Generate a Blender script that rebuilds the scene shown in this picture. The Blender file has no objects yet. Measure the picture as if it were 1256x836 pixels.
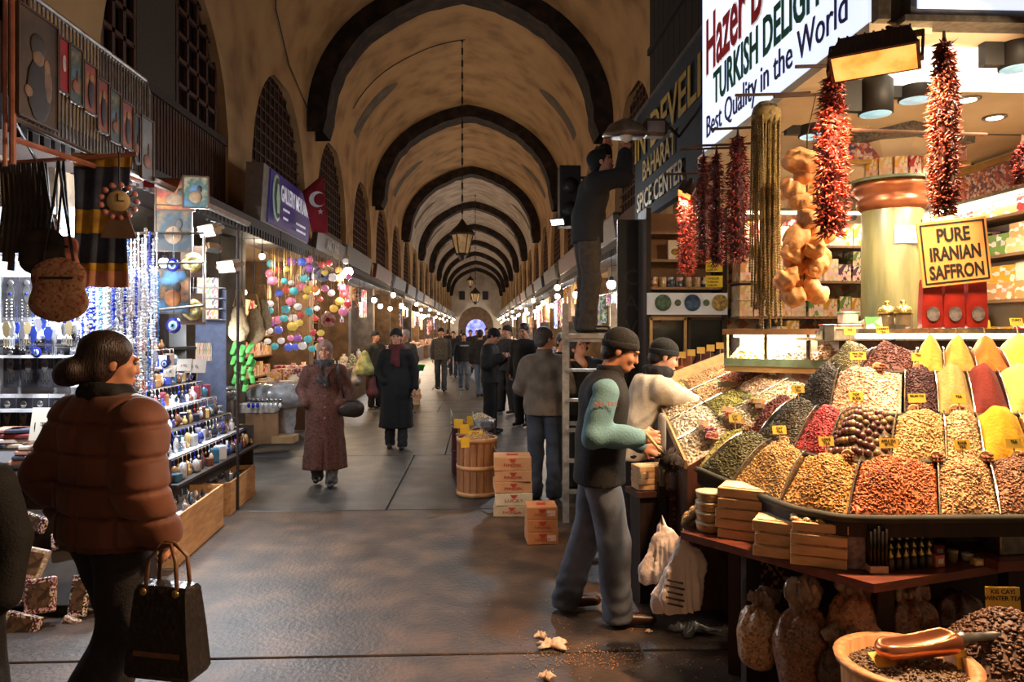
import bpy, math, random
import numpy as np
from mathutils import Vector, Matrix, Euler
random.seed(7)
rnd = random.Random(11)
S = bpy.context.scene
COL = S.collection
# ------------------------------------------------------------------ camera (image taken as 1256 x 836)
F_PX, HOR, EYE = 900.0, 404.0, 1.72
YAW = math.atan(40 / 900)
cam_data = bpy.data.cameras.new('camera')
cam_data.sensor_width = 36.0
cam_data.lens = 36.0 * F_PX / 1256
cam_data.shift_y = -(418 - HOR) / 1256
cam_data.clip_end = 300
cam = bpy.data.objects.new('camera', cam_data)
COL.objects.link(cam)
cam.location = (0, 0, EYE)
cam.rotation_euler = (math.pi / 2, 0, -YAW)
S.camera = cam
# ------------------------------------------------------------------ world, exposure
S.view_settings.view_transform = 'Standard'
S.view_settings.look = 'None'
S.view_settings.gamma = 1
S.view_settings.use_curve_mapping = False
S.view_settings.exposure = 0.0
world = bpy.data.worlds.new('hall_ambient')
S.world = world
world.use_nodes = True
bg = world.node_tree.nodes['Background']
bg.inputs[0].default_value = (1.0, 0.62, 0.36, 1)
bg.inputs[1].default_value = 0.22
CA, SA = math.cos(YAW), math.sin(YAW)
def at(px, py, d):
    xc = (px - 628) / F_PX * d
    return Vector((xc * CA + d * SA, d * CA - xc * SA, EYE - (py - HOR) / F_PX * d))
def ground(px, py):
    return at(px, py, EYE * F_PX / (py - HOR))
def proj(p):
    zc = p[1] * CA + p[0] * SA
    xc = p[0] * CA - p[1] * SA
    return 628 + F_PX * xc / zc, HOR + F_PX * (EYE - p[2]) / zc
# ------------------------------------------------------------------ materials
def lin(c):
    out = []
    for v in c:
        v = v / 255.0
        out.append(v / 12.92 if v <= 0.04045 else ((v + 0.055) / 1.055) ** 2.4)
    return (*out, 1.0)
MATS = {}
COL_KIDS = {}
def M(key, c=(128, 128, 128), c2=None, scale=12, rough=0.6, metal=0.0, bump=0.0, bscale=None, emit=0.0, tex='noise', trans=0.0, ecol=None,
      lo=0.35, hi=0.65, c3=None, stretch=None, coat=0.0, alpha=1.0, sheen=0.0):
    if key in MATS:
        return MATS[key]
    m = bpy.data.materials.new(key)
    MATS[key] = m
    m.use_nodes = True
    nt = m.node_tree
    b = nt.nodes['Principled BSDF']
    L = nt.links.new
    if c2 is None:
        c2 = tuple(min(255, v * 0.86) for v in c)
    tc = nt.nodes.new('ShaderNodeTexCoord')
    src = tc.outputs['Object']
    if stretch:
        mp = nt.nodes.new('ShaderNodeMapping')
        mp.inputs['Scale'].default_value = stretch
        L(src, mp.inputs[0])
        src = mp.outputs[0]
    if tex == 'voronoi':
        t = nt.nodes.new('ShaderNodeTexVoronoi')
        t.inputs['Scale'].default_value = scale
        L(src, t.inputs['Vector'])
        sep = nt.nodes.new('ShaderNodeSeparateColor')
        L(t.outputs['Color'], sep.inputs[0])
        fac = sep.outputs[0]
        hgt = t.outputs['Distance']
    elif tex == 'wave':
        t = nt.nodes.new('ShaderNodeTexWave')
        t.inputs['Scale'].default_value = scale
        t.inputs['Distortion'].default_value = 3
        t.inputs['Detail'].default_value = 3
        L(src, t.inputs['Vector'])
        fac = hgt = t.outputs['Fac']
    elif tex == 'check':
        t = nt.nodes.new('ShaderNodeTexChecker')
        t.inputs['Scale'].default_value = scale
        L(src, t.inputs['Vector'])
        fac = hgt = t.outputs['Fac']
    elif tex == 'random':
        oi = nt.nodes.new('ShaderNodeObjectInfo')
        fac = oi.outputs['Random']
        t = nt.nodes.new('ShaderNodeTexNoise')
        t.inputs['Scale'].default_value = scale
        L(src, t.inputs['Vector'])
        hgt = t.outputs['Fac']
    else:
        t = nt.nodes.new('ShaderNodeTexNoise')
        t.inputs['Scale'].default_value = scale
        t.inputs['Detail'].default_value = 5
        L(src, t.inputs['Vector'])
        fac = hgt = t.outputs['Fac']
    r = nt.nodes.new('ShaderNodeValToRGB')
    e = r.color_ramp.elements
    e[0].position, e[1].position = (lo, hi) if tex in ('noise', 'wave') else (0.0, 1.0)
    e[0].color, e[1].color = lin(c), lin(c2)
    if c3 is not None:
        n = e.new((e[0].position + e[1].position) / 2)
        n.color = lin(c3)
    L(fac, r.inputs[0])
    L(r.outputs[0], b.inputs['Base Color'])
    b.inputs['Roughness'].default_value = rough
    b.inputs['Metallic'].default_value = metal
    b.inputs['Coat Weight'].default_value = coat
    if sheen:
        b.inputs['Sheen Weight'].default_value = sheen
    if trans:
        b.inputs['Transmission Weight'].default_value = trans
        b.inputs['IOR'].default_value = 1.3
    if alpha < 1:
        b.inputs['Alpha'].default_value = alpha
    if bump:
        bp = nt.nodes.new('ShaderNodeBump')
        bp.inputs['Strength'].default_value = bump
        bp.inputs['Distance'].default_value = 0.02
        if bscale and bscale != scale:
            t2 = nt.nodes.new('ShaderNodeTexNoise')
            t2.inputs['Scale'].default_value = bscale
            t2.inputs['Detail'].default_value = 6
            L(src, t2.inputs['Vector'])
            hgt = t2.outputs['Fac']
        L(hgt, bp.inputs['Height'])
        L(bp.outputs[0], b.inputs['Normal'])
    if emit:
        b.inputs['Emission Strength'].default_value = emit
        if ecol is None:
            L(r.outputs[0], b.inputs['Emission Color'])
        else:
            b.inputs['Emission Color'].default_value = lin(ecol)
    return m
def palette(key, cols, rough=0.55, metal=0.0, emit=0.0, bump=0.0, scale=30, print_scale=0, coat=0.0, trans=0.0):
    """one colour per object, drawn from cols; print_scale lays a second, paler printed pattern over it"""
    if key in MATS:
        return MATS[key]
    m = bpy.data.materials.new(key)
    MATS[key] = m
    m.use_nodes = True
    nt = m.node_tree
    b = nt.nodes['Principled BSDF']
    L = nt.links.new
    oi = nt.nodes.new('ShaderNodeObjectInfo')
    r = nt.nodes.new('ShaderNodeValToRGB')
    r.color_ramp.interpolation = 'CONSTANT'
    e = r.color_ramp.elements
    n = len(cols)
    e[0].position = 0
    e[0].color = lin(cols[0])
    e[1].position = 1 / n
    e[1].color = lin(cols[1])
    for i in range(2, n):
        q = e.new(i / n)
        q.color = lin(cols[i])
    L(oi.outputs['Random'], r.inputs[0])
    col = r.outputs[0]
    if print_scale:
        tc = nt.nodes.new('ShaderNodeTexCoord')
        v = nt.nodes.new('ShaderNodeTexVoronoi')
        v.inputs['Scale'].default_value = print_scale
        L(tc.outputs['Object'], v.inputs['Vector'])
        mx = nt.nodes.new('ShaderNodeMix')
        mx.data_type = 'RGBA'
        gt = nt.nodes.new('ShaderNodeMath')
        gt.operation = 'GREATER_THAN'
        gt.inputs[1].default_value = 0.55
        sp = nt.nodes.new('ShaderNodeSeparateColor')
        L(v.outputs['Color'], sp.inputs[0])
        L(sp.outputs[0], gt.inputs[0])
        L(gt.outputs[0], mx.inputs[0])
        L(col, mx.inputs[6])
        mx2 = nt.nodes.new('ShaderNodeMix')
        mx2.data_type = 'RGBA'
        mx2.inputs[0].default_value = 0.5
        L(v.outputs['Color'], mx2.inputs[6])
        mx2.inputs[7].default_value = lin((235, 225, 200))
        L(mx2.outputs[2], mx.inputs[7])
        col = mx.outputs[2]
    L(col, b.inputs['Base Color'])
    b.inputs['Roughness'].default_value = rough
    b.inputs['Metallic'].default_value = metal
    b.inputs['Coat Weight'].default_value = coat
    b.inputs['Transmission Weight'].default_value = trans
    if emit:
        L(col, b.inputs['Emission Color'])
        b.inputs['Emission Strength'].default_value = emit
    return m
# ------------------------------------------------------------------ mesh building
def link(name, data, parent=None, mat=None):
    o = bpy.data.objects.new(name, data)
    COL.objects.link(o)
    if parent is not None:
        o.parent = parent
        COL_KIDS.setdefault(parent.name, []).append(o)
    if mat is not None and data is not None and hasattr(data, 'materials') and not data.materials:
        data.materials.append(mat)
    return o
def tag(o, label=None, cat=None, group=None, kind=None):
    if label:
        o['label'] = label
    if cat:
        o['category'] = cat
    if group:
        o['group'] = group
    if kind:
        o['kind'] = kind
    return o
def thing(name, label, cat, loc=(0, 0, 0), rz=0.0, group=None):
    o = link(name, None)
    o.empty_display_size = 0.1
    o.location = loc
    o.rotation_euler = (0, 0, rz)
    return tag(o, label, cat, group)
def mesh_np(name, V, Q, smooth=True, T=None):
    me = bpy.data.meshes.new(name)
    V = np.asarray(V, dtype=np.float32)
    Q = np.asarray(Q, dtype=np.int32).reshape(-1, 4)
    nT = 0 if T is None else len(T)
    me.vertices.add(len(V))
    me.vertices.foreach_set('co', V.ravel())
    loops = Q.ravel()
    starts = np.arange(len(Q)) * 4
    tot = np.full(len(Q), 4)
    if nT:
        T = np.asarray(T, dtype=np.int32)
        starts = np.concatenate([starts, len(loops) + np.arange(nT) * 3])
        tot = np.concatenate([tot, np.full(nT, 3)])
        loops = np.concatenate([loops, T.ravel()])
    me.loops.add(len(loops))
    me.loops.foreach_set('vertex_index', loops.astype(np.int32))
    me.polygons.add(len(starts))
    me.polygons.foreach_set('loop_start', starts.astype(np.int32))
    me.polygons.foreach_set('loop_total', tot.astype(np.int32))
    if smooth:
        me.polygons.foreach_set('use_smooth', np.ones(len(starts), dtype=bool))
    me.update(calc_edges=True)
    return me
class MB:
    def __init__(s):
        s.v, s.f = [], []
    def add(s, vs, fs, mat=None):
        n = len(s.v)
        s.v += [tuple(mat @ Vector(p)) if mat is not None else tuple(p) for p in vs]
        s.f += [tuple(i + n for i in f) for f in fs]
        return s
    def box(s, c, d, rz=0, rx=0, ry=0, bev=0.0):
        x, y, z = d[0] / 2, d[1] / 2, d[2] / 2
        mt = Matrix.Translation(c) @ Euler((rx, ry, rz)).to_matrix().to_4x4()
        if bev <= 0:
            vs = [(-x, -y, -z), (x, -y, -z), (x, y, -z), (-x, y, -z), (-x, -y, z), (x, -y, z), (x, y, z), (-x, y, z)]
            fs = [(0, 3, 2, 1), (4, 5, 6, 7), (0, 1, 5, 4), (1, 2, 6, 5), (2, 3, 7, 6), (3, 0, 4, 7)]
            return s.add(vs, fs, mt)
        b = min(bev, x * .49, y * .49, z * .49)
        vs = []
        for zz, q in ((-z, b), (-z + b, 0), (z - b, 0), (z, b)):
            for sx, sy, a in ((-1, -1, 0), (1, -1, 1), (1, 1, 0), (-1, 1, 1)):
                p1 = (sx * (x - b - q * .0), sy * (y - q))
                p2 = (sx * (x - q), sy * (y - b))
                ps = (p2, p1) if a == 0 else (p1, p2)
                for p in ps:
                    vs.append((p[0], p[1], zz))
        fs = [tuple(range(7, -1, -1)), tuple(range(24, 32))]
        for l in range(3):
            for i in range(8):
                j = (i + 1) % 8
                fs.append((l * 8 + i, l * 8 + j, (l + 1) * 8 + j, (l + 1) * 8 + i))
        return s.add(vs, fs, mt)
    def lathe(s, prof, c=(0, 0, 0), seg=16, rot=None, sx=1, sy=1, cap=True):
        vs, fs = [], []
        for r, z in prof:
            for i in range(seg):
                a = 2 * math.pi * i / seg
                vs.append((r * math.cos(a) * sx, r * math.sin(a) * sy, z))
        n = len(prof)
        for k in range(n - 1):
            for i in range(seg):
                j = (i + 1) % seg
                fs.append((k * seg + i, k * seg + j, (k + 1) * seg + j, (k + 1) * seg + i))
        if cap:
            fs.append(tuple(range(seg - 1, -1, -1)))
            fs.append(tuple((n - 1) * seg + i for i in range(seg)))
        mt = Matrix.Translation(c)
        if rot is not None:
            mt = mt @ Euler(rot).to_matrix().to_4x4()
        return s.add(vs, fs, mt)
    def tube(s, pts, r, seg=6, r2=None):
        pts = [Vector(p) for p in pts]
        n = len(pts)
        vs, fs = [], []
        for k, p in enumerate(pts):
            t = (pts[min(k + 1, n - 1)] - pts[max(k - 1, 0)])
            if t.length < 1e-9:
                t = Vector((0, 0, 1))
            t.normalize()
            u = t.orthogonal().normalized() if abs(t.z) > 0.95 or n == 2 else t.cross(Vector((0, 0, 1))).normalized()
            w = t.cross(u)
            rr = r if r2 is None else r + (r2 - r) * k / (n - 1)
            for i in range(seg):
                a = 2 * math.pi * i / seg
                vs.append(p + (u * math.cos(a) + w * math.sin(a)) * rr)
        for k in range(n - 1):
            for i in range(seg):
                j = (i + 1) % seg
                fs.append((k * seg + i, k * seg + j, (k + 1) * seg + j, (k + 1) * seg + i))
        fs.append(tuple(range(seg - 1, -1, -1)))
        fs.append(tuple((n - 1) * seg + i for i in range(seg)))
        return s.add(vs, fs)
    def prism(s, poly, y0, y1, mt=None):
        """poly in x,z extruded along y"""
        n = len(poly)
        vs = [(x, y0, z) for x, z in poly] + [(x, y1, z) for x, z in poly]
        fs = [tuple(range(n)), tuple(range(2 * n - 1, n - 1, -1))]
        for i in range(n):
            j = (i + 1) % n
            fs.append((j, i, n + i, n + j))
        return s.add(vs, fs, mt)
    def ball(s, c, r, seg=8, rings=5, sc=(1, 1, 1), rot=None):
        prof = [(max(1e-4, math.sin(math.pi * k / rings)) * r, -math.cos(math.pi * k / rings) * r) for k in range(rings + 1)]
        mt = Matrix.Translation(c)
        if rot is not None:
            mt = mt @ Euler(rot).to_matrix().to_4x4()
        mt = mt @ Matrix.Diagonal((*sc, 1))
        t = MB()
        t.lathe(prof, seg=seg, cap=False)
        return s.add(t.v, t.f, mt)
    def mesh(s, name, smooth=False):
        me = bpy.data.meshes.new(name)
        me.from_pydata(s.v, [], s.f)
        if smooth:
            me.polygons.foreach_set('use_smooth', [True] * len(me.polygons))
        me.update()
        return me
    def build(s, name, mat, parent=None, smooth=False):
        return link(name, s.mesh(name, smooth), parent, mat)
def inst(src, loc, rot=(0, 0, 0), scale=(1, 1, 1), label=None, group=None, mat=None):
    """copy of a thing, its parts and sub-parts (mesh data shared)"""
    def cp(o, par):
        c = o.copy()
        COL.objects.link(c)
        if par is not None:
            c.parent = par
            c.matrix_parent_inverse = o.matrix_parent_inverse
        for ch in COL_KIDS.get(o.name, ()):
            cp(ch, c)
        return c
    c = cp(src, None)
    c.location = loc
    c.rotation_euler = rot
    c.scale = scale if hasattr(scale, '__len__') else (scale,) * 3
    if label:
        c['label'] = label
    if group:
        c['group'] = group
    return c
def put(name, me, mat, loc, rot=(0, 0, 0), scale=1, label=None, cat=None, group=None, parent=None):
    if mat is not None and not me.materials:
        me.materials.append(mat)
    o = link(name, me, parent)
    o.location = loc
    o.rotation_euler = rot
    o.scale = scale if hasattr(scale, '__len__') else (scale,) * 3
    return tag(o, label, cat, group)
def text(name, body, size, mat, parent, loc, rot, ext=0.003, bold=0.0, shear=0.0, align='LEFT', sx=1.0, fit=None):
    cu = bpy.data.curves.new(name, 'FONT')
    cu.body = body
    cu.size = size
    cu.extrude = ext
    cu.offset = bold
    cu.shear = shear
    cu.align_x = align
    cu.resolution_u = 3
    tmp = bpy.data.objects.new(name, cu)
    me = bpy.data.meshes.new_from_object(tmp)
    bpy.data.objects.remove(tmp)
    me.materials.clear()
    me.materials.append(mat)
    o = link(name, me, parent)
    o.location = loc
    o.rotation_euler = rot
    if fit:
        xs = [v.co.x for v in me.vertices]
        sx = fit / max(1e-4, max(xs) - min(xs))
    o.scale = (sx, 1, 1)
    return o
RW = Matrix(((0, 0, -1), (-1, 0, 0), (0, 1, 0))).to_euler()      # lettering that faces the aisle from its right side (-X)
RE = Matrix(((0, 0, 1), (1, 0, 0), (0, 1, 0))).to_euler()        # lettering that faces +X
RS = (math.pi / 2, 0, 0)                                          # lettering that faces the camera
def lamp(name, kind, loc, power, col, size=0.1, rot=None, parent=None, spot=None, blend=0.5):
    ld = bpy.data.lights.new(name, kind)
    ld.energy = power
    ld.color = col
    if kind == 'AREA':
        if hasattr(size, '__len__'):
            ld.shape = 'RECTANGLE'
            ld.size, ld.size_y = size
        else:
            ld.size = size
    else:
        ld.shadow_soft_size = size
    if kind == 'SPOT':
        ld.spot_size = spot
        ld.spot_blend = blend
    o = link(name, ld, parent)
    o.location = loc
    if rot is not None:
        o.rotation_euler = rot
    return o
# ------------------------------------------------------------------ soft bodies: distance fields turned into quads
def noise3(P, seed, freq, n=5):
    r = np.random.RandomState(seed)
    out = 0
    for _ in range(n):
        k = r.normal(size=3) * freq
        out = out + np.sin(P[0] * k[0] + P[1] * k[1] + P[2] * k[2] + r.uniform(0, 6.28))
    return out / n
class SDF:
    def __init__(s, k=0.03):
        s.p, s.k, s.cuts, s.mods, s.subs = [], k, [], [], []
    def cap(s, a, b, ra, rb=None, sq=None, k=None):
        s.p.append(('c', np.array(a, float), np.array(b, float), ra, ra if rb is None else rb, sq, k))
        return s
    def ell(s, c, r, k=None, rot=None):
        s.p.append(('e', np.array(c, float), np.array(r, float), rot, 0, None, k))
        return s
    def sub(s, c, r, k=0.01):
        s.subs.append((np.array(c, float), np.array(r, float), k))
        return s
    def cut(s, n, c):
        n = np.array(n, float)
        n /= np.linalg.norm(n)
        s.cuts.append((n, np.array(c, float)))
        return s
    def mod(s, f):
        s.mods.append(f)
        return s
    def bounds(s):
        lo, hi = np.full(3, 1e9), np.full(3, -1e9)
        for q in s.p:
            if q[0] == 'c':
                R = max(q[3], q[4]) * (max(1, *q[5]) if q[5] else 1)
                for e in (q[1], q[2]):
                    lo, hi = np.minimum(lo, e - R), np.maximum(hi, e + R)
            else:
                R = q[2].max() if q[3] is not None else q[2]
                lo, hi = np.minimum(lo, q[1] - R), np.maximum(hi, q[1] + R)
        for n, c in s.cuts:
            for ax in range(3):
                if n[ax] > 0.999:
                    hi[ax] = min(hi[ax], c[ax])
                if n[ax] < -0.999:
                    lo[ax] = max(lo[ax], c[ax])
        return lo - 0.03, hi + 0.03
    def grid(s, h):
        lo, hi = s.bounds()
        n = np.maximum(4, np.ceil((hi - lo) / h).astype(int) + 3)
        lo = lo - h
        ax = [lo[i] + h * np.arange(n[i]) for i in range(3)]
        X, Y, Z = np.meshgrid(*ax, indexing='ij')
        X, Y, Z = X.astype(np.float32), Y.astype(np.float32), Z.astype(np.float32)
        D = None
        for q in s.p:
            if q[0] == 'c':
                a, b, ra, rb, sq = q[1], q[2], q[3], q[4], q[5]
                sc = np.array(sq if sq else (1, 1, 1), float)
                ab = (b - a) / sc
                px, py, pz = (X - a[0]) / sc[0], (Y - a[1]) / sc[1], (Z - a[2]) / sc[2]
                t = np.clip((px * ab[0] + py * ab[1] + pz * ab[2]) / max(1e-9, (ab @ ab)), 0, 1)
                d = np.sqrt((px - t * ab[0]) ** 2 + (py - t * ab[1]) ** 2 + (pz - t * ab[2]) ** 2) - (ra + (rb - ra) * t)
                d = d * min(1.0, float(sc.min()))
            else:
                px, py, pz = X - q[1][0], Y - q[1][1], Z - q[1][2]
                if q[3] is not None:
                    R = np.array(Euler(q[3]).to_matrix()).T
                    px, py, pz = (R[0, 0] * px + R[0, 1] * py + R[0, 2] * pz, R[1, 0] * px + R[1, 1] * py + R[1, 2] * pz, R[2, 0] * px + R[2, 1] * py + R[2, 2] * pz)
                r = q[2]
                k0 = np.sqrt((px / r[0]) ** 2 + (py / r[1]) ** 2 + (pz / r[2]) ** 2)
                k1 = np.sqrt((px / r[0] ** 2) ** 2 + (py / r[1] ** 2) ** 2 + (pz / r[2] ** 2) ** 2)
                d = k0 * (k0 - 1) / np.maximum(k1, 1e-6)
            if D is None:
                D = d
            else:
                k = s.k if q[6] is None else q[6]
                if k <= 0:
                    D = np.minimum(D, d)
                else:
                    hh = np.maximum(k - np.abs(D - d), 0) / k
                    D = np.minimum(D, d) - hh * hh * k * 0.25
        for c, r, k in s.subs:
            k0 = np.sqrt(((X - c[0]) / r[0]) ** 2 + ((Y - c[1]) / r[1]) ** 2 + ((Z - c[2]) / r[2]) ** 2)
            d = -(k0 - 1) * r.min()
            hh = np.maximum(k - np.abs(D - d), 0) / k
            D = np.maximum(D, d) + hh * hh * k * 0.25
        for f in s.mods:
            D = D + f((X, Y, Z))
        for n, c in s.cuts:
            D = np.maximum(D, (X - c[0]) * n[0] + (Y - c[1]) * n[1] + (Z - c[2]) * n[2])
        return D, lo
    def net(s, h):
        D, lo = s.grid(h)
        return snet(D, lo, h)
    def build(s, name, mat, h=0.012, parent=None):
        V, Q = s.net(h)
        return link(name, mesh_np(name, V, Q), parent, mat)
def snet(F, lo, h):
    nx, ny, nz = F.shape
    ins = F < 0
    cnt = np.zeros((nx - 1, ny - 1, nz - 1), np.int8)
    C8 = [(i, j, k) for i in (0, 1) for j in (0, 1) for k in (0, 1)]
    for i, j, k in C8:
        cnt += ins[i:nx - 1 + i, j:ny - 1 + j, k:nz - 1 + k]
    act = (cnt > 0) & (cnt < 8)
    I, J, K = np.nonzero(act)
    idx = np.full(act.shape, -1, np.int32)
    idx[I, J, K] = np.arange(len(I))
    acc = np.zeros((len(I), 3))
    num = np.zeros(len(I))
    for a in C8:
        for ax in range(3):
            if a[ax] == 1:
                continue
            b = list(a)
            b[ax] = 1
            fa = F[I + a[0], J + a[1], K + a[2]]
            fb = F[I + b[0], J + b[1], K + b[2]]
            m = (fa < 0) != (fb < 0)
            t = np.where(m, fa / np.where(m, fa - fb, 1), 0)
            p = np.stack([I + a[0], J + a[1], K + a[2]], 1).astype(float)
            p[:, ax] += t
            acc[m] += p[m]
            num[m] += 1
    V = lo + h * acc / num[:, None]
    Q = []
    for ax in range(3):
        o = [q for q in range(3) if q != ax]
        sl0, sl1 = [slice(None)] * 3, [slice(None)] * 3
        sl0[ax], sl1[ax] = slice(0, -1), slice(1, None)
        A, B = ins[tuple(sl0)], ins[tuple(sl1)]
        E = np.argwhere(A != B)
        E = E[(E[:, o[0]] > 0) & (E[:, o[1]] > 0) & (E[:, o[0]] < ins.shape[o[0]] - 1) & (E[:, o[1]] < ins.shape[o[1]] - 1)]
        if not len(E):
            continue
        fl = A[E[:, 0], E[:, 1], E[:, 2]]
        def cell(d0, d1):
            c = E.copy()
            c[:, o[0]] -= d0
            c[:, o[1]] -= d1
            return idx[c[:, 0], c[:, 1], c[:, 2]]
        q = np.stack([cell(1, 1), cell(0, 1), cell(0, 0), cell(1, 0)], 1)
        if ax == 1:
            fl = ~fl
        q[~fl] = q[~fl][:, ::-1]
        Q.append(q)
    return V, np.concatenate(Q)
# ================================================================== THE HALL
XL, XR = -3.6, 2.85
XC, HS = (XL + XR) / 2, (XR - XL) / 2
ZS, ZA = 6.2, 9.3
Y0, Y1 = -4.0, 97.0
BAY, RIB0 = 4.65, 15.9
LEDGE = 3.2
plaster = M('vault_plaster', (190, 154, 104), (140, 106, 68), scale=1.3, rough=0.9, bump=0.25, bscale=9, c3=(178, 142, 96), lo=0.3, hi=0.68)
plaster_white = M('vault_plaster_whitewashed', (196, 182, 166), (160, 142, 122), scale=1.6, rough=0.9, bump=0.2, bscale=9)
soot = M('rib_soot', (30, 22, 17), (70, 52, 38), scale=3.5, rough=0.95, bump=0.6, bscale=14, lo=0.42, hi=0.75)
darkwood = M('dark_wood', (46, 28, 19), (28, 17, 12), scale=5, rough=0.7, bump=0.15, stretch=(6, 6, 1))
redwood = M('red_brown_wood', (84, 46, 30), (54, 30, 20), scale=5, rough=0.65, bump=0.15, stretch=(6, 6, 1))
stone = M('pier_stone', (112, 92, 70), (76, 62, 48), scale=4, rough=0.9, bump=0.4, bscale=20)
black = M('black_paint', (16, 15, 15), (24, 22, 21), scale=10, rough=0.6)
def arc(t, ins=0.0):
    """vault profile; t from 0 (left springing) to 1 (right springing)"""
    a = math.pi * (1 - t)
    x, z = math.cos(a), math.sin(a)
    pk = 0.16 * max(0.0, 1 - abs(x) * 2.2)
    return XC + (HS - ins) * x, ZS + (ZA - ZS - 0.16 - ins * 0.9) * z + pk
def strip(profile_a, profile_b):
    n = len(profile_a)
    v = list(profile_a) + list(profile_b)
    return v, [(i, i + 1, n + i + 1, n + i) for i in range(n - 1)]
# ---- floor of large worn concrete slabs
floor_mat = M('worn_concrete', (42, 41, 40), (90, 85, 80), scale=3.1, rough=0.48, bump=0.3, bscale=38, c3=(64, 61, 58), lo=0.3, hi=0.7)
floor_mat_lit = M('worn_concrete_warm_lit', (46, 38, 33), (100, 76, 58), scale=3.3, rough=0.55, bump=0.4, bscale=34, c3=(72, 57, 46), lo=0.3, hi=0.7)  # near slabs: warm lamplight painted into the concrete colour
fl = MB().box(((XL + XR) / 2, 45, -0.13), (14.4, 110, 0.2)).build('floor', M('floor_joint', (34, 31, 29), rough=0.8))
tag(fl, 'worn grey concrete floor of the market hall', None, None, 'structure')
ys = [-3.6, 0.6, 3.9, 7.05, 10.1, 13.1, 15.4, 18, 21, 24, 27.5, 31, 35, 40, 46, 54, 64, 78, 97]
for i in range(len(ys) - 1):
    w = [XL - 1.4, -0.9 + 0.5 * math.sin(i * 2.1), XR + 2.3] if i > 2 else [XL - 1.4, XR + 2.3]
    for j in range(len(w) - 1):
        MB().box(((w[j] + w[j + 1]) / 2, (ys[i] + ys[i + 1]) / 2, -0.02), (w[j + 1] - w[j] - 0.018, ys[i + 1] - ys[i] - 0.018, 0.04), bev=0.006).build(
            'slab', floor_mat_lit if i < 3 else floor_mat, fl)
# ---- vault
NS = 36
vault = None
segs = []
y = Y0
bounds = [Y0] + [RIB0 + 2 * BAY * k for k in range(9)] + [Y1]
for i in range(len(bounds) - 1):
    a, b = bounds[i], bounds[i + 1]
    mb = MB()
    nn = max(1, int((b - a) / 2.4))
    for q in range(nn):
        ya, yb = a + (b - a) * q / nn, a + (b - a) * (q + 1) / nn
        v, f = strip([(arc(k / NS)[0], ya, arc(k / NS)[1]) for k in range(NS + 1)], [(arc(k / NS)[0], yb, arc(k / NS)[1]) for k in range(NS + 1)])
        mb.add(v, f)
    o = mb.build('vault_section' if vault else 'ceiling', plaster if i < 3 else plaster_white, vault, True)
    if vault is None:
        vault = tag(o, 'ochre plastered barrel vault with soot-dark ribs', None, None, 'structure')
for k in range(9):
    yc = RIB0 + 2 * BAY * k
    w, ins = 0.4, 0.42
    P = [(arc(t / NS, ins)[0], arc(t / NS, ins)[1]) for t in range(NS + 1)]
    O = [arc(t / NS, -0.05) for t in range(NS + 1)]
    P = [(XL + ins * 0.75, ZS - 0.35)] + P + [(XR - ins * 0.75, ZS - 0.35)]
    O = [(XL - 0.05, ZS - 0.35)] + O + [(XR + 0.05, ZS - 0.35)]
    mb = MB()
    rr = random.Random(k)
    jit = [(rr.uniform(-.02, .02), rr.uniform(-.02, .02)) for _ in P]
    for (pa, ya), (pb, yb) in ((('O', yc - w), ('P', yc - w)), (('P', yc - w), ('P', yc + w)), (('P', yc + w), ('O', yc + w))):
        A = [(p[0] + (j[0] if pa == 'P' else 0), ya, p[1] + (j[1] if pa == 'P' else 0)) for p, j in zip(O if pa == 'O' else P, jit)]
        B = [(p[0] + (j[0] if pb == 'P' else 0), yb, p[1] + (j[1] if pb == 'P' else 0)) for p, j in zip(O if pb == 'O' else P, jit)]
        v, f = strip(A, B)
        mb.add(v, f)
    mb.build('rib', soot, vault)
    # narrow grey strip half way between the ribs
    ym = yc + BAY
    for t0, t1 in ((0.1, 0.3), (0.72, 0.9)):
        A, B = [], []
        for q in range(13):
            t = t0 + (t1 - t0) * q / 12
            hw = 0.34 * math.sqrt(max(0.02, min(1, (q / 12 if t0 < .5 else 1 - q / 12) * -4 + 4)))
            x, z = arc(t, 0.012)
            A.append((x, ym - hw, z))
            B.append((x, ym + hw, z))
        v, f = strip(A, B)
        MB().add(v, f).build('grey_patch', M('grey_patch', (112, 100, 84), (88, 78, 66), scale=3, rough=0.9), vault, True)
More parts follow.
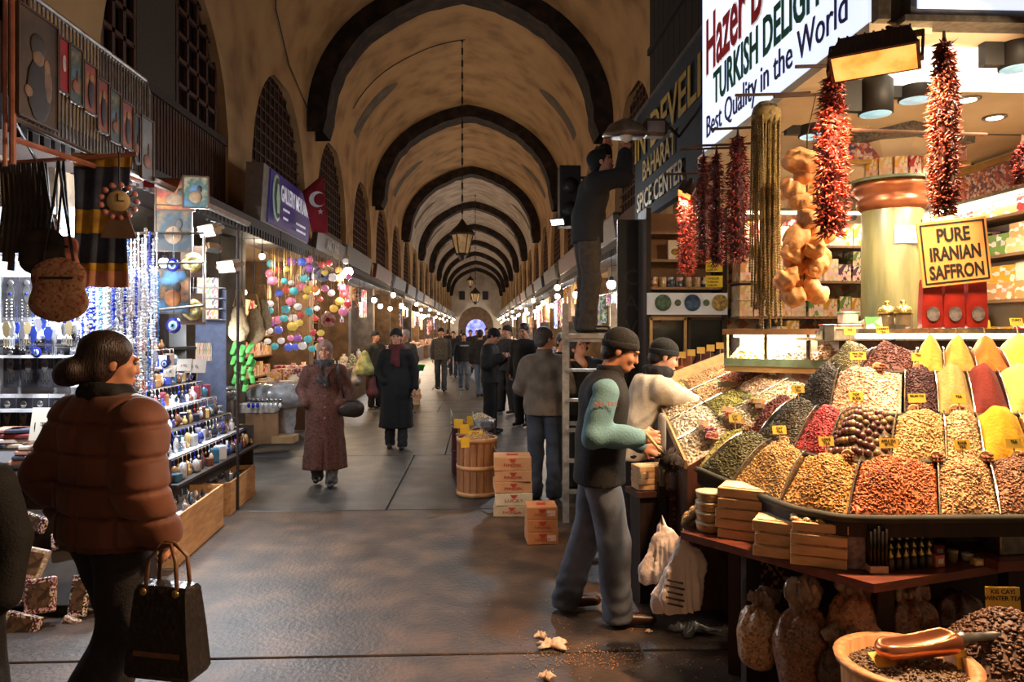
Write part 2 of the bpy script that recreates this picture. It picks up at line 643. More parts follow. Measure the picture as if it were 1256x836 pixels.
# ---- long walls with arched recesses
def zarch(t):
    return 4.5 + 1.78 * (1 - abs(t) ** 2.1) ** 0.62
HALF = 1.78
def side_wall(side):
    X = XL if side < 0 else XR
    D = -0.15 if side < 0 else 0.15
    ny = 20
    wall = None
    nb = int((Y1 - RIB0) / BAY) + 1
    for b in range(-4, nb):
        ya = RIB0 + BAY * b
        yb = ya + BAY
        yc = (ya + yb) / 2
        if yc > Y1:
            break
        mb = MB()
        for (p, q) in ((ya, yc - HALF), (yc + HALF, yb)):
            v, f = [(X, p, LEDGE), (X, q, LEDGE), (X, q, ZS + .02), (X, p, ZS + .02)], [(0, 1, 2, 3)]
            mb.add(v, f)
        A = [(X, yc + HALF * t, zarch(t)) for t in np.linspace(-1, 1, ny + 1)]
        # a shallow hood: plaster above the arch leans into the vault
        zt = ZS + .02
        T = [(X + (0.0 if z <= zt else (arc(.03)[0] - XL) * 0 + 0.0), y_, max(zt, z + 0.25)) for (x_, y_, z) in A]
        v, f = strip(A, T)
        mb.add(v, f)
        R = [(X + D, y_, z) for (x_, y_, z) in A]
        v, f = strip(A, R)
        mb.add(v, f)
        for s_ in (-1, 1):
            yy = yc + s_ * HALF
            mb.add([(X, yy, LEDGE), (X + D, yy, LEDGE), (X + D, yy, 4.5), (X, yy, 4.5)], [(0, 1, 2, 3)])
        o = mb.build('wall_left' if side < 0 else 'wall_right', plaster, None) if wall is None else mb.build('wall_bay', plaster, wall)
        if wall is None:
            wall = tag(o, 'plastered side wall with tall arched recesses', None, None, 'structure')
        # dark infill and lattice
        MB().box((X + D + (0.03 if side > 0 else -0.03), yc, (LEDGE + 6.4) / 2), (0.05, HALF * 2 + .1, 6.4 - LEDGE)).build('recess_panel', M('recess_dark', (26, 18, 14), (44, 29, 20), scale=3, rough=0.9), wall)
        if yc < 60 and not (side < 0 and b == -2):
            lt = MB()
            n = 13 if yc < 40 else 7
            for k in range(1, n):
                t = -1 + 2 * k / n
                z1 = zarch(t) - 0.05
                lt.box((X + D * 0.8, yc + HALF * t, (LEDGE + .9 + z1) / 2), (0.03, 0.035, z1 - LEDGE - .9))
            for k in range(14 if yc < 40 else 8):
                z = LEDGE + 0.9 + k * (0.2 if yc < 40 else .35)
                tt = 1.0 if z < 4.5 else (max(0, 1 - ((z - 4.5) / 1.78) ** (1 / 0.62))) ** (1 / 2.1)
                if tt > .1:
                    lt.box((X + D * 0.8, yc, z), (0.03, 2 * HALF * tt, 0.03))
            lt.build('lattice', M('lattice_wood', (96, 56, 32), (66, 40, 24), scale=6, rough=0.8), wall)
            MB().box((X + D * 0.75, yc, LEDGE + .45), (0.06, HALF * 2, 0.9)).build('boarding', redwood, wall)
        if side > 0 and b <= -2:
            continue
        # pier below the ledge, party wall between two shops
        MB().box((X + side * .77, yb, LEDGE / 2), (1.55, 0.42, LEDGE)).build('pier', stone, wall)
        # ledge board and toothed fascia under the arches
        MB().box((X - side * 0.22, yc, LEDGE - .05), (0.75, BAY - .04, 0.12)).build('ledge', darkwood, wall)
        if yc < 30:
            tm = MB()
            nt_ = 36
            for k in range(nt_):
                tm.box((X - side * 0.58, ya + BAY * (k + .5) / nt_, LEDGE - .16), (0.03, 0.07, 0.12))
            tm.build('fascia_trim', M('fascia_wood', (40, 28, 22), rough=.7), wall)
        # back of the shop, and its ceiling
        MB().box((X + side * 1.75, yc, LEDGE / 2), (0.1, BAY, LEDGE)).build('shop_back', M('shop_back_paint', (78, 60, 46), (56, 44, 34), scale=4, rough=.85), wall)
        MB().box((X + side * 0.9, yc, LEDGE - .02), (1.7, BAY, 0.06)).build('shop_ceiling', M('shop_ceiling_paint', (150, 130, 105), rough=.85), wall)
    return wall
WL = side_wall(-1)
WR = side_wall(1)
# ---- nearest left recess: upper window sashes and vertical boarding
win = tag(link('window_1', None), 'dark latticed upper windows above wooden boarding', None, None, 'structure')
wx = XL - 0.155
for k in range(62):
    yy = 5.9 + k * 0.084
    zt = 4.35
    MB().box((wx + .1, yy, (LEDGE + zt) / 2), (0.03, 0.074, zt - LEDGE), rz=0.12).build('board', redwood, win)
MB().box((wx + .1, 8.5, 4.39), (0.09, 5.2, 0.09)).build('window_sill', darkwood, win)
for (ya, yb, pale) in ((5.9, 7.0, True), (7.08, 8.0, False), (9.1, 10.4, False)):
    fr = MB()
    nc = 4
    for k in range(nc + 1):
        fr.box((wx + .06, ya + (yb - ya) * k / nc, 5.2), (0.05, 0.06, 1.6))
    for k in range(6):
        fr.box((wx + .06, (ya + yb) / 2, 4.42 + k * 0.31), (0.05, yb - ya, 0.05))
    fr.build('window_frame', redwood, win)
    for i in range(nc):
        for j in range(5):
            MB().box((wx + .02, ya + (yb - ya) * (i + .5) / nc, 4.575 + j * .31), (0.012, (yb - ya) / nc - .05, 0.26)).build(
                'pane', M('pane_dusty', (112, 118, 124), (70, 72, 76), scale=5, rough=.35) if pale else M('pane_black', (20, 17, 17), (34, 27, 24), scale=4, rough=.3), win)
MB().box((wx + .05, 8.55, 5.2), (0.06, 1.0, 1.6)).build('blank_panel', M('blank_panel', (74, 62, 50), (58, 48, 38), scale=40, rough=.95, bump=.3), win)
# ---- far end wall with archway
ew = MB().box(((XL + XR) / 2, Y1 + .3, 4.6), (8, 0.3, 9.4)).build('wall_end', M('end_plaster', (190, 178, 165), (165, 152, 140), scale=1, rough=.9))
tag(ew, 'pale end wall of the hall with an archway', None, None, 'structure')
def arch_poly(w, zs, zt, n=14):
    return [(-w, 0)] + [(-w * math.cos(math.pi * k / n), zs + (zt - zs) * math.sin(math.pi * k / n)) for k in range(n + 1)] + [(w, 0)]
MB().prism(arch_poly(2.3, 2.3, 4.7), Y1 + .02, Y1 + .16, Matrix.Translation((XC - .1, 0, 0))).build('arch_reveal', M('arch_brown', (92, 70, 54), (72, 54, 42), scale=2, rough=.9), ew)
MB().prism(arch_poly(1.35, 1.6, 3.1), Y1 - .04, Y1 + .03, Matrix.Translation((XC - .05, 0, 0))).build('lit_archway', M('arch_daylight', (150, 160, 235), (90, 96, 200), scale=2.2, rough=.5, emit=1.4), ew)
for px in (-1.9, -.35, 1.15):
    MB().box((XC + px, Y1 + .1, 6.2), (0.75, 0.16, 1.1)).build('end_window', black, ew)
# ---- wires along the vault
def wire(pts, r=.012):
    o = MB().tube(pts, r, 5).build('wall_cable', M('cable_black', (26, 22, 19), rough=.6))
    return o
w1 = wire([(arc(t)[0] + .03, 11.2 + (15.5 - 11.2) * q, arc(t)[1] - .02) for q, t in ((0, .17), (.3, .1), (.6, .05), (1, .012))])
tag(w1, 'thin black cable running along the vault before the first rib', 'cable')
w2 = wire([(arc(t, .02)[0], 19.2, arc(t, .02)[1]) for t in np.linspace(.14, .5, 12)])
tag(w2, 'thin black cable curving up the vault to the lantern chain', 'cable')
# ---- hanging lanterns
iron = M('lantern_iron', (52, 40, 32), (34, 26, 20), scale=20, rough=.6, metal=.4)
amber = M('lantern_glass', (186, 158, 112), (150, 120, 80), scale=6, rough=.25, emit=.15)
def lantern(loc, top, sc, label):
    L_ = thing('hanging_lantern', label, 'lantern', loc)
    L_.scale = (sc,) * 3
    b = [(.16, -.42), (.3, .1)]
    MB().lathe([(.14, -.46), (.17, -.44), (.17, -.4), (.14, -.38)], seg=6).build('base_ring', iron, L_)
    MB().lathe([(.06, -.58), (.1, -.5), (.12, -.45)], seg=6).build('finial', iron, L_)
    MB().lathe([(.15, -.4), (.27, .08)], seg=6).build('glass', amber, L_)
    for k in range(6):
        a = k * math.pi / 3
        MB().tube([(.16 * math.cos(a), .16 * math.sin(a), -.42), (.29 * math.cos(a), .29 * math.sin(a), .1)], .018, 4).build('corner_bar', iron, L_)
    MB().lathe([(.33, .08), (.34, .12), (.24, .24), (.12, .36), (.06, .44), (.02, .5)], seg=6).build('roof', iron, L_)
    n = int((top - loc[2]) / sc / .16)
    ch = MB()
    for k in range(max(2, n)):
        z = .5 + k * .16
        ch.box((0, 0, z + .07), (.05 if k % 2 else .02, .02 if k % 2 else .05, .17))
    ch.build('chain', iron, L_)
    return L_
p = at(567, 292, 19.2)
lantern((p.x, p.y, p.z), ZA - .05, 1.0, 'hexagonal iron lantern on a long chain, the largest in the vault')
p = at(583, 362, 41)
lantern((p.x, p.y, p.z), ZA - .05, .9, 'small dark lantern hanging before the far end wall')
p = at(577, 345, 58)
lantern((p.x, p.y, p.z), ZA - .05, .9, 'farthest small lantern on the vault axis')
# ================================================================== THE SPICE SHOP
SX = 1.85
white_glow = M('lit_sign_face', (214, 224, 255), (226, 233, 255), scale=.7, rough=.4, emit=1.15)
sign_red, sign_green, sign_blue = [M(n, c, emit=.18, rough=.5) for n, c in (('sign_red', (170, 30, 40)), ('sign_green', (12, 84, 66)), ('sign_blue', (36, 34, 84)))]
steel = M('brushed_steel', (150, 146, 138), (118, 114, 106), scale=30, rough=.32, metal=.85)
greymetal = M('grey_metal', (96, 92, 86), (74, 70, 66), scale=14, rough=.5, metal=.5)
cream = M('cream_paint', (236, 218, 184), (224, 204, 168), scale=3, rough=.7)
sg = thing('shop_sign', 'backlit white corner sign offering Turkish delight in red, green and blue letters', 'sign', (SX, 3.4, 3.16))
MB().box((.12, 1.32, .74), (.2, 2.64, 1.46)).build('cabinet', greymetal, sg)
MB().box((.012, 1.32, .74), (.02, 2.6, 1.42)).build('face_panel', white_glow, sg)
MB().box((1.85, .02, .74), (3.4, .2, 1.46)).build('cabinet', greymetal, sg)
MB().box((1.86, -.088, .75), (3.36, .02, 1.4)).build('face_panel', white_glow, sg)
MB().box((.06, 1.3, -.01), (.14, 2.68, .03)).build('edge_trim', steel, sg)
MB().box((1.85, -.06, -.01), (3.5, .12, .03)).build('edge_trim', steel, sg)
MB().box((.015, -.07, .74), (.06, .06, 1.5)).build('corner_trim', steel, sg)
text('lettering', 'Hazer B', .62, M('sign_outline', (250, 250, 255), emit=.6), sg, (-.002, 2.52, .63), RW, bold=.022, fit=1.22)
text('lettering', 'Hazer B', .62, sign_red, sg, (-.008, 2.5, .63), RW, bold=.008, fit=1.16)
text('lettering', 'TURKISH DELIGHT', .35, sign_green, sg, (-.006, 2.31, .335), RW, bold=.006, fit=1.95)
text('lettering', 'Best Quality in the World', .25, sign_blue, sg, (-.006, 2.5, .115), RW, fit=2.28)
text('lettering', 'DELIGHT', .42, M('sign_teal', (20, 104, 108), emit=.2), sg, (.95, -.103, .13), RS, fit=1.6)
# ---- dark neighbouring signboard
ds = thing('dark_signboard', 'black signboard with yellow painted letters about spices behind the ladder', 'sign', (SX + .05, 6.15, 3.02))
MB().box((.05, 1.4, .62), (.08, 2.8, 1.26)).build('board', M('sign_black', (9, 8, 8), rough=.95), ds)
yel = M('sign_yellow', (176, 140, 40), (150, 116, 30), scale=8, rough=.6)
text('lettering', 'IN DEVELI', .52, yel, ds, (-.006, 2.75, .72), RW, bold=.008, fit=2.65)
text('lettering', 'BAHARAT', .32, yel, ds, (-.006, 2.3, .42), RW, bold=.004, fit=1.4)
text('lettering', 'SPICE CENTER', .3, yel, ds, (-.006, 2.6, .1), RW, bold=.004, fit=2.0)
MB().box((.05, 1.4, 1.26), (.14, 2.86, .04)).build('top_trim', greymetal, ds)
# ---- shop shell
sc_ = tag(MB().box((3.65, 5.45, 3.19), (3.3, 4.0, .06)).build('ceiling_shop', cream), 'cream shop ceiling with recessed downlights', None, None, 'structure')
for k in range(3):
    MB().box((3.6, 4.3 + k * .95, 3.157), (3.5, .012, .006)).build('ceiling_joint', greymetal, sc_)
MB().box((SX + .12, 4.7, 3.13), (.3, 2.7, .05)).build('soffit', cream, sc_)
MB().box((3.1, 3.95, 3.15), (1.7, .62, .02)).build('light_panel', M('ceiling_panel_glow', (255, 244, 222), emit=3.2), sc_)
tilepat = M('iznik_tile', (232, 226, 212), (46, 74, 120), scale=42, rough=.3, tex='voronoi', c3=(186, 84, 60))
wb = tag(MB().box((3.72, 7.5, 1.6), (2.5, .1, 3.2)).build('wall_shop_back', M('iznik_wall', (70, 76, 104), (150, 84, 62), scale=14, tex='voronoi', rough=.5, c3=(206, 190, 160))), 'patterned back wall of the spice shop', None, None, 'structure')
wr = tag(MB().box((4.35, 5.6, 1.6), (.1, 3.7, 3.2)).build('wall_shop_side', cream), 'side wall of the spice shop lined with shelves', None, None, 'structure')
MB().box((4.27, 5.6, 2.93), (.05, 3.6, .28)).build('frieze', tilepat, wr)
MB().box((4.24, 5.6, 3.09), (.09, 3.6, .05)).build('frieze_moulding', M('gilt', (190, 150, 80), rough=.4, metal=.5), wr)
MB().box((4.24, 5.6, 2.77), (.09, 3.6, .04)).build('frieze_moulding', M('gilt'), wr)
# ---- lamps of the shop
WARM, NEUT, COOL = (1.0, .66, .36), (1.0, .84, .64), (.86, .93, 1.0)
glow = M('lamp_glow', (255, 232, 190), emit=14, ecol=(255, 226, 178))
glow_cool = M('lamp_glow_cool', (240, 246, 255), emit=22, ecol=(232, 240, 255))
for i, (px, py) in enumerate(((1220, 144), (1187, 122), (1020, 150), (1010, 118))):
    d = (3.155 - EYE) * F_PX / (HOR - py)
    p = at(px, py, d)
    t = thing('recessed_downlight', ['recessed ceiling downlight nearest the shop side wall', 'recessed ceiling downlight above the saffron sign', 'recessed ceiling downlight over the delight trays', 'recessed ceiling downlight near the soffit edge'][i], 'downlight', (p.x, p.y, 3.15), group='downlights in the shop ceiling')
    MB().lathe([(.05, .0), (.075, .0), (.075, .012), (.05, .012)], seg=20, cap=False).build('ring', steel, t, True)
    MB().lathe([(.05, -.002), (.05, .006)], seg=16).build('lens', glow, t)
    lamp('downlight_lamp', 'SPOT', (0, 0, -.03), 110, NEUT, .04, (0, 0, 0), t, spot=2.3)
def spot_can(px, py, d, label):
    p = at(px, py, d)
    t = thing('spot_can', label, 'spotlight', p)
    r = .5 * 40 * d / 900
    MB().lathe([(r, -.1), (r, .08), (r * .8, .1)], seg=20).build('can', black, t, True)
    MB().lathe([(r * .9, -.103), (r * .9, -.1)], seg=20).build('lens', M('can_lens', (120, 160, 170), emit=2.0, rough=.2), t)
    MB().box((-r - .05, 0, .03), (.1, .05, .24)).build('bracket', black, t)
    MB().tube([(0, 0, .1), (0, 0, 3.13 - p.z)], .012, 6).build('stem', black, t)
    lamp('can_lamp', 'SPOT', (0, 0, -.12), 55, NEUT, .05, (0, 0, 0), t, spot=1.9)
spot_can(1074, 118, 4.1, 'black cylindrical spotlight under the sign corner')
spot_can(1123, 102, 4.3, 'black cylindrical spotlight half hidden by the tall pepper string')
spot_can(1000, 150, 5.2, 'small black spotlight behind the pepper string')
spot_can(1247, 60, 3.7, 'pale spotlight at the edge of the shop ceiling')
def tube_light(a, b, power, label, dn=(0, 0, 0), w=.05, col=NEUT):
    a, b = Vector(a), Vector(b)
    t = thing('tube_light', label, 'tube light', a)
    MB().tube([(0, 0, 0), b - a], .014, 8).build('tube', M('tube_glow', (255, 238, 200), emit=9, ecol=(255, 232, 188)), t, True)
    ln = (b - a).length
    rz = math.atan2(b.y - a.y, b.x - a.x)
    MB().box((b - a) / 2 + Vector((0, 0, .03)), (ln, .06, .025), rz=rz).build('fitting', steel, t)
    l = lamp('tube_lamp', 'AREA', (b - a) / 2 + Vector((0, 0, -.02)), power, col, (ln, w), (dn[0], dn[1], rz), t)
    return t
# warm flood on an arm under the sign corner
def floodlight(px, py, d, w, face_rot, label, power, col, gmat, body=None, ribs=True):
    p = at(px, py, d)
    t = thing('floodlight', label, 'floodlight', p)
    t.rotation_euler = face_rot
    h = w * .42
    body = body or M('flood_housing', (72, 54, 42), (52, 40, 30), scale=12, rough=.55, metal=.3)
    MB().prism([(-w / 2, 0), (w / 2, 0), (w * .4, w * .3), (-w * .4, w * .3)], -h / 2, h / 2).build('housing', body, t)
    if ribs:
        for k in range(9):
            x = -w * .4 + w * .8 * k / 8
            MB().box((x, 0, w * .16), (.008, h * 1.06, w * .3)).build('cooling_fin', body, t)
    MB().box((0, 0, -.006), (w * .94, h * .9, .012)).build('glass', gmat, t)
    MB().box((0, 0, -.002), (w * 1.02, h * 1.06, .012)).build('bezel', body, t)
    br = MB()
    for s_ in (-1, 1):
        br.box((s_ * w * .53, 0, w * .15), (.012, .03, w * .45))
    br.box((0, 0, w * .37), (w * 1.07, .03, .012))
    br.build('bracket', body, t)
    lamp('flood_lamp', 'AREA', (0, 0, -.03), power, col, (w * .9, h * .85), (0, 0, 0), t)
    return t
orange_glow = M('flood_glow_orange', (255, 140, 50), (255, 184, 96), scale=9, emit=1.5)
floodlight(1072, 76, 3.3, .36, Vector((-.28, -.4, -.87)).to_track_quat('-Z', 'Y').to_euler(), 'ribbed brown floodlight glowing orange under the sign corner', 160, (1, .58, .3), orange_glow)
floodlight(840, 238, 5.6, .26, (math.radians(28), 0, math.radians(75)), 'small orange floodlight at the end of the white sign', 22, WARM, orange_glow, ribs=False)
# ---- column with capital, shelf and frieze
p = at(1094, 390, 5.6)
cx, cy = p.x, p.y
colm = thing('shop_column', 'round green marble column with copper ring in the spice shop', 'column', (cx, cy, 0))
marble = M('green_marble', (150, 138, 88), (92, 90, 58), scale=9, rough=.4, stretch=(1, 1, .16), lo=.35, hi=.68, bump=.1)
copper = M('copper_ring', (196, 118, 76), (160, 92, 58), scale=8, rough=.35, metal=.6)
MB().lathe([(.215, 0), (.215, 2.68), (.2, 2.7)], seg=32).build('shaft', marble, colm, True)
MB().lathe([(.215, 2.62), (.25, 2.66), (.25, 2.7), (.225, 2.72), (.27, 2.76), (.29, 2.8), (.27, 2.83)], seg=32).build('capital_ring', copper, colm, True)
MB().lathe([(.31, 2.83), (.31, 2.85)], seg=32).build('glass_shelf', M('shelf_glass', (150, 170, 140), rough=.1), colm)
MB().lathe([(.2, 2.85), (.2, 2.98), (.3, 3.1), (.34, 3.16)], seg=8).build('flare', cream, colm)
MB().box((-.0, 0, 3.14), (.8, .8, .06), rz=.5).build('stone_impost', M('grey_granite', (130, 124, 112), (70, 66, 60), scale=60, rough=.5), colm)
f = MB().box((0, 0, 0), (.2, .004, .13)).build('notice', M('paper_white', (238, 230, 216), (230, 220, 204), scale=3, rough=.8), colm)
f.location = (-.0, -.219, 2.42)
f.rotation_euler = (0, 0, -.12)
for k, (s_, b_) in enumerate((('FIYATLARIMIZA', .021), ('KDV', .026), ('DAHILDIR', .021))):
    text('print', s_, b_, M('ink_dark', (70, 56, 46), rough=.8), f, (0, -.004, .03 - k * .036), RS, .0005, align='CENTER')
MB().box((.16, -.16, 2.42), (.1, .004, .26), rz=.75).build('notice', M('paper_white'), colm)
fz = thing('frieze_canopy', 'tiled frieze canopy above the marble column', 'frieze', (cx, cy, 2.98))
MB().box((0, -.1, .07), (1.0, .06, .14)).build('tile_band', tilepat, fz)
MB().box((-.5, .2, .07), (.06, .6, .14), rz=-.3).build('tile_band', tilepat, fz)
MB().box((0, -.1, -.015), (1.04, .1, .03)).build('gilt_edge', M('gilt'), fz)
MB().box((0, -.1, .155), (1.04, .1, .03)).build('gilt_edge', M('gilt'), fz)
# ---- boxes of sweets on the shelves
pack = palette('tea_box', [(226, 196, 130), (216, 160, 40), (180, 40, 44), (220, 190, 120), (110, 150, 56), (236, 220, 190), (190, 70, 70), (206, 150, 90), (90, 50, 80)], rough=.4, print_scale=5)
packme = MB().box((0, 0, .5), (1, 1, 1), bev=.02).mesh('carton')
for k in range(7):
    a = -2.6 + k * .36
    o = put('tea_carton', packme, M('lemon_pack', (238, 214, 70), (246, 236, 200), scale=14, rough=.4, c3=(110, 150, 60)) if False else pack, (cx + .26 * math.cos(a), cy + .26 * math.sin(a), 2.851), (0, 0, a + math.pi / 2), (.085, .05, .13), 'small illustrated tea carton on the ring shelf around the column', 'tea carton', 'tea cartons round the column')
shelf_wood = M('shelf_board', (150, 116, 78), (126, 94, 62), scale=6, rough=.5, stretch=(8, 1, 8))
def shelf_run(origin, ux, length, zs, depth, face, label, boxlabel, group, wmin=.09, wmax=.2, hmin=.12, hmax=.24, stackp=.5, mat=None, seed=0, name='sweets_box'):
    """shelves along a wall: origin + ux*s; boxes stand on each shelf, front towards `face`"""
    rr = random.Random(seed)
    o = Vector(origin)
    ux = Vector(ux).normalized()
    face = Vector(face).normalized()
    rz = math.atan2(ux.y, ux.x)
    t = thing('wall_shelf', label, 'shelf', o + ux * length / 2)
    n = 0
    for i, z in enumerate(zs):
        lab_i = boxlabel + ', ' + ('lowest', 'second', 'third', 'top')[i] + ' board'
        MB().box(face * depth / 2 + Vector((0, 0, z - o.z - .012)), (length, depth, .022), rz=rz).build('shelf_board', shelf_wood, t)
        s = .01
        zmax = (zs[i + 1] - z - .03) if i + 1 < len(zs) else hmax * 1.3
        while s < length - wmin:
            w = rr.uniform(wmin, wmax)
            if s + w > length:
                break
            h = min(zmax, rr.uniform(hmin, hmax))
            zz = z + .0005
            while zz + h <= z + zmax + .001:
                dp = depth * rr.uniform(.6, .85)
                c = o + ux * (s + w / 2) + face * (depth - dp / 2 - rr.uniform(.0, .04) - .01)
                put(name, packme, mat or pack, (c.x, c.y, zz), (0, 0, rz + rr.uniform(-.05, .05)), (w * .96, dp, h), lab_i, 'box', group + ', ' + ('lowest', 'second', 'third', 'top')[i] + ' board')
                n += 1
                zz += h + .001
                if rr.random() > stackp:
                    break
            s += w + .006
    return t
shelf_run((4.3, 4.9, 1.55), (0, 1, 0), 2.45, [1.55, 1.95, 2.3, 2.6], .3, (-1, 0, 0), 'wooden wall shelves full of sweets boxes on the shop side wall', 'printed sweets box on the side wall shelves', 'sweets boxes on the side wall', .16, .3, .09, .17, .85, seed=3)
shelf_run((2.55, 7.4, 1.5), (1, 0, 0), 1.68, [1.5, 1.85, 2.2, 2.55], .3, (0, -1, 0), 'wooden back wall shelves behind the marble column', 'printed sweets box on the back wall shelves', 'sweets boxes on the back wall', .09, .16, .14, .26, .3, seed=5)
# ---- PURE IRANIAN SAFFRON
p = at(1170, 309, 3.9)
ss = thing('saffron_sign', 'orange card reading PURE IRANIAN SAFFRON with a black border', 'sign', p)
ss.rotation_euler = (0, math.radians(-6), math.radians(-6))
MB().box((0, 0, 0), (.36, .012, .35), bev=.003).build('card', M('saffron_card', (238, 168, 92), (226, 152, 78), scale=4, rough=.6), ss)
ink = M('ink_black', (20, 16, 14), rough=.7)
for (c, d) in (((0, -.008, .155), (.33, .003, .008)), ((0, -.008, -.155), (.33, .003, .008)), ((-.162, -.008, 0), (.008, .003, .318)), ((.162, -.008, 0), (.008, .003, .318))):
    MB().box(c, d).build('border', ink, ss)
for k, w in enumerate((('PURE', .17), ('IRANIAN', .26), ('SAFFRON', .28))):
    text('lettering', w[0], .1, ink, ss, (-w[1] / 2, -.008, .06 - k * .097), RS, .001, bold=.003, fit=w[1])
MB().tube([(-.1, 0, .17), (-.05, .1, .45)], .003, 4).build('cord', black, ss)
for i, px in enumerate((1141, 1168, 1196)):
    p = at(px, 402, 3.95)
    b = thing('saffron_bag', ['red saffron packet with a dark window, under the P of the saffron card', 'middle red saffron packet below the saffron card', 'red saffron packet nearest the side wall below the saffron card'][i], 'packet', p, group='red saffron packets')
    MB().prism([(-.055, 0), (.055, 0), (.06, .06), (.05, .24), (.045, .26), (-.045, .26), (-.05, .24), (-.06, .06)], -.02, .02).build('pouch', M('red_foil', (150, 40, 30), (104, 24, 20), scale=9, rough=.35), b)
    MB().lathe([(.036, 0), (.036, .004)], (0, -.024, .075), 18, (math.pi / 2, 0, 0), 1, 1.1).build('window', M('window_grey', (120, 116, 116), (40, 36, 36), scale=18, rough=.2), b)
# ---- rear counter rail with tubs and jars
rail = thing('counter_rail', 'steel counter rail with glass front behind the spice heaps', 'counter', (1.95, 4.75, 0))
MB().box((1.15, -.28, 1.685), (2.0, .07, .055)).build('rail', steel, rail)
MB().box((1.15, -.05, 1.66), (2.0, .4, .02)).build('counter_top', M('counter_laminate', (190, 176, 150), rough=.4), rail)
MB().box((1.25, .0, .85), (1.8, .3, 1.6)).build('counter_body', redwood, rail)
for k in range(5):
    MB().box((.2 + k * .45, -.3, 1.7), (.06, .06, .1)).build('rail_clamp', greymetal, rail)
tub_lid = palette('tub_lid', [(196, 56, 50), (90, 150, 80), (214, 190, 160), (200, 60, 52)], rough=.4, print_scale=20)
for i, (px, py) in enumerate(((1018, 398), (1034, 398), (1048, 398), (1064, 398), (1040, 383))):
    p = at(px, py, 4.7)
    b = thing('plastic_tub', ['white plastic tub at the far end of the counter rail', 'second white plastic tub on the counter rail', 'third white plastic tub on the counter rail', 'upright white tub with a red and green lid facing the aisle', 'upper white plastic tub on top of the other tubs'][i], 'tub', (p.x, p.y, 1.671 if i < 4 else 1.751), group='plastic tubs on the counter')
    if i == 3:
        b.rotation_euler = (1.3, 0, 0)
        b.location.z += .06
    MB().box((0, 0, .038), (.1, .09, .075), bev=.012).build('tub', M('tub_white', (230, 220, 200), rough=.4), b)
    MB().box((0, 0, .078), (.108, .098, .01), bev=.004).build('lid', tub_lid, b)
for i, (px, d, l) in enumerate(((1088, 4.72, 'glass jar with domed brass lid beside the column'), (1108, 4.6, 'larger glass jar with domed brass lid'))):
    p = at(px, 385, d)
    b = thing('glass_jar', l, 'jar', (p.x, p.y, 1.671))
    MB().lathe([(.05, 0), (.055, .01), (.055, .13), (.05, .15)], seg=18).build('jar_body', M('jar_glass', (120, 104, 76), (90, 76, 54), scale=14, rough=.12, coat=.6), b, True)
    MB().lathe([(.06, .15), (.06, .165), (.05, .185), (.02, .205), (.012, .21), (.02, .225), (.006, .235)], seg=18).build('lid', M('brass_lid', (214, 182, 110), rough=.25, metal=.8), b, True)
p = at(1065, 388, 4.75)
b = thing('sweets_box_stand', 'small white and green sweets box tilted towards the aisle', 'box', (p.x, p.y, 1.672))
b.rotation_euler = (.2, 0, .2)
MB().box((0, 0, .05), (.17, .03, .1), bev=.004).build('carton', M('sweets_front', (240, 234, 220), (120, 150, 90), scale=18, rough=.4), b)
tube_light(at(1050, 412, 4.25), at(1256, 412, 4.25), 42, 'bright tube light under the rail over the yellow spice heaps', (math.radians(-25), 0, 0))
tube_light((4.02, 4.7, 2.74), (4.02, 7.1, 2.74), 20, 'tube light below the frieze along the shop side wall', (0, 0, 0))
tube_light((2.6, 7.05, 2.86), (4.1, 7.05, 2.86), 18, 'tube light over the back wall shelves of the shop', (0, 0, 0))
floodlight(1330, 52, 3.15, .34, Vector((-.45, .5, -.75)).to_track_quat('-Z', 'Y').to_euler(), 'added brown floodlight out of view, lighting the saffron card and spices', 42, (1, .72, .44), orange_glow)  # unseen lamp added to brighten the saffron card and spice front
us = tag(link('wall_dark_boards', None), 'added dark boards making the recess above the shop signs black', None, None, 'structure')  # dark boards added so the recess above the signs reads black
for k in range(26):
    MB().box((2.36, 3.6 + k * .25, 6.3), (.05, .235, 3.9)).build('board', M('upper_dark', (24, 18, 15), (36, 26, 20), scale=4, rough=.95), us)
for z in (4.5, 5.5, 6.5, 7.5):
    MB().box((2.32, 6.7, z), (.05, 6.5, .08)).build('cross_rail', M('upper_dark'), us)
MB().box((2.6, 6.7, 4.36), (.5, 6.5, .06)).build('dark_board_base', M('upper_dark'), us)
# ================================================================== SPICE STAND: tiers that follow a bent contour
LEV = [  # z, far-left end, corner start, corner end, near-right end
    (0.95, (1.20, 4.06), (1.34, 3.12), (1.50, 2.93), (2.95, 2.90)),
    (1.13, (1.52, 4.16), (1.56, 3.36), (1.70, 3.20), (3.00, 3.16)),
    (1.31, (1.80, 4.24), (1.78, 3.62), (1.90, 3.46), (3.05, 3.42)),
    (1.50, (2.02, 4.26), (1.94, 3.86), (2.06, 3.70), (3.10, 3.66)),
    (1.60, (2.22, 4.28), (2.16, 4.05), (2.26, 3.93), (3.12, 3.90)),
]
def contour(k, n=160):
    z, *P = LEV[k]
    P = [np.array(p) for p in P]
    out = []
    for i in range(3):
        m = n // 4 if i == 1 else n // 3
        for q in range(m):
            out.append(P[i] + (P[i + 1] - P[i]) * q / m)
    out.append(P[3])
    out = np.array(out)
    ker = 9                                          # soften the corner
    pad = np.concatenate([np.repeat(out[:1], ker, 0), out, np.repeat(out[-1:], ker, 0)])
    sm = np.array([pad[i:i + 2 * ker + 1].mean(0) for i in range(len(out))])
    return np.column_stack([sm, np.full(len(sm), z)])
CON = [contour(k) for k in range(5)]
NC = len(CON[0])
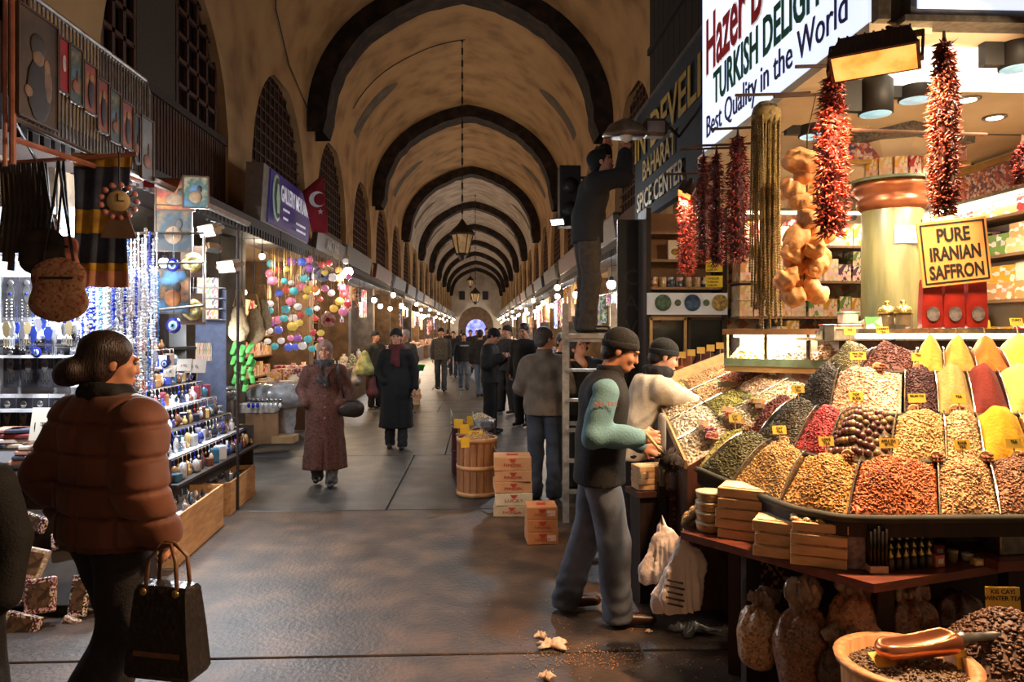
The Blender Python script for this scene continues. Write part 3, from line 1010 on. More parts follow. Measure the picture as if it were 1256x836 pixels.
def row_point(k, s, v):
    """s in 0..1 along the row, v 0 (front edge) to 1 (back edge)"""
    q = s * (NC - 1)
    i = min(NC - 2, int(q))
    fr = q - i
    a = CON[k][i] * (1 - fr) + CON[k][i + 1] * fr
    b = CON[k + 1][i] * (1 - fr) + CON[k + 1][i + 1] * fr
    return a + (b - a) * v
def s_of_px(k, px):
    xs = [proj(row_point(k, i / 120, .35))[0] for i in range(121)]
    return float(np.interp(px, xs, np.linspace(0, 1, 121)))
stand = thing('spice_stand', 'stepped dark wooden stand carrying four rows of spices', 'stand', (2.0, 3.4, 0))
SO = Vector((2.0, 3.4, 0))
stand_green = M('stand_edge', (44, 46, 38), (60, 58, 46), scale=9, rough=.8)
for k in range(5):
    mb = MB()
    A = CON[k]
    zt = LEV[k][0] - .012
    zb = (LEV[k - 1][0] - .06) if k else .87
    top = [tuple(Vector((p[0], p[1], zt)) - SO) for p in A[::4]]
    bot = [tuple(Vector((p[0], p[1], zb)) - SO) for p in A[::4]]
    v, f = strip(bot, top)
    mb.add(v, f)
    bk = [tuple(Vector((max(p[0], 2.3), max(p[1], 4.25), zt)) - SO) for p in A[::4]]
    v, f = strip(top, bk)
    mb.add(v, f)
    mb.build('tier', darkwood, stand)
    rim = MB().tube([Vector(p) - SO + Vector((0, 0, -.004)) for p in A[::4]], .012 if k else .018, 6)
    rim.build('tier_rim', stand_green, stand, True)
MB().box((.75, .55, .44), (1.7, 1.1, .86)).build('stand_body', darkwood, stand)
chrome = M('divider_steel', (190, 186, 176), rough=.2, metal=.9)
NR = np.random.RandomState(5)
OCT_V = np.array([(1, 0, 0), (-1, 0, 0), (0, 1, 0), (0, -1, 0), (0, 0, 1), (0, 0, -1)], float)
OCT_F = np.array([(0, 2, 4), (2, 1, 4), (1, 3, 4), (3, 0, 4), (2, 0, 5), (1, 2, 5), (3, 1, 5), (0, 3, 5)])
def grains(name, pts, size, mat, parent, aspect=(1, .7, .5), seed=0):
    r = np.random.RandomState(seed)
    n = len(pts)
    V = OCT_V[None] * (size * r.uniform(.7, 1.3, (n, 1, 1))) * np.array(aspect)
    a = r.uniform(0, 6.28, (n, 3))
    ca, sa, cb, sb = np.cos(a[:, 0]), np.sin(a[:, 0]), np.cos(a[:, 1]), np.sin(a[:, 1])
    R = np.zeros((n, 3, 3))
    R[:, 0, 0], R[:, 0, 1], R[:, 1, 0], R[:, 1, 1], R[:, 2, 2] = ca, -sa, sa, ca, 1
    R2 = np.zeros((n, 3, 3))
    R2[:, 0, 0], R2[:, 1, 1], R2[:, 1, 2], R2[:, 2, 1], R2[:, 2, 2] = 1, cb, -sb, sb, cb
    V = np.einsum('nij,nkj->nki', np.einsum('nij,njk->nik', R, R2), V) + np.asarray(pts)[:, None, :]
    Fc = (OCT_F[None] + 6 * np.arange(n)[:, None, None]).reshape(-1, 3)
    o = link(name, mesh_np(name, V.reshape(-1, 3), np.zeros((0, 4)), False, Fc), parent, mat)
    o['kind'] = 'stuff'
    return o
def gmat(key, cols, scale=120, rough=.6):
    return M('grain_' + key, cols[0], tuple(int(v * .72) for v in cols[1]), scale=scale, rough=rough, tex='voronoi', c3=cols[2] if len(cols) > 2 else None)
def heap(fn, name, label, cat, mat, ns=22, nv=12, h=.06, peak=.8, grain=None, gsize=.006, ng=900, seed=0, asp=(1, .7, .5), group=None, lump=.004):
    """mound over the patch fn(s, v) with s, v in 0..1"""
    r = random.Random(seed)
    ps = [[None] * (nv + 1) for _ in range(ns + 1)]
    ph = [r.uniform(0, 6) for _ in range(4)]
    def surf(a, b):
        p = np.array(fn(a, b))
        edge = (1 - abs(2 * a - 1) ** 1.7)
        p[2] += h * edge * (math.sin(math.pi * min(1, b * peak + .02)) if peak < 1 else b ** .8) + lump * (math.sin(a * 17 + ph[0]) + math.sin(b * 13 + ph[1] + a * 5))* min(1, 4 * edge)
        return p
    V = [surf(i / ns, j / nv) for i in range(ns + 1) for j in range(nv + 1)]
    base = np.mean(V, axis=0)
    base[2] = min(v[2] for v in V)
    V = [v - base for v in V]
    n1 = nv + 1
    Q = [(i * n1 + j, (i + 1) * n1 + j, (i + 1) * n1 + j + 1, i * n1 + j + 1) for i in range(ns) for j in range(nv)]
    # skirt down to the tray
    rim = [i * n1 for i in range(ns + 1)] + [ns * n1 + j for j in range(1, nv + 1)] + [i * n1 + nv for i in range(ns - 1, -1, -1)] + [j for j in range(nv - 1, 0, -1)]
    m0 = len(V)
    V += [V[i] + np.array((0, 0, -.03)) for i in rim]
    for q in range(len(rim)):
        q2 = (q + 1) % len(rim)
        Q.append((rim[q2], rim[q], m0 + q, m0 + q2))
    o = link(name, mesh_np(name, V, Q), None, mat)
    o.location = base
    tag(o, label, cat, group)
    if grain is not None:
        pts = []
        for _ in range(ng):
            a, b = r.random(), r.random()
            p = surf(a * .97 + .015, b * .97 + .015) - base
            p[2] += r.uniform(-.2, .6) * gsize
            pts.append(p)
        grains('grains', pts, gsize, grain, o, asp, seed)
    o['surf'] = 1
    return o, surf
def card(loc, words, w=.075, h=.045, rz=0, label='', group=None, tilt=-.25, col=(226, 190, 70), size=.016, parent=None, stake=.05):
    t = thing('price_card', label, 'price card', loc, rz, group)
    c = MB().box((0, 0, stake + h / 2), (w, .003, h)).build('card', M('card_%d_%d_%d' % col, col, tuple(int(v * .9) for v in col), scale=10, rough=.6), t)
    MB().tube([(0, .004, -.02), (0, .004, stake + .01)], .003, 4).build('stake', M('stake_wood', (190, 150, 96), rough=.7), t)
    for k, wd in enumerate(words):
        text('lettering', wd, size, ink, c, (0, -.003, stake + h - size * 1.05 * (k + 1)), RS, .0004, align='CENTER', bold=.0004)
    t.rotation_euler = (tilt, 0, rz)
    return t
def powder(key, c, c2=None):
    return M('powder_' + key, c, c2 or tuple(int(v * .82) for v in c), scale=9, rough=.95, bump=.3, bscale=60)
ROWS = [
    # row, px0, px1, key, label, powder colour or grain colours, words
    (0, 846, 880, 'pale_green_herb', 'pale green herb heap at the far end of the lowest row', [(150, 150, 70), (110, 116, 48), (176, 166, 96)], None),
    (0, 880, 915, 'dark_green_herb', 'dark green herb heap in the lowest row', [(70, 76, 42), (46, 54, 30), (96, 92, 54)], None),
    (0, 915, 968, 'mixed_nut', 'brown and green mixed tea heap beside the green herbs', [(150, 112, 58), (92, 70, 38), (196, 160, 92)], None),
    (0, 968, 1046, 'love_tea', 'speckled orange and yellow tea heap in the middle of the lowest row', [(180, 112, 52), (110, 72, 36), (206, 164, 84)], ('LOVE', 'TEA')),
    (0, 1046, 1152, 'apple_tea', 'large reddish orange apple tea heap in the lowest row', [(176, 88, 46), (122, 54, 30), (206, 128, 74)], ('APPLE TEA', '40 YTL')),
    (0, 1152, 1222, 'rose_tea', 'pale pinkish brown tea heap beside the apple tea', [(190, 140, 92), (140, 92, 60), (220, 182, 130)], ('ROSE', 'TEA')),
    (0, 1222, 1290, 'brown_tea', 'brown flaky tea heap beside the napkin holder', [(132, 88, 60), (86, 54, 38), (176, 128, 92)], ('TEA', '')),
    (1, 905, 945, 'sumac_bud', 'dull red dried bud heap at the far end of the second row', [(110, 44, 38), (74, 28, 26), (140, 66, 50)], None),
    (1, 945, 985, 'red_petal', 'dark green tea strip beside the red dried buds', [(62, 58, 40), (44, 42, 28), (84, 76, 54)], None),
    (1, 985, 1022, 'crimson_berry', 'crimson dried berry heap in the second row', [(150, 40, 50), (100, 24, 36), (178, 66, 66)], None),
    (1, 1022, 1095, 'bud_bed', 'bed of round purple and green buds in the second row', [(84, 66, 56), (60, 46, 40), (112, 96, 70)], ('TOP', 'BUDS')),
    (1, 1095, 1160, 'linden_tea', 'yellowish linden tea heap with green flecks', [(196, 160, 96), (150, 116, 62), (214, 186, 128)], ('RELAX TEA', '')),
    (1, 1160, 1204, 'jasmine_mix', 'pale pink and cream flower tea heap', [(206, 172, 120), (160, 108, 78), (226, 200, 150)], ('TEA', '')),
    (1, 1204, 1262, 'turmeric', 'bright yellow turmeric powder heap in the second row', (222, 166, 36), None),
    (1, 1262, 1330, 'mustard', 'mustard yellow powder heap at the end of the second row', (206, 158, 42), None),
    (2, 985, 1022, 'black_tea', 'black tea heap at the far end of the third row', [(44, 40, 38), (28, 24, 26), (64, 58, 50)], None),
    (2, 1022, 1110, 'pink_tea', 'pink and cream petal tea heap in the third row', [(206, 166, 140), (164, 116, 96), (228, 200, 170)], ('PINK TEA', '30 YTL')),
    (2, 1110, 1150, 'hibiscus', 'dark purple hibiscus heap beside the pink tea', [(60, 34, 40), (38, 22, 28), (86, 52, 56)], ('TEA', '')),
    (2, 1150, 1192, 'thyme', 'khaki thyme powder heap in the third row', (168, 140, 82), None),
    (2, 1192, 1234, 'sumac', 'dark maroon sumac powder heap', (112, 38, 30), None),
    (2, 1234, 1290, 'pale_ginger', 'pale yellow ginger powder heap in the third row', (224, 192, 104), None),
    (3, 1020, 1062, 'green_leaf', 'grey green leaf heap at the far end of the top row', [(96, 96, 60), (66, 70, 42), (126, 120, 80)], ('TEA', '')),
    (3, 1062, 1122, 'maroon_petal', 'dark maroon dried petal heap in the top row', [(80, 38, 32), (52, 24, 22), (110, 58, 44)], ('CHERRY', 'TEA')),
    (3, 1122, 1158, 'olive_curry', 'olive yellow curry powder cone in the top row', (186, 158, 62), ('KORI', '')),
    (3, 1158, 1196, 'orange_pepper', 'pale orange powder cone in the top row', (222, 150, 68), ('BAHAR', '')),
    (3, 1196, 1234, 'paprika', 'deep orange paprika cone in the top row', (206, 110, 38), ('BIBER', '')),
    (3, 1234, 1282, 'golden_curry', 'golden yellow curry cone in the top row', (228, 178, 66), ('CURRY', '')),
]
HEAPS = {}
for i, (k, a, b, key, label, cols, words) in enumerate(ROWS):
    s0, s1 = s_of_px(k, a), s_of_px(k, b)
    if s1 - s0 < .004:
        s1 = s0 + .02
    fn = lambda u, v, k=k, s0=s0, s1=s1: row_point(k, s0 + (s1 - s0) * (.02 + .96 * u), .04 + .9 * v)
    if isinstance(cols, tuple):
        o, sf = heap(fn, 'spice_heap', label, 'spice heap', powder(key, cols), h=.13 if k == 3 else .11, peak=.78 if k == 3 else .82, seed=i, group='spice heaps', ns=26, nv=16)
    else:
        area = np.linalg.norm(np.array(fn(0, .5)) - np.array(fn(1, .5)))
        big = k == 1 and key == 'bud_bed'
        o, sf = heap(fn, 'tea_heap', label, 'tea heap', gmat(key + '_bed', cols, 160), h=.085, seed=i, peak=.85, grain=None if big else gmat(key, cols, 110), gsize=.009 if k < 2 else .0085, ng=int(4600 * area), group='tea heaps')
        if big:
            me = MB().ball((0, 0, 0), .0165, 10, 7).mesh('dried_bud', True)
            budm = palette('dried_bud', [(92, 62, 58), (120, 104, 62), (74, 44, 46), (104, 78, 64), (132, 112, 74), (84, 50, 52)], rough=.35, coat=.3)
            nrow = 9
            for q in range(nrow):
                for w in range(11):
                    u, v = (w + .5 + (.5 if q % 2 else 0)) / 11.5, (q + .5) / nrow
                    pnt = sf(min(.98, u + rnd.uniform(-.02, .02)), v)
                    put('dried_bud', me, budm, (pnt[0], pnt[1], pnt[2] + .006 + rnd.uniform(0, .004)), (0, 0, 0), rnd.uniform(.9, 1.15), 'round purple or green dried bud in the second row heap', 'dried bud', 'round dried buds in the second row')
    HEAPS[key] = sf
    # divider at the heap's right side
    pts = [Vector(np.array(row_point(k, s1, .02 + .96 * q / 8)) + np.array((0, 0, .05 * math.sin(math.pi * min(1, (q / 8) * .8 + .05))))) - SO for q in range(9)]
    dv = MB()
    n = len(pts)
    dv.add([tuple(p) for p in pts] + [tuple(p - Vector((0, 0, .06))) for p in pts] , [(i2, i2 + 1, n + i2 + 1, n + i2) for i2 in range(n - 1)])
    dv.tube(pts, .004, 5)
    dv.build('divider', chrome, stand)
    if words is not None or k in (0, 1) and i % 2 == 0:
        pk = sf(.5, .8 if k < 3 else .72)
        ws = words or ('CAY', 'TEA')
        card(pk + np.array((0, 0, -.005)), ws, .07 if len(ws[0]) < 8 else .085, .042, label='yellow price card in the ' + ' '.join(label.split()[:9]), group=None, size=.017 if len(ws[0]) < 7 else .0135)
# cinnamon bundles laid between the heaps
cin = M('cinnamon', (140, 84, 48), (100, 56, 32), scale=30, rough=.7, stretch=(1, 14, 14))
def cinnamon(loc, rz, label, n=7, L=.11):
    t = thing('cinnamon_bundle', label, 'cinnamon', loc, rz, 'cinnamon bundles on the spice stand')
    for q in range(n):
        a, b = (q % 3 - 1) * .014, (q // 3) * .013
        MB().tube([(-L / 2, a, b + .008), (L / 2, a, b + .008)], .007, 6).build('stick', cin, t, True)
    MB().lathe([(.024, -.006), (.027, 0), (.024, .006)], (0, 0, .02), 12, (0, math.pi / 2, 0)).build('twine', M('twine', (196, 170, 120), rough=.9), t)
for i, (k, px, lab) in enumerate(((1, 1046, 'cinnamon bundle at the corner above the apple tea'), (1, 1148, 'cinnamon bundle above the rose tea'), (1, 1204, 'cinnamon bundle on the ridge below the turmeric'), (1, 1242, 'cinnamon bundle at the end of the lowest row'),
                              (2, 1120, 'cinnamon bundle below the hibiscus heap'), (2, 1168, 'cinnamon bundle below the thyme heap'), (3, 1082, 'cinnamon bundle above the pink tea'), (3, 1128, 'cinnamon bundle above the hibiscus heap'), (1, 935, 'cinnamon bundle above the mixed tea'), (1, 975, 'cinnamon bundle above the love tea card'))):
    p = row_point(k, s_of_px(k, px), 0)
    cinnamon((p[0], p[1], p[2] + .004), rnd.uniform(.6, 1.4), lab)
# ---- delight bed on the aisle side
NL, FL, FR_, NR_ = [np.array(p, float) for p in ((1.19, 4.16, .95), (1.36, 5.65, 1.24), (2.0, 5.9, 1.44), (2.02, 4.32, 1.37))]
def bed(u, v):
    """u along the aisle (near to far), v up towards the wall"""
    a = NL + (FL - NL) * u
    b = NR_ + (FR_ - NR_) * u
    return a + (b - a) * v
bedt = thing('delight_counter', 'sloping wooden counter with open trays of delight and nuts', 'counter', (1.6, 5.0, 0))
BO = Vector((1.6, 5.0, 0))
mb = MB()
c4 = [NL, FL, FR_, NR_]
mb.add([tuple(Vector(p) - BO + Vector((0, 0, -.02))) for p in c4] + [(p[0] - BO.x, p[1] - BO.y, .1) for p in c4], [(0, 3, 2, 1), (0, 1, 5, 4), (1, 2, 6, 5), (2, 3, 7, 6), (3, 0, 4, 7)])
mb.build('counter_body', redwood, bedt)
ply = M('pale_ply', (206, 172, 120), (188, 152, 102), scale=5, rough=.55, stretch=(1, 8, 8))
for a, b in ((FL, FR_), (NL, FL)):
    hgt = .09 if a is FL else .02
    v = [Vector(a) - BO - Vector((0, 0, .03)), Vector(b) - BO - Vector((0, 0, .03)), Vector(b) - BO + Vector((0, 0, hgt)), Vector(a) - BO + Vector((0, 0, hgt))]
    off = Vector((-.012, .012, 0))
    MB().add([tuple(p) for p in v] + [tuple(p + off) for p in v], [(0, 1, 2, 3), (7, 6, 5, 4), (0, 4, 5, 1), (3, 2, 6, 7), (0, 3, 7, 4), (1, 5, 6, 2)]).build('side_board', ply, bedt)
BED = [
    (0, .25, 0, .36, 'white_delight', 'white sugar-dusted delight heap nearest the vest seller', [(226, 214, 190), (196, 180, 150), (240, 232, 214)], .014),
    (0, .25, .36, .68, 'pistachio_delight', 'cream delight cubes heap beside the herb trays', [(214, 196, 160), (176, 154, 112), (232, 220, 190)], .013),
    (0, .25, .68, 1, 'peeled_almond', 'pale almond heap at the near upper end of the delight counter', [(220, 190, 140), (186, 150, 100), (236, 214, 170)], .01),
    (.25, .5, 0, .36, 'sugared_nut', 'sugared white nut heap on the delight counter', [(220, 204, 176), (186, 168, 134), (240, 228, 204)], .012),
    (.25, .5, .36, .68, 'green_pistachio', 'green pistachio strip on the delight counter', [(150, 146, 66), (116, 112, 46), (180, 170, 90)], .01),
    (.25, .5, .68, 1, 'pale_delight', 'pale pink delight heap on the delight counter', [(222, 186, 150), (190, 146, 110), (238, 214, 184)], .013),
    (.5, .76, 0, .36, 'cream_nougat', 'cream nougat heap under the reaching vendor', [(216, 190, 148), (186, 158, 112), (236, 216, 182)], .013),
    (.5, .76, .36, .68, 'tan_nut', 'tan roasted nut heap on the delight counter', [(206, 160, 108), (160, 112, 68), (226, 190, 142)], .011),
    (.5, .76, .68, 1, 'brown_date', 'reddish brown date heap on the delight counter', [(140, 74, 42), (98, 48, 28), (170, 104, 64)], .013),
    (.76, 1, 0, .36, 'green_raisin', 'greenish raisin heap at the far corner of the delight counter', [(170, 156, 86), (130, 118, 60), (196, 182, 116)], .01),
    (.76, 1, .36, 1, 'hazelnut', 'brown hazelnut heap at the far end of the delight counter', [(186, 136, 84), (140, 94, 54), (212, 172, 124)], .011),
]
for i, (u0, u1, v0, v1, key, label, cols, gs) in enumerate(BED):
    fn = lambda a, b, u0=u0, u1=u1, v0=v0, v1=v1: bed(u0 + (u1 - u0) * (.03 + .94 * a), v0 + (v1 - v0) * (.03 + .94 * b))
    o, sf = heap(fn, 'sweets_heap', label, 'sweets heap', gmat(key + '_bed', cols, 90), h=.035, seed=50 + i, peak=.95, grain=gmat(key, cols, 70), gsize=gs, ng=420, asp=(1, .85, .8), group='heaps on the delight counter', ns=12, nv=10)
for u in (.25, .5, .76):
    MB().tube([Vector(bed(u, q / 6)) - BO + Vector((0, 0, .015)) for q in range(7)], .006, 5).build('tray_divider', chrome, bedt)
for v in (.36, .68):
    MB().tube([Vector(bed(q / 8, v)) - BO + Vector((0, 0, .015)) for q in range(9)], .006, 5).build('tray_divider', chrome, bedt)
card(bed(.52, .62) + np.array((0, 0, .01)), ('', ''), .13, .035, label='blank steel price holder on the delight counter', col=(170, 160, 140), stake=.02)
# packets of nougat piled at the near edge of the bed
pk = palette('nougat_packet', [(226, 214, 190), (206, 190, 160), (236, 226, 206)], rough=.25, print_scale=5, coat=.3)
for i in range(12):
    u, v = .03 + (i % 4) * .05, .2 + (i // 4) * .2
    b_ = bed(u, v)
    put('nougat_packet', packme, pk, (b_[0], b_[1], b_[2] + .04 + .012 * (i % 2)), (.1, .15, 1.2 + .1 * (i % 3)), (.16, .07, .03), 'cellophane-wrapped white nougat packet piled on the delight heap', 'packet', 'nougat packets on the delight counter')
# ---- lit glass case above the bed
gc = thing('glass_display_case', 'lit glass display case of sweets above the spice rows', 'display case', at(890, 447, 5.0))
A0, A1 = at(890, 445, 5.05), at(1048, 452, 4.62)
dirv = (A1 - A0)
ln = math.hypot(dirv.x, dirv.y)
rzc = math.atan2(dirv.y, dirv.x)
gc.rotation_euler = (0, 0, rzc)
zb = 1.49
gc.location = (A0.x, A0.y, zb)
MB().box((ln / 2, .18, -.03), (ln, .42, .05)).build('case_base', ply, gc)
MB().box((ln / 2, -.035, .01), (ln, .012, .05)).build('front_glass', M('green_glass', (150, 176, 150), rough=.1, coat=.5), gc)
MB().box((ln / 2, .02, .215), (ln * 1.04, .09, .04)).build('top_rail', M('rail_wood', (150, 110, 74), rough=.4), gc)
MB().box((ln / 2, .38, .1), (ln, .02, .26)).build('case_back', M('case_white', (240, 228, 200), rough=.4), gc)
for s_ in (0, .33, .66, 1):
    MB().box((ln * s_, .02, .1), (.02, .05, .2)).build('post', steel, gc)
m4 = Matrix.Translation(gc.location) @ Matrix.Rotation(rzc, 4, 'Z')
tube_light(m4 @ Vector((.03, .1, .19)), m4 @ Vector((ln - .03, .1, .19)), 40, 'bright tube light inside the glass display case', (math.radians(10), 0, 0))
for i, (a, b, key, label, cols) in enumerate(((0, .3, 'saffron_sweet', 'yellow sweets heap in the lit glass case', [(236, 190, 90), (214, 160, 70), (246, 222, 150)]), (.3, .62, 'white_sweet', 'white sweets heap in the middle of the lit glass case', [(244, 232, 204), (224, 206, 170), (250, 242, 222)]), (.62, 1, 'rose_sweet', 'pink and green sweets heap in the lit glass case', [(216, 130, 110), (150, 150, 80), (236, 190, 160)]))):
    fn = lambda u, v, a=a, b=b: tuple(m4 @ Vector((ln * (a + (b - a) * u), .0 + .3 * v, .0 + .06 * v)))
    heap(fn, 'case_sweets', label, 'sweets heap', gmat(key + '_bed', cols, 90), h=.11, seed=80 + i, grain=gmat(key, cols, 70), gsize=.012, ng=260, asp=(1, .85, .8), ns=10, nv=8)
# ================================================================== STRINGS HUNG UNDER THE SIGN
twig = M('twig', (84, 58, 40), (60, 40, 28), scale=12, rough=.8)
def rod(p, label):
    o = thing('hanging_rod', label, 'rod', (SX - .06, p.y, p.z + .05))
    MB().tube([(p.x - SX - .12, 0, 0), (.02, .02, .02), (.12, .03, .03)], .009, 6).build('twig', twig, o)
    return o
def spindle(pts, dirs, L, r, name, mat, parent):
    """stretched octahedra at pts pointing along dirs"""
    n = len(pts)
    d = dirs / np.linalg.norm(dirs, axis=1, keepdims=True)
    a = np.cross(d, np.array((.3, .5, .8)))
    a /= np.linalg.norm(a, axis=1, keepdims=True)
    b = np.cross(d, a)
    L = np.asarray(L).reshape(-1, 1)
    V = np.stack([pts + d * L, pts - d * L * .35, pts + a * r, pts - a * r, pts + b * r, pts - b * r], 1)
    T = np.array([(0, 2, 4), (0, 4, 3), (0, 3, 5), (0, 5, 2), (1, 4, 2), (1, 3, 4), (1, 5, 3), (1, 2, 5)])
    T = (T[None] + 6 * np.arange(n)[:, None, None]).reshape(-1, 3)
    o = link(name, mesh_np(name, V.reshape(-1, 3), np.zeros((0, 4)), False, T), parent, mat)
    o['kind'] = 'stuff'
    return o
def pepper_string(px, y0, y1, d, wpx, label, cols, n=520, seed=0, rl=.035):
    top, bot = at(px, y0, d), at(px, y1, d)
    t = thing('pepper_string', label, 'pepper string', top, group='strings of dried peppers')
    H = top.z - bot.z
    R = wpx * d / 900 / 2
    n = int(n * 1.7)
    r = np.random.RandomState(seed)
    z = -H * r.uniform(0, 1, n)
    q = -z / H
    rad = R * (.45 + .55 * np.minimum(1, q * 3.2)) * np.where(q > .93, .75, 1)
    a = r.uniform(0, 6.28, n)
    k = np.sqrt(r.uniform(.25, 1, n)) * rad * .8
    pts = np.stack([k * np.cos(a), k * np.sin(a), z], 1)
    dirs = np.stack([np.cos(a) + r.normal(0, .5, n), np.sin(a) + r.normal(0, .5, n), r.normal(-.3, .5, n)], 1)
    spindle(pts, dirs, rl * r.uniform(.6, 1.3, n), .006, 'peppers', gmat(label, cols, 40, .35), t)
    for s_ in (-1, 0, 1):
        MB().tube([(0, 0, .05), (s_ * R * .4, 0, -H * .5), (s_ * R * .5, .01, -H * .97)], .006, 5).build('cord', twig, t)
    # filled core so that the bunch is not see-through
    MB().lathe([(.008, .02), (R * .25, -.03), (R * .45, -H * .3), (R * .5, -H * .9), (.01, -H * .98)], seg=10).build('core', M('pepper_core_' + label, cols[1], rough=.7), t, True)
    rod(top, 'thin twig under the sign holding the ' + ' '.join(label.split()[:8]))
RED = [(142, 36, 24), (84, 18, 16), (176, 60, 34)]
DRK = [(110, 24, 24), (64, 12, 16), (140, 42, 36)]
pepper_string(1020, 95, 290, 3.6, 46, 'thick string of bright red dried peppers beside the peach garland', RED, 720, 1)
pepper_string(1158, 52, 262, 3.25, 40, 'long red brown pepper string above the saffron card', [(124, 44, 28), (76, 24, 18), (160, 70, 44)], 800, 2, .03)
pepper_string(905, 168, 322, 4.9, 34, 'dark red pepper string next to the green bean strands', DRK, 560, 3)
pepper_string(879, 188, 326, 5.1, 20, 'narrow dark red pepper string, second from the bean strands', DRK, 340, 4)
pepper_string(863, 192, 322, 5.3, 20, 'narrow dark red pepper string, third from the bean strands', DRK, 340, 5)
pepper_string(842, 222, 336, 5.7, 26, 'red pepper string hanging farthest along the sign', [(150, 34, 24), (92, 18, 16), (180, 56, 36)], 420, 6)
pepper_string(1254, 178, 225, 3.6, 26, 'short red pepper string at the edge of the shop', DRK, 160, 7)
# bean strands
top, bot = at(940, 128, 4.2), at(940, 402, 4.2)
t = thing('bean_string', 'long bunch of tan green dried okra strands hanging under the sign', 'okra bunch', top)
H = top.z - bot.z
prof = [(.003, 0)]
nb = 70
for k in range(nb):
    z = -H * .82 * (k + .5) / nb
    prof += [(.0075, z + .004), (.004, z - .006)]
strand_me = MB().lathe(prof, seg=5).mesh('strand')
okra = M('dried_okra', (134, 112, 60), (92, 78, 40), scale=60, rough=.7, tex='voronoi', c3=(160, 138, 84))
for k in range(46):
    a = k * 2.4
    r_ = .092 * math.sqrt((k + .5) / 46)
    o = put('strand', strand_me, okra, (r_ * math.cos(a) * .9, r_ * math.sin(a) * .7, -.03 - .05 * (r_ / .092) ** 3), (rnd.uniform(-.02, .02), rnd.uniform(-.02, .02), a), (1, 1, rnd.uniform(.8, 1.2)), parent=t)
MB().ball((0, 0, -.06), .092, 12, 6, (.95, .75, .9)).build('bundle_head', okra, t, True)
rod(top, 'thin twig under the sign holding the okra strands')
# garland of hollow dried vegetables
t = thing('dried_vegetable_garland', 'garland of large peach coloured dried vegetable shells', 'garland', at(990, 188, 3.9))
g0 = at(990, 188, 3.9)
shell = M('dried_shell', (238, 176, 112), (206, 134, 76), scale=7, rough=.6, bump=.5, bscale=22, c3=(244, 190, 126))
vari = []
for v in range(4):
    s_ = SDF(.02).ell((0, 0, 0), (.085, .07, .062)).ell((.04, .01, .012), (.05, .055, .045)).ell((-.05, -.01, -.005), (.045, .05, .046))
    s_.mod(lambda P, v=v: .015 * noise3(P, 30 + v, 55) + .009 * np.abs(np.sin(P[1] * 70 + 20 * P[0] + v)))
    V, Q = s_.net(.0085)
    vari.append(mesh_np('dried_shell', V, Q))
for i, (px, py, w, ry) in enumerate(((984, 198, 46, .3), (992, 214, 44, -.5), (972, 232, 40, .6), (984, 247, 36, .2), (1008, 241, 46, -.3), (992, 270, 48, .1), (1004, 286, 42, -.2), (977, 292, 44, .9), (998, 304, 40, .2), (974, 315, 44, -.6), (1004, 322, 42, 1.2), (992, 330, 40, .3), (965, 343, 44, -.1), (996, 355, 44, .8), (974, 364, 40, .4))):
    p = at(px, py, 3.9 + rnd.uniform(-.03, .03))
    put('dried_shell', vari[i % 4], shell, p - g0, (rnd.uniform(-1.5, 1.5), ry, rnd.uniform(0, 6)), w / 42 * .98, parent=t)
MB().tube([(0, 0, .1), (.0, 0, -.3), (-.02, 0, -.75)], .004, 5).build('cord', twig, t)
MB().tube([(0, 0, .1), (.05, .0, g0.z * 0 + .32)], .003, 5).build('cord', twig, t)
rod(g0 + Vector((0, 0, .25)), 'thin twig under the sign holding the peach garland')
# ================================================================== PLANK AND WHAT STANDS ON IT
def atz(px, py, z):
    return at(px, py, (EYE - z) * F_PX / (py - HOR))
PZ = .73
pl_edge = M('plank_wood', (116, 58, 38), (84, 40, 26), scale=6, rough=.45, stretch=(1, 5, 5), coat=.2)
pts = [atz(835, 652, PZ), atz(1072, 716, PZ), atz(1242, 690, PZ), Vector((2.5, 3.5, PZ)), Vector((1.8, 4.0, PZ)), Vector((1.25, 4.0, PZ))]
c0 = atz(1000, 680, PZ)
pk_ = thing('counter_plank', 'reddish wooden plank shelf with a pointed corner below the spice trays', 'shelf', (c0.x, c0.y, 0))
n = len(pts)
v = [(p.x - c0.x, p.y - c0.y, PZ - .035) for p in pts] + [(p.x - c0.x, p.y - c0.y, PZ) for p in pts]
MB().add(v, [tuple(range(n - 1, -1, -1)), tuple(range(n, 2 * n))] + [(i, (i + 1) % n, n + (i + 1) % n, n + i) for i in range(n)]).build('plank', pl_edge, pk_)
for px, py in ((905, 672), (1072, 712)):
    q = atz(px, py, PZ)
    MB().box((q.x - c0.x + .12, q.y - c0.y + .16, (PZ - .035) / 2), (.07, .07, PZ - .035)).build('leg', darkwood, pk_)
# base cabinet front with a woven lozenge
q = at(942, 712, 3.55)
cb = thing('base_cabinet', 'dark red cabinet under the plank with an inlaid lozenge door', 'cabinet', (q.x, q.y, 0), -.42)
MB().box((.12, .2, .33), (.62, .3, .66)).build('body', M('dark_red_wood', (64, 28, 22), (44, 18, 16), scale=5, rough=.5), cb)
kil = M('kilim_inlay', (176, 140, 96), (60, 30, 26), scale=46, rough=.6, tex='check')
for k, (s_, m_) in enumerate(((1, kil), (.72, M('kilim_dark', (70, 32, 26), rough=.6)), (.55, kil), (.3, M('kilim_dark')))):
    MB().prism([(0, -.15 * s_), (.1 * s_, 0), (0, .15 * s_), (-.1 * s_, 0)], .046 - k * .004, .06, Matrix.Translation((0, 0, .5))).build('lozenge', m_, cb)
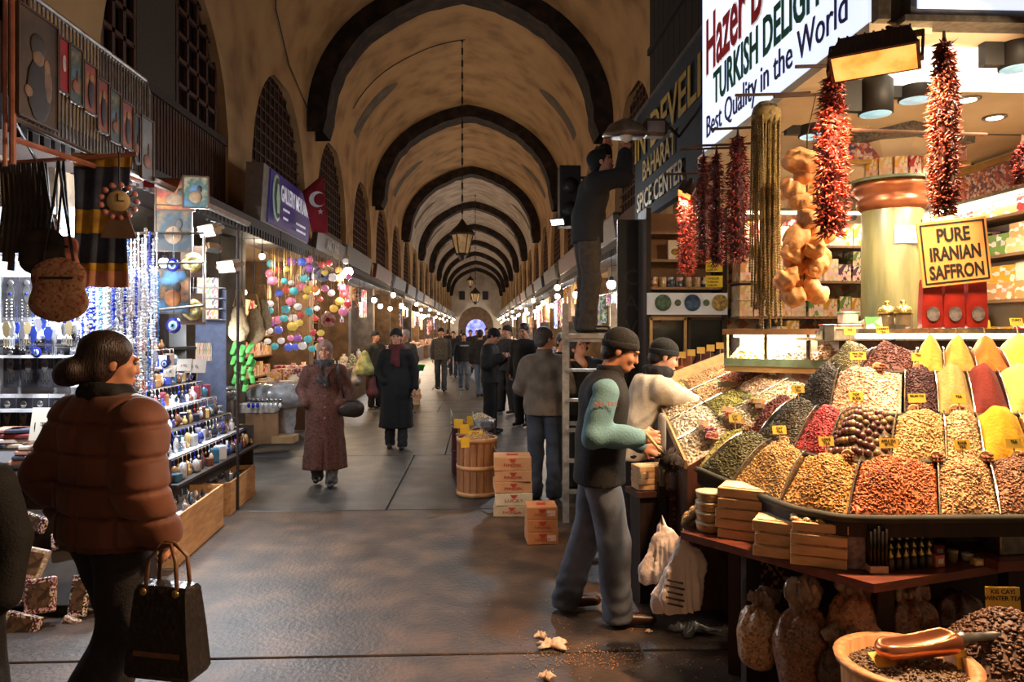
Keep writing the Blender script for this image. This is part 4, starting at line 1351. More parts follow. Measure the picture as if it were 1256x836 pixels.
# wooden sweet boxes
bw = M('balsa_box', (226, 186, 140), (206, 162, 116), scale=6, rough=.55, stretch=(2, 8, 8))
nutp = M('box_top_print', (226, 200, 150), (150, 96, 60), scale=60, rough=.5, tex='voronoi', c3=(240, 224, 190))
def sweet_box(loc, rz, dims, label, group, top=True, gold=False):
    t = thing('wooden_sweets_box', label, 'box', loc, rz, group)
    MB().box((0, 0, dims[2] / 2), dims, bev=.003).build('box_body', bw, t)
    if top:
        MB().box((0, 0, dims[2] + .001), (dims[0] * .84, dims[1] * .8, .006)).build('lid_print', nutp, t)
    if gold:
        for a in range(5):
            for b in range(3):
                MB().ball((-.1 + a * .05, -.055 + b * .055, dims[2] + .004), .02, 8, 4, (1, 1, .6)).build('wrapped_sweet', palette('gold_sweet', [(226, 190, 90), (240, 226, 200), (214, 170, 110)], rough=.25, metal=.3), t, True)
for nm, (px, py), nbx, rz, dm, lab, gold in (('a', (928, 664), 5, -.55, (.27, .19, .042), 'tallest stack of pale wooden sweets boxes', 0), ('b', (966, 686), 3, -.5, (.2, .17, .046), 'middle stack of pale wooden sweets boxes', 0), ('c', (1016, 697), 4, -.42, (.22, .17, .04), 'stack of wooden sweets boxes nearest the plank corner', 1)):
    q = atz(px, py, PZ)
    for k in range(nbx):
        sweet_box((q.x + .0 + rnd.uniform(-.008, .008), q.y + .09 + rnd.uniform(-.008, .008), PZ + .0005 + k * (dm[2] + .0075)), rz + rnd.uniform(-.05, .05), dm, ['lowest', 'second', 'third', 'fourth', 'topmost'][k if k < nbx - 1 else 4] + ' box in the ' + lab, 'wooden sweets boxes on the plank', k == nbx - 1 or True, gold and k == nbx - 1)
for k in range(4):
    q = atz(875, 655, PZ)
    t = thing('round_tub', ['lowest', 'second', 'third', 'topmost'][k] + ' round plastic tub in the stack by the wooden boxes', 'tub', (q.x + .0, q.y + .06, PZ + .0005 + k * .05), 0, 'round plastic tubs')
    MB().lathe([(.05, 0), (.062, .008), (.066, .04), (.062, .046)], seg=20).build('tub', M('amber_plastic', (196, 160, 110), (164, 120, 74), scale=20, rough=.25, coat=.4), t, True)
    MB().lathe([(.068, .038), (.068, .048), (.05, .0495)], seg=20).build('lid', M('clear_lid', (222, 206, 178), rough=.2), t, True)
for k in range(5):
    q = atz(840 + k * 9, 650 - k * 1.5, PZ)
    t = thing('blister_tray', ['first', 'second', 'third', 'fourth', 'last'][k] + ' clear sweets tray leaning by the plank end', 'tray', (q.x + .02, q.y + .1 + .03 * k, PZ + .02), 0, 'leaning clear trays')
    t.rotation_euler = (.2, .75 + .06 * k, -.2)
    MB().box((0, 0, .09), (.02, .1, .19), bev=.004).build('tray', M('blister', (150, 132, 100), (110, 92, 66), scale=20, rough=.15, coat=.6), t)
    for a in range(4):
        for b in range(2):
            MB().ball((-.012, -.024 + .048 * b, .03 + a * .042), .017, 8, 4, (.5, 1, 1)).build('sweet', M('amber_sweet', (206, 166, 110), (170, 120, 70), scale=9, rough=.4), t, True)
q = atz(1058, 700, PZ)
t = thing('card_dispenser', 'grey printed card box with a folded white paper sticking out', 'box', (q.x, q.y + .06, PZ + .001), -.2)
MB().box((0, 0, .085), (.085, .09, .17), bev=.003).build('card_box', M('grey_print', (150, 138, 140), (104, 92, 100), scale=40, rough=.6), t)
MB().prism([(-.03, .16), (.03, .16), (.04, .2), (-.01, .26), (-.03, .25)], -.01, .01).build('folded_paper', M('paper_white'), t)
q = atz(1083, 706, PZ)
t = thing('pencil_bundle', 'bundle of dark kohl sticks in a pale holder', 'pencils', (q.x, q.y + .05, PZ + .001), -.1)
MB().box((0, 0, .015), (.075, .06, .03), bev=.003).build('holder', M('pale_card', (226, 190, 160), rough=.6), t)
for k in range(15):
    MB().tube([(-.03 + (k % 5) * .015, -.02 + (k // 5) * .018, .028), (-.03 + (k % 5) * .0155, -.02 + (k // 5) * .018, .17 + .01 * (k % 3))], .006, 6).build('stick', M('kohl_stick', (30, 26, 26), (50, 42, 36), scale=40, rough=.3, metal=.3), t, True)
for k in range(18):
    q = atz(1098 + (k % 6) * 9.5, 703 - (k // 6) * 11 - (k % 6) * .8, PZ)
    t = thing('kohl_vial', 'small dark kohl vial with brass stopper on the plank', 'vial', (q.x, q.y + .035, PZ + .001), 0, 'kohl vials on the plank')
    MB().lathe([(.012, 0), (.015, .004), (.015, .045), (.008, .05)], seg=10).build('vial', palette('vial_body', [(52, 44, 34), (88, 70, 40), (40, 48, 40), (110, 84, 52)], rough=.3, metal=.4), t, True)
    MB().lathe([(.012, .05), (.012, .06), (.004, .075), (.003, .085)], seg=10).build('stopper', M('brass_lid'), t, True)
for k, (px, py, w, h, c, lab) in enumerate(((1155, 697, .05, .05, (170, 90, 76), 'small pink packet beside the kohl vials'), (1155, 683, .05, .045, (150, 66, 56), 'small red packet behind the pink packet'), (1174, 692, .04, .05, (140, 120, 90), 'small clear tub beside the pink packet'), (1192, 690, .045, .03, (226, 214, 196), 'small white lidded pot on the plank'), (1204, 696, .045, .03, (190, 160, 80), 'small yellow packet on the plank'), (1212, 686, .05, .035, (120, 70, 60), 'small brown packet at the plank end'), (1186, 672, .11, .035, (150, 150, 150), 'flat clear plastic box at the back of the plank'), (1222, 684, .06, .03, (60, 44, 38), 'small dark box at the plank end'))):
    q = atz(px, py, PZ)
    t = thing('small_pot' if 'pot' in lab or 'tub' in lab else 'small_packet', lab, 'pot' if 'pot' in lab or 'tub' in lab else 'packet', (q.x, q.y + .03, PZ + .001), rnd.uniform(-.3, .3))
    if 'pot' in lab or 'tub' in lab:
        MB().lathe([(w * .45, 0), (w * .5, h * .7), (w * .48, h)], seg=16).build('pot_body', M('smallpot%d' % k, c, rough=.3), t, True)
        MB().lathe([(w * .54, h * .8), (w * .54, h * 1.05), (w * .4, h * 1.08)], seg=16).build('lid', M('smallpotlid%d' % k, tuple(min(255, v + 30) for v in c), rough=.3), t, True)
    else:
        MB().box((0, 0, h / 2), (w, w * .7, h), bev=.003).build('carton', M('smallpk%d' % k, c, tuple(min(255, int(v * 1.3)) for v in c), scale=60, rough=.35, coat=.3), t)
        MB().box((0, -w * .352, h / 2), (w * .6, .002, h * .4)).build('label_strip', M('paper_white'), t)
q = atz(1246, 672, .8)
t = thing('napkin_holder', 'steel napkin holder with white napkins at the stand edge', 'napkin holder', (q.x, q.y + .05, .77), .1)
MB().box((0, 0, .07), (.15, .1, .14), bev=.006).build('steel_case', steel, t)
MB().box((0, 0, .15), (.12, .07, .03), bev=.012).build('napkins', M('napkin_white', (240, 232, 220), bump=.3, rough=.8), t)
MB().box((.02, .02, -.02), (.34, .28, .04)).build('ledge_board', pl_edge, t)
MB().box((.1, .1, -.4), (.06, .06, .74)).build('ledge_support', darkwood, t)
# ================================================================== SACKS UNDER THE PLANK
clear = lambda key, cols: M('sack_' + key, cols[0], cols[1], scale=110, rough=.28, tex='voronoi', c3=cols[2], coat=.35, bump=.15)
def sack(px, py, w, h, d, label, cols, neck=True, seed=0, lean=0):
    p = at(px, py, d)
    z0 = max(0.003, p.z)
    t = thing('nut_sack', label, 'sack', (p.x, p.y, z0), 0, 'clear plastic sacks under the plank')
    s_ = SDF(.06).cap((0, 0, w * .38), (lean * .5, 0, h * .58), w * .42, w * .46, (1, .85, 1)).cap((lean * .5, 0, h * .6), (lean, 0, h * .72), w * .42, w * .3, (1, .85, 1))
    if neck:
        s2 = SDF(.03).cap((lean * .6, 0, h * .64), (lean, 0, h * .84), w * .4, w * .13, (1, .85, 1)).cap((lean, 0, h * .82), (lean, .0, h * .9), w * .12, w * .1).cap((lean, 0, h * .9), (lean * 1.2, 0, h), w * .12, w * .3, (1, .6, 1))
        s2.mod(lambda P: .014 * np.sin(np.arctan2(P[1], P[0]) * 8 + seed + P[2] * 30) + .012 * noise3(P, seed, 40))
        s2.build('bag_top', M('clear_top', (150, 128, 112), (104, 84, 72), scale=16, rough=.16, coat=.6, bump=.3), .012, t)
    s_.mod(lambda P: .016 * noise3(P, seed, 24) + .008 * np.abs(noise3(P, seed + 9, 60)) + .01 * np.sin(np.arctan2(P[1], P[0]) * 7 + seed) * np.clip((P[2] / h - .55) * 3, 0, 1))
    s_.cut((0, 0, -1), (0, 0, 0))
    s_.build('bag_film', clear('%d' % seed, cols), .013, t)
    MB().lathe([(w * .15, h * .83), (w * .16, h * .85), (w * .15, h * .87)], (lean, 0, 0), 12).build('tie', M('twine'), t, True)
NUT = [(150, 100, 66), (92, 58, 40), (190, 144, 104)]
sack(930, 820, .2, .3, 3.3, 'small sack of speckled nuts with a pinkish tied top', [(166, 124, 90), (104, 72, 52), (206, 168, 130)], seed=101, lean=.02)
sack(985, 862, .26, .46, 3.15, 'tall clear sack of brown leaves under the wooden boxes', [(104, 68, 50), (60, 40, 32), (150, 108, 82)], seed=102)
sack(1052, 818, .27, .33, 3.12, 'clear sack of pink and green tea hung under the plank corner', [(166, 112, 84), (112, 84, 56), (206, 150, 116)], seed=103)
sack(1112, 815, .27, .28, 3.12, 'round sack of dark brown tea behind the basket', [(92, 62, 48), (56, 36, 30), (140, 100, 76)], seed=104)
sack(1172, 800, .26, .24, 3.15, 'dark purple brown sack beside the round tea sack', [(60, 30, 30), (36, 18, 20), (84, 46, 42)], neck=False, seed=105)
sack(1030, 870, .2, .3, 3.05, 'dark sack standing between the tall sack and the basket', [(60, 42, 36), (38, 26, 24), (90, 66, 52)], seed=106)
sack(1215, 830, .24, .36, 3.3, 'dark brown sack at the foot of the stand', [(56, 36, 30), (36, 22, 20), (80, 54, 44)], neck=False, seed=107)
# basket with scoop, and the big dark tea heap
wick = M('basket_wood', (206, 150, 96), (170, 116, 70), scale=7, rough=.55, stretch=(6, 6, 1))
q = at(1112, 815, 2.6)
t = thing('tea_basket', 'round wooden tub of dark tea with a wide pale rim', 'basket', (q.x, q.y, 0))
MB().lathe([(.19, 0), (.215, q.z - .03), (.215, q.z), (.235, q.z), (.24, q.z + .02), (.2, q.z + .02), (.2, q.z - .03)], seg=28).build('tub', wick, t, True)
heap(lambda u, v: (q.x - .19 + .38 * u, q.y - .19 * math.sqrt(max(0.02, 1 - (2 * u - 1) ** 2)) + 2 * v * .19 * math.sqrt(max(0.02, 1 - (2 * u - 1) ** 2)), q.z - .02), 'tea_heap', 'dark mixed tea heaped in the round wooden tub', 'tea heap', gmat('tubtea_bed', [(86, 66, 46), (52, 40, 30), (120, 96, 66)], 120), h=.03, seed=201, peak=1.0 - .05, grain=gmat('tubtea', [(96, 72, 50), (56, 42, 32), (136, 108, 74)], 100), gsize=.009, ng=900)
card((q.x - .06, q.y - .03, q.z + .0), ('CAY', ''), .11, .07, rz=.1, label='yellow card lying in the tea of the round wooden tub', tilt=-1.2, stake=.01)
sp = thing('copper_scoop', 'large copper scoop with a steel handle resting in the round tub', 'scoop', (q.x + .1, q.y + .02, q.z + .05), .15)
sc2 = SDF(.01).cap((-.16, 0, .01), (.06, 0, .02), .055, .06, (1, 1, .75)).sub((-.06, 0, .065), (.17, .048, .06))
sc2.build('bowl', M('scoop_copper', (206, 136, 96), (170, 100, 66), scale=5, rough=.28, metal=.8), .007, sp)
MB().lathe([(.02, 0), (.03, .03), (.018, .05), (.018, .19), (.022, .2), (.01, .21)], (.1, 0, .02), 12, (0, math.pi / 2, 0)).build('handle', steel, sp, True)
q2 = at(1235, 800, 2.75)
t = thing('tea_sack_open', 'open sack rolled down around a big heap of dark winter tea', 'sack', (q2.x, q2.y, 0))
MB().lathe([(.22, 0), (.25, .2), (.25, q2.z - .06), (.265, q2.z - .04), (.25, q2.z - .02)], seg=24).build('sack_side', M('jute', (92, 70, 52), (66, 50, 38), scale=80, rough=.9, bump=.4), t, True)
def disc(cx_, cy_, z, R):
    def fn(u, v):
        a, r_ = u * 2 * math.pi, R * v
        return (cx_ + r_ * math.cos(a), cy_ + r_ * math.sin(a), z)
    return fn
def mound(cx_, cy_, z, R, H, label, name, cat, cols, key, gs, ng, seed, group=None):
    r = random.Random(seed)
    V, Q, T = [(0, 0, H)], [], []
    nr, ns = 8, 24
    for k in range(1, nr + 1):
        for j in range(ns):
            a = j * 2 * math.pi / ns
            rr = R * k / nr
            V.append((rr * math.cos(a), rr * math.sin(a), H * (1 - (k / nr) ** 1.6) + r.uniform(-.004, .004)))
    for j in range(ns):
        T.append((0, 1 + j, 1 + (j + 1) % ns))
        for k in range(nr - 1):
            a, b = 1 + k * ns, 1 + (k + 1) * ns
            Q.append((a + j, b + j, b + (j + 1) % ns, a + (j + 1) % ns))
    o = link(name, mesh_np(name, V, Q, True, T), None, gmat(key + '_bed', cols, 120))
    o.location = (cx_, cy_, z)
    tag(o, label, cat, group)
    pts = []
    for _ in range(ng):
        a, q_ = r.uniform(0, 6.28), math.sqrt(r.random())
        pts.append((R * q_ * math.cos(a), R * q_ * math.sin(a), H * (1 - q_ ** 1.6) + r.uniform(-.1, .5) * gs))
    grains('grains', pts, gs, gmat(key, cols, 100), o, (1, .7, .5), seed)
    return o
mound(q2.x, q2.y, q2.z - .03, .24, .19, 'big heap of dark flaky winter tea in the open sack', 'tea_heap', 'tea heap', [(84, 56, 46), (50, 32, 30), (124, 92, 70)], 'wintertea', .013, 1500, 202)
qq = at(1232, 762, 2.85)
card((qq.x, qq.y, qq.z - .02), ('KIS CAYI', 'WINTER TEA'), .13, .1, rz=-.1, label='yellow card reading WINTER TEA above the dark heap', size=.024, tilt=-.1, stake=.05)
qq = at(1183, 812, 2.6)
card((qq.x, qq.y, qq.z - .04), ('', ''), .06, .06, rz=.4, label='small blank yellow card at the edge of the winter tea', stake=.02)
# ================================================================== CARRIER BAGS AND FLOOR THINGS NEAR THE STAND
film = M('carrier_film', (240, 230, 224), (222, 206, 198), scale=5, rough=.35, bump=.5, bscale=18, sheen=.2)
def carrier(px, py, d, w, h, label, seed, logo=True):
    p = at(px, py, d)
    t = thing('carrier_bag', label, 'plastic bag', p, -.1, 'white carrier bags hung from the plank')
    s_ = SDF(.02).cap((.02, 0, -h * .3), (-.03, 0, -h * .84), w * .3, w * .42, (1.1, .5, 1)).cap((.01, 0, -h * .0), (.02, 0, -h * .34), w * .1, w * .28, (1, .5, 1))
    s_.mod(lambda P: .009 * np.sin(np.arctan2(P[1], P[0]) * 11 + seed + 9 * P[2]) * np.clip(-P[2] / h * 1.2 + .1, 0, 1) + .006 * noise3(P, seed, 30) + .006 * np.abs(noise3(P, seed + 1, 80)))
    s_.cut((.15, 0, -1), (0, 0, -h * .97))
    s_.build('bag_film', film, .011, t)
    MB().tube([(-.02, 0, -.1), (-.015, 0, .0), (0, 0, .05), (.015, 0, .0), (.02, 0, -.1)], .011, 6).build('handle', film, t, True)
    if logo:
        for k in range(5):
            MB().box((-w * .2, -w * .3, -h * .5 - k * .028), (w * (.3 + .05 * (k % 2)), .004, .009), ry=.2).build('print_line', M('ink_dark'), t)
carrier(838, 662, 3.62, .26, .36, 'white printed carrier bag hanging lowest from the plank end', 301)
carrier(812, 645, 3.85, .22, .3, 'crumpled white carrier bag behind the printed bag', 302, False)
def crumple(px, py, w, label, mat, seed, flat=.35, cat='litter', name='paper_scrap'):
    g = ground(px, py)
    r = random.Random(seed)
    V, T, Q, ns, nr = [(0, 0, w * flat * .3)], [], [], 22, 6
    rad = [w * (.34 + .2 * math.sin(2 * j * .57 + seed) + r.uniform(-.08, .08)) for j in range(ns)]
    for k in range(1, nr + 1):
        for j in range(ns):
            a = j * 2 * math.pi / ns
            q = rad[j] * k / nr
            V.append((q * math.cos(a), q * math.sin(a) * .62, .004 + w * flat * r.uniform(.1, .75) * (1 - .75 * (k / nr) ** 3)))
    for j in range(ns):
        j2 = (j + 1) % ns
        T.append((0, 1 + j, 1 + j2))
        for k in range(nr - 1):
            T += [(1 + k * ns + j, 1 + (k + 1) * ns + j, 1 + (k + 1) * ns + j2), (1 + k * ns + j, 1 + (k + 1) * ns + j2, 1 + k * ns + j2)]
    o = link(name, mesh_np(name, V, np.zeros((0, 4)), False, T), None, mat)
    o.modifiers.new('thickness', 'SOLIDIFY').thickness = .002
    o.location = (g.x, g.y, .001)
    tag(o, label, cat)
tissue = M('tissue', (226, 196, 170), (206, 170, 140), scale=14, rough=.9, bump=.4)
crumple(676, 794, .2, 'crumpled pale tissue lying flat on the floor', tissue, 401)
crumple(663, 782, .09, 'upper wad of the pale tissue on the floor', tissue, 402, .6)
crumple(671, 833, .1, 'small pale tissue wad at the bottom of the aisle floor', tissue, 403, .6)
crumple(796, 776, .05, 'tiny white scrap beside the brown shoe', tissue, 404, .6)
crumple(848, 776, .3, 'clear crumpled plastic lying under the carrier bag', M('clear_crumple', (120, 116, 110), (80, 76, 72), scale=12, rough=.2, coat=.6), 405, .3, 'plastic wrap', 'plastic_wrap')
pts = []
for _ in range(420):
    g = ground(rnd.gauss(735, 52), rnd.gauss(806, 9))
    pts.append((g.x, g.y, .004))
for _ in range(130):
    g = ground(rnd.uniform(560, 900), rnd.uniform(735, 832))
    pts.append((g.x, g.y, .004))
o = grains('floor_crumbs', pts, .0055, gmat('crumb', [(196, 130, 76), (140, 86, 48), (226, 170, 110)], 200), None, (1, .7, .5), 77)
tag(o, 'scattered nut shells and crumbs on the floor', 'crumbs', None, 'stuff')
# stool-like crate and inlaid boxes behind the vest seller
q = ground(782, 692)
t = thing('low_bench', 'low open wooden bench behind the carrier bags', 'bench', (q.x + .05, q.y + .1, 0), .25)
MB().box((0, 0, .3), (.42, .3, .025)).build('seat_board', darkwood, t)
for s_ in (-1, 1):
    MB().box((s_ * .19, 0, .145), (.03, .28, .29)).build('leg', darkwood, t)
MB().box((0, -.13, .1), (.36, .02, .035)).build('stretcher', ply, t)
inl = M('inlay_mosaic', (150, 116, 80), (44, 26, 20), scale=60, rough=.4, tex='check')
for k, (px, py, d, w, h, lab) in enumerate(((800, 640, 4.9, .24, .2, 'dark inlaid wooden box under the delight counter, nearest the aisle'), (835, 642, 4.75, .24, .18, 'dark inlaid wooden box under the delight counter, nearest the plank'))):
    q = at(px, py, d)
    t = thing('inlaid_box', lab, 'box', (q.x, q.y, max(.002, q.z)), .15)
    MB().box((0, 0, h / 2), (w, .2, h), bev=.004).build('box_body', redwood, t)
    MB().box((0, -.102, h * .45), (w * .8, .004, h * .6)).build('inlay', inl, t)
    MB().box((0, 0, h + .008), (w * 1.04, .22, .016), bev=.004).build('lid', M('box_lid_wood', (150, 90, 56), (120, 70, 42), scale=6, rough=.45, stretch=(1, 6, 6)), t)
    MB().box((0, 0, -h * .0 - max(.0, q.z) / 2 - .002), (w * .9, .18, max(.004, q.z) - .002)).build('plinth', darkwood, t)
for k in range(4):
    q = at(797, 598, 4.7)
    t = thing('soap_bar_box', ['lowest', 'second', 'third', 'topmost'][k] + ' pale carton stacked beside the delight counter', 'carton', (q.x, q.y, q.z + k * .038), .2 + rnd.uniform(-.1, .1), 'pale cartons beside the delight counter')
    MB().box((0, 0, .018), (.2, .14, .036), bev=.003).build('carton', bw, t)
    MB().box((0, 0, .0365), (.15, .09, .002)).build('lid_print', nutp, t)
q = at(797, 612, 4.7)
t = thing('carton_stand', 'dark wooden stand carrying the pale cartons', 'stand', (q.x, q.y, 0), .2)
MB().box((0, 0, at(797, 598, 4.7).z - .02), (.26, .2, .035)).build('top_board', redwood, t)
MB().box((0, 0, (at(797, 598, 4.7).z - .04) / 2), (.2, .15, at(797, 598, 4.7).z - .04)).build('pedestal', darkwood, t)
q = at(812, 572, 4.6)
t = thing('price_paddle', 'grey plastic paddle handle standing at the delight counter edge', 'paddle', q)
MB().lathe([(.022, -.12), (.022, .1), (.026, .14), (.026, .3), (.02, .33), (.008, .335)], seg=14).build('handle', M('grey_plastic', (150, 146, 140), (128, 124, 118), scale=5, rough=.35), t, True)
MB().box((0, .01, -.2), (.05, .03, .2)).build('clamp', darkwood, t)
# ================================================================== FURTHER ALONG THE RIGHT SIDE
def aim(v):
    return Vector(v).to_track_quat('-Z', 'Y').to_euler()
# ---- cabinet with tins, banner and glass doors
q = at(840, 430, 7.5)
t = thing('tin_cabinet', 'wooden shop cabinet with tins, a pictured white banner and glass doors', 'cabinet', (q.x, q.y, 0), 0)
W_, zt = .78, 2.95
MB().box((0, .3, zt / 2), (W_, .04, zt)).build('back_panel', M('cab_back', (150, 110, 74), (120, 86, 58), scale=5, rough=.6), t)
for s_ in (-1, 1):
    MB().box((s_ * W_ / 2, .12, zt / 2), (.05, .38, zt)).build('side_panel', darkwood, t)
for z in (1.42, 1.86, 2.14, 2.42, 2.7):
    MB().box((0, .12, z), (W_ - .05, .34, .025)).build('shelf', shelf_wood, t)
MB().box((0, .12, .7), (W_ - .05, .36, 1.4)).build('lower_body', darkwood, t)
bn = MB().box((0, -.085, 1.98), (W_ + .04, .02, .22)).build('banner', M('banner_white', (214, 220, 226), (196, 204, 214), scale=3, rough=.5, emit=.1), t)
for k, (x, c) in enumerate(((-.25, (70, 110, 90)), (.05, (46, 96, 150)), (.33, (196, 170, 90)))):
    MB().lathe([(.07, 0), (.085, .004), (.06, .01)], (x, -.1, 1.99), 18, (math.pi / 2, 0, 0)).build('banner_print', M('bprint%d' % k, c, tuple(int(v * .6) for v in c), scale=30, rough=.5), t)
for k in (-.1, .19):
    MB().lathe([(.03, 0), (.034, .004)], (k, -.1, 1.99), 12, (math.pi / 2, 0, 0)).build('banner_print', M('bprint0'), t)
for s_ in (-1, 1):
    x = s_ * W_ / 4
    fr = M('door_gilt', (190, 150, 92), rough=.45)
    for (c, d) in (((x, -.08, 1.83), (W_ / 2 - .02, .03, .03)), ((x, -.08, 1.44), (W_ / 2 - .02, .03, .03)), ((x - W_ / 4 + .02, -.08, 1.63), (.03, .03, .42)), ((x + W_ / 4 - .02, -.08, 1.63), (.03, .03, .42))):
        MB().box(c, d).build('door_frame', fr if s_ < 0 else darkwood, t)
    MB().box((x, -.06, 1.63), (W_ / 2 - .06, .008, .38)).build('door_glass', M('dark_glass', (40, 46, 48), (24, 26, 28), scale=4, rough=.08), t)
tin_me = MB().lathe([(.036, 0), (.038, .003), (.038, .1), (.034, .103)], seg=14).mesh('tin', True)
tinm = palette('tin_paint', [(150, 50, 40), (196, 176, 130), (60, 84, 110), (170, 120, 50), (210, 200, 180)], rough=.3, metal=.2, print_scale=30)
for z, lab in ((2.153, 'small printed tin on the lower tin shelf'), (1.873, 'small printed tin behind the pictured banner')):
    for k in range(8):
        put('spice_tin', tin_me, tinm, (q.x - .31 + k * .088, q.y + .03, z), (0, 0, k), 1, lab, 'tin', 'tins in the shop cabinet')
bx = thing('framed_picture', 'white carton with a fruit picture on the upper cabinet shelf', 'carton', (q.x - .1, q.y + .02, 2.433))
MB().box((0, 0, .1), (.15, .06, .2), bev=.004).build('carton', M('paper_white'), bx)
MB().ball((0, -.03, .08), .045, 10, 6, (1, .2, .8)).build('fruit_print', M('fruit_print', (190, 150, 60), (110, 130, 60), scale=20), bx, True)
for k, (px, py) in enumerate(((876, 326), (876, 345))):
    p = at(px, py, 6.9)
    c = thing('yellow_notice', ['upper yellow paper notice under the pepper strings', 'lower yellow paper notice under the pepper strings'][k], 'notice', p)
    MB().box((0, 0, 0), (.16, .006, .11)).build('paper', M('notice_yellow', (214, 196, 50), (196, 176, 40), scale=5, rough=.7), c)
    for j in range(3):
        text('lettering', ['YEMISLER', 'TURKISH', 'LOKUM'][j], .028, ink, c, (-.07, -.005, .018 - j * .032), RS, .0005)
    MB().tube([(0, 0, .05), (0, 0, .2 if k == 0 else .1)], .003, 4).build('cord', black, c)
# ---- dark red heaps beyond the delight counter
n4 = [np.array(v) for v in (at(798, 484, 6.35), at(806, 442, 7.0), at(900, 430, 7.0), at(884, 452, 6.2))]
def bed2(u, v):
    a = n4[0] + (n4[3] - n4[0]) * u
    b = n4[1] + (n4[2] - n4[1]) * u
    return a + (b - a) * v
st2 = thing('dark_spice_counter', 'dark wooden counter of reddish spice heaps before the tin cabinet', 'counter', (2.0, 6.6, 0))
c4 = [bed2(0, 0), bed2(1, 0), bed2(1, 1), bed2(0, 1)]
MB().add([(p[0] - 2, p[1] - 6.6, p[2] - .03) for p in c4] + [(p[0] - 2, p[1] - 6.6, .05) for p in c4], [(0, 1, 2, 3), (1, 0, 4, 5), (2, 1, 5, 6), (3, 2, 6, 7), (0, 3, 7, 4)]).build('counter_body', darkwood, st2)
H2 = [(0, .26, (120, 60, 34)), (.26, .5, (150, 74, 36)), (.5, .76, (96, 40, 32)), (.76, 1, (66, 34, 34))]
for i, (a, b, c) in enumerate(H2):
    for j in range(2):
        fn = lambda u, v, a=a, b=b, j=j: bed2(a + (b - a) * (.03 + .94 * u), .03 + j * .5 + .44 * v)
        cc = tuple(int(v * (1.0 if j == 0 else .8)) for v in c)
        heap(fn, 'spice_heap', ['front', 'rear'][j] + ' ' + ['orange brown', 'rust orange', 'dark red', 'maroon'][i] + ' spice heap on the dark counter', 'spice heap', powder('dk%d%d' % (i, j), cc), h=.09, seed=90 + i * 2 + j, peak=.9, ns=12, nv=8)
for k in range(7):
    p = bed2(.12 + k * .13, .5)
    card(p + np.array((0, 0, .06)), ('',), .07, .06, rz=-.3, label=['first', 'second', 'third', 'fourth', 'fifth', 'sixth', 'last'][k] + ' plain yellow card on the dark spice counter, counting from the aisle', group='cards on the dark counter', col=(206, 160, 60))
# ---- black vertical banner and loudspeaker
p = at(774, 405, 7.9)
t = thing('vertical_banner', 'tall black banner with faint vertical letters behind the ladder', 'banner', (p.x, p.y, 0))
MB().box((0, 0, 1.45), (.3, .03, 2.9)).build('cloth', black, t)
for k, ch in enumerate('CAVI'):
    text('lettering', ch, .24, M('faint_letters', (60, 58, 58), rough=.7), t, (0, -.018, 2.2 - k * .27), RS, .001, align='CENTER')
p = at(698, 242, 10.5)
t = thing('loudspeaker', 'tall black loudspeaker on the wall behind the ladder man', 'loudspeaker', p)
MB().box((0, 0, 0), (.3, .3, .86), bev=.01).build('case', black, t)
for z in (-.2, .14):
    MB().lathe([(.1, 0), (.12, .01), (.03, .02)], (0, -.15, z), 18, (math.pi / 2, 0, 0)).build('cone', M('speaker_cone', (32, 30, 30), rough=.5), t, True)
MB().box((.4, .1, .3), (.7, .04, .04)).build('wall_bracket', greymetal, t)
MB().box((1.3, .1, .3), (1.2, .04, .04)).build('wall_bracket', greymetal, t)
MB().tube([(0, 0, -.35), at(684, 270, 10.2) - p], .014, 6).build('lamp_arm', black, t)
floodlight(684, 272, 10.2, .2, aim((-.5, -.7, -.5)), 'small white floodlight below the loudspeaker', 60, COOL, glow_cool, greymetal, ribs=False)
# ---- step ladder
lx, ly = at(722, 420, 6.9).x, at(722, 420, 6.9).y
t = thing('step_ladder', 'aluminium step ladder under the man fixing a lamp', 'ladder', (lx, ly, 0), -.1)
alu = M('aluminium', (190, 188, 184), (160, 158, 154), scale=20, rough=.35, metal=.7)
for s_ in (-1, 1):
    MB().box((s_ * .22, -.24 + .0, .97), (.06, .03, 2.0), rx=-.12).build('front_rail', alu, t)
    MB().box((s_ * .2, .3, .83), (.05, .03, 1.72), rx=.22).build('rear_rail', alu, t)
for k in range(6):
    z = .27 + k * .27
    MB().box((0, -.36 + z * .12 + .0, z), (.42, .09, .025)).build('step', alu, t)
MB().box((0, -.02, 1.66), (.52, .3, .04)).build('platform', M('ladder_platform', (150, 140, 128), rough=.5), t)
MB().box((0, .3, .8), (.4, .02, .04)).build('cross_brace', alu, t)
# ---- the lamp he is fixing, on a bracket of the dark signboard
p = at(768, 160, 6.7)
t = thing('street_lamp_head', 'grey metal lamp head the ladder man is fixing', 'lamp', p)
MB().lathe([(.2, -.05), (.19, -.03), (.14, .05), (.05, .1), (.02, .11)], seg=20, sx=1.1, sy=.8).build('shade', M('lamp_shade_grey', (120, 100, 80), (86, 72, 58), scale=8, rough=.45, metal=.4), t, True)
MB().box((.26, .0, .02), (.22, .16, .16), bev=.03).build('ballast_box', M('lamp_shade_grey'), t)
MB().ball((0, 0, -.05), .06, 12, 8).build('bulb', M('bulb_off', (230, 220, 200), rough=.2), t, True)
MB().tube([(.36, 0, .03), (.44, .1, .05), (SX + .05 - p.x, .3, .03)], .018, 6).build('arm', greymetal, t)
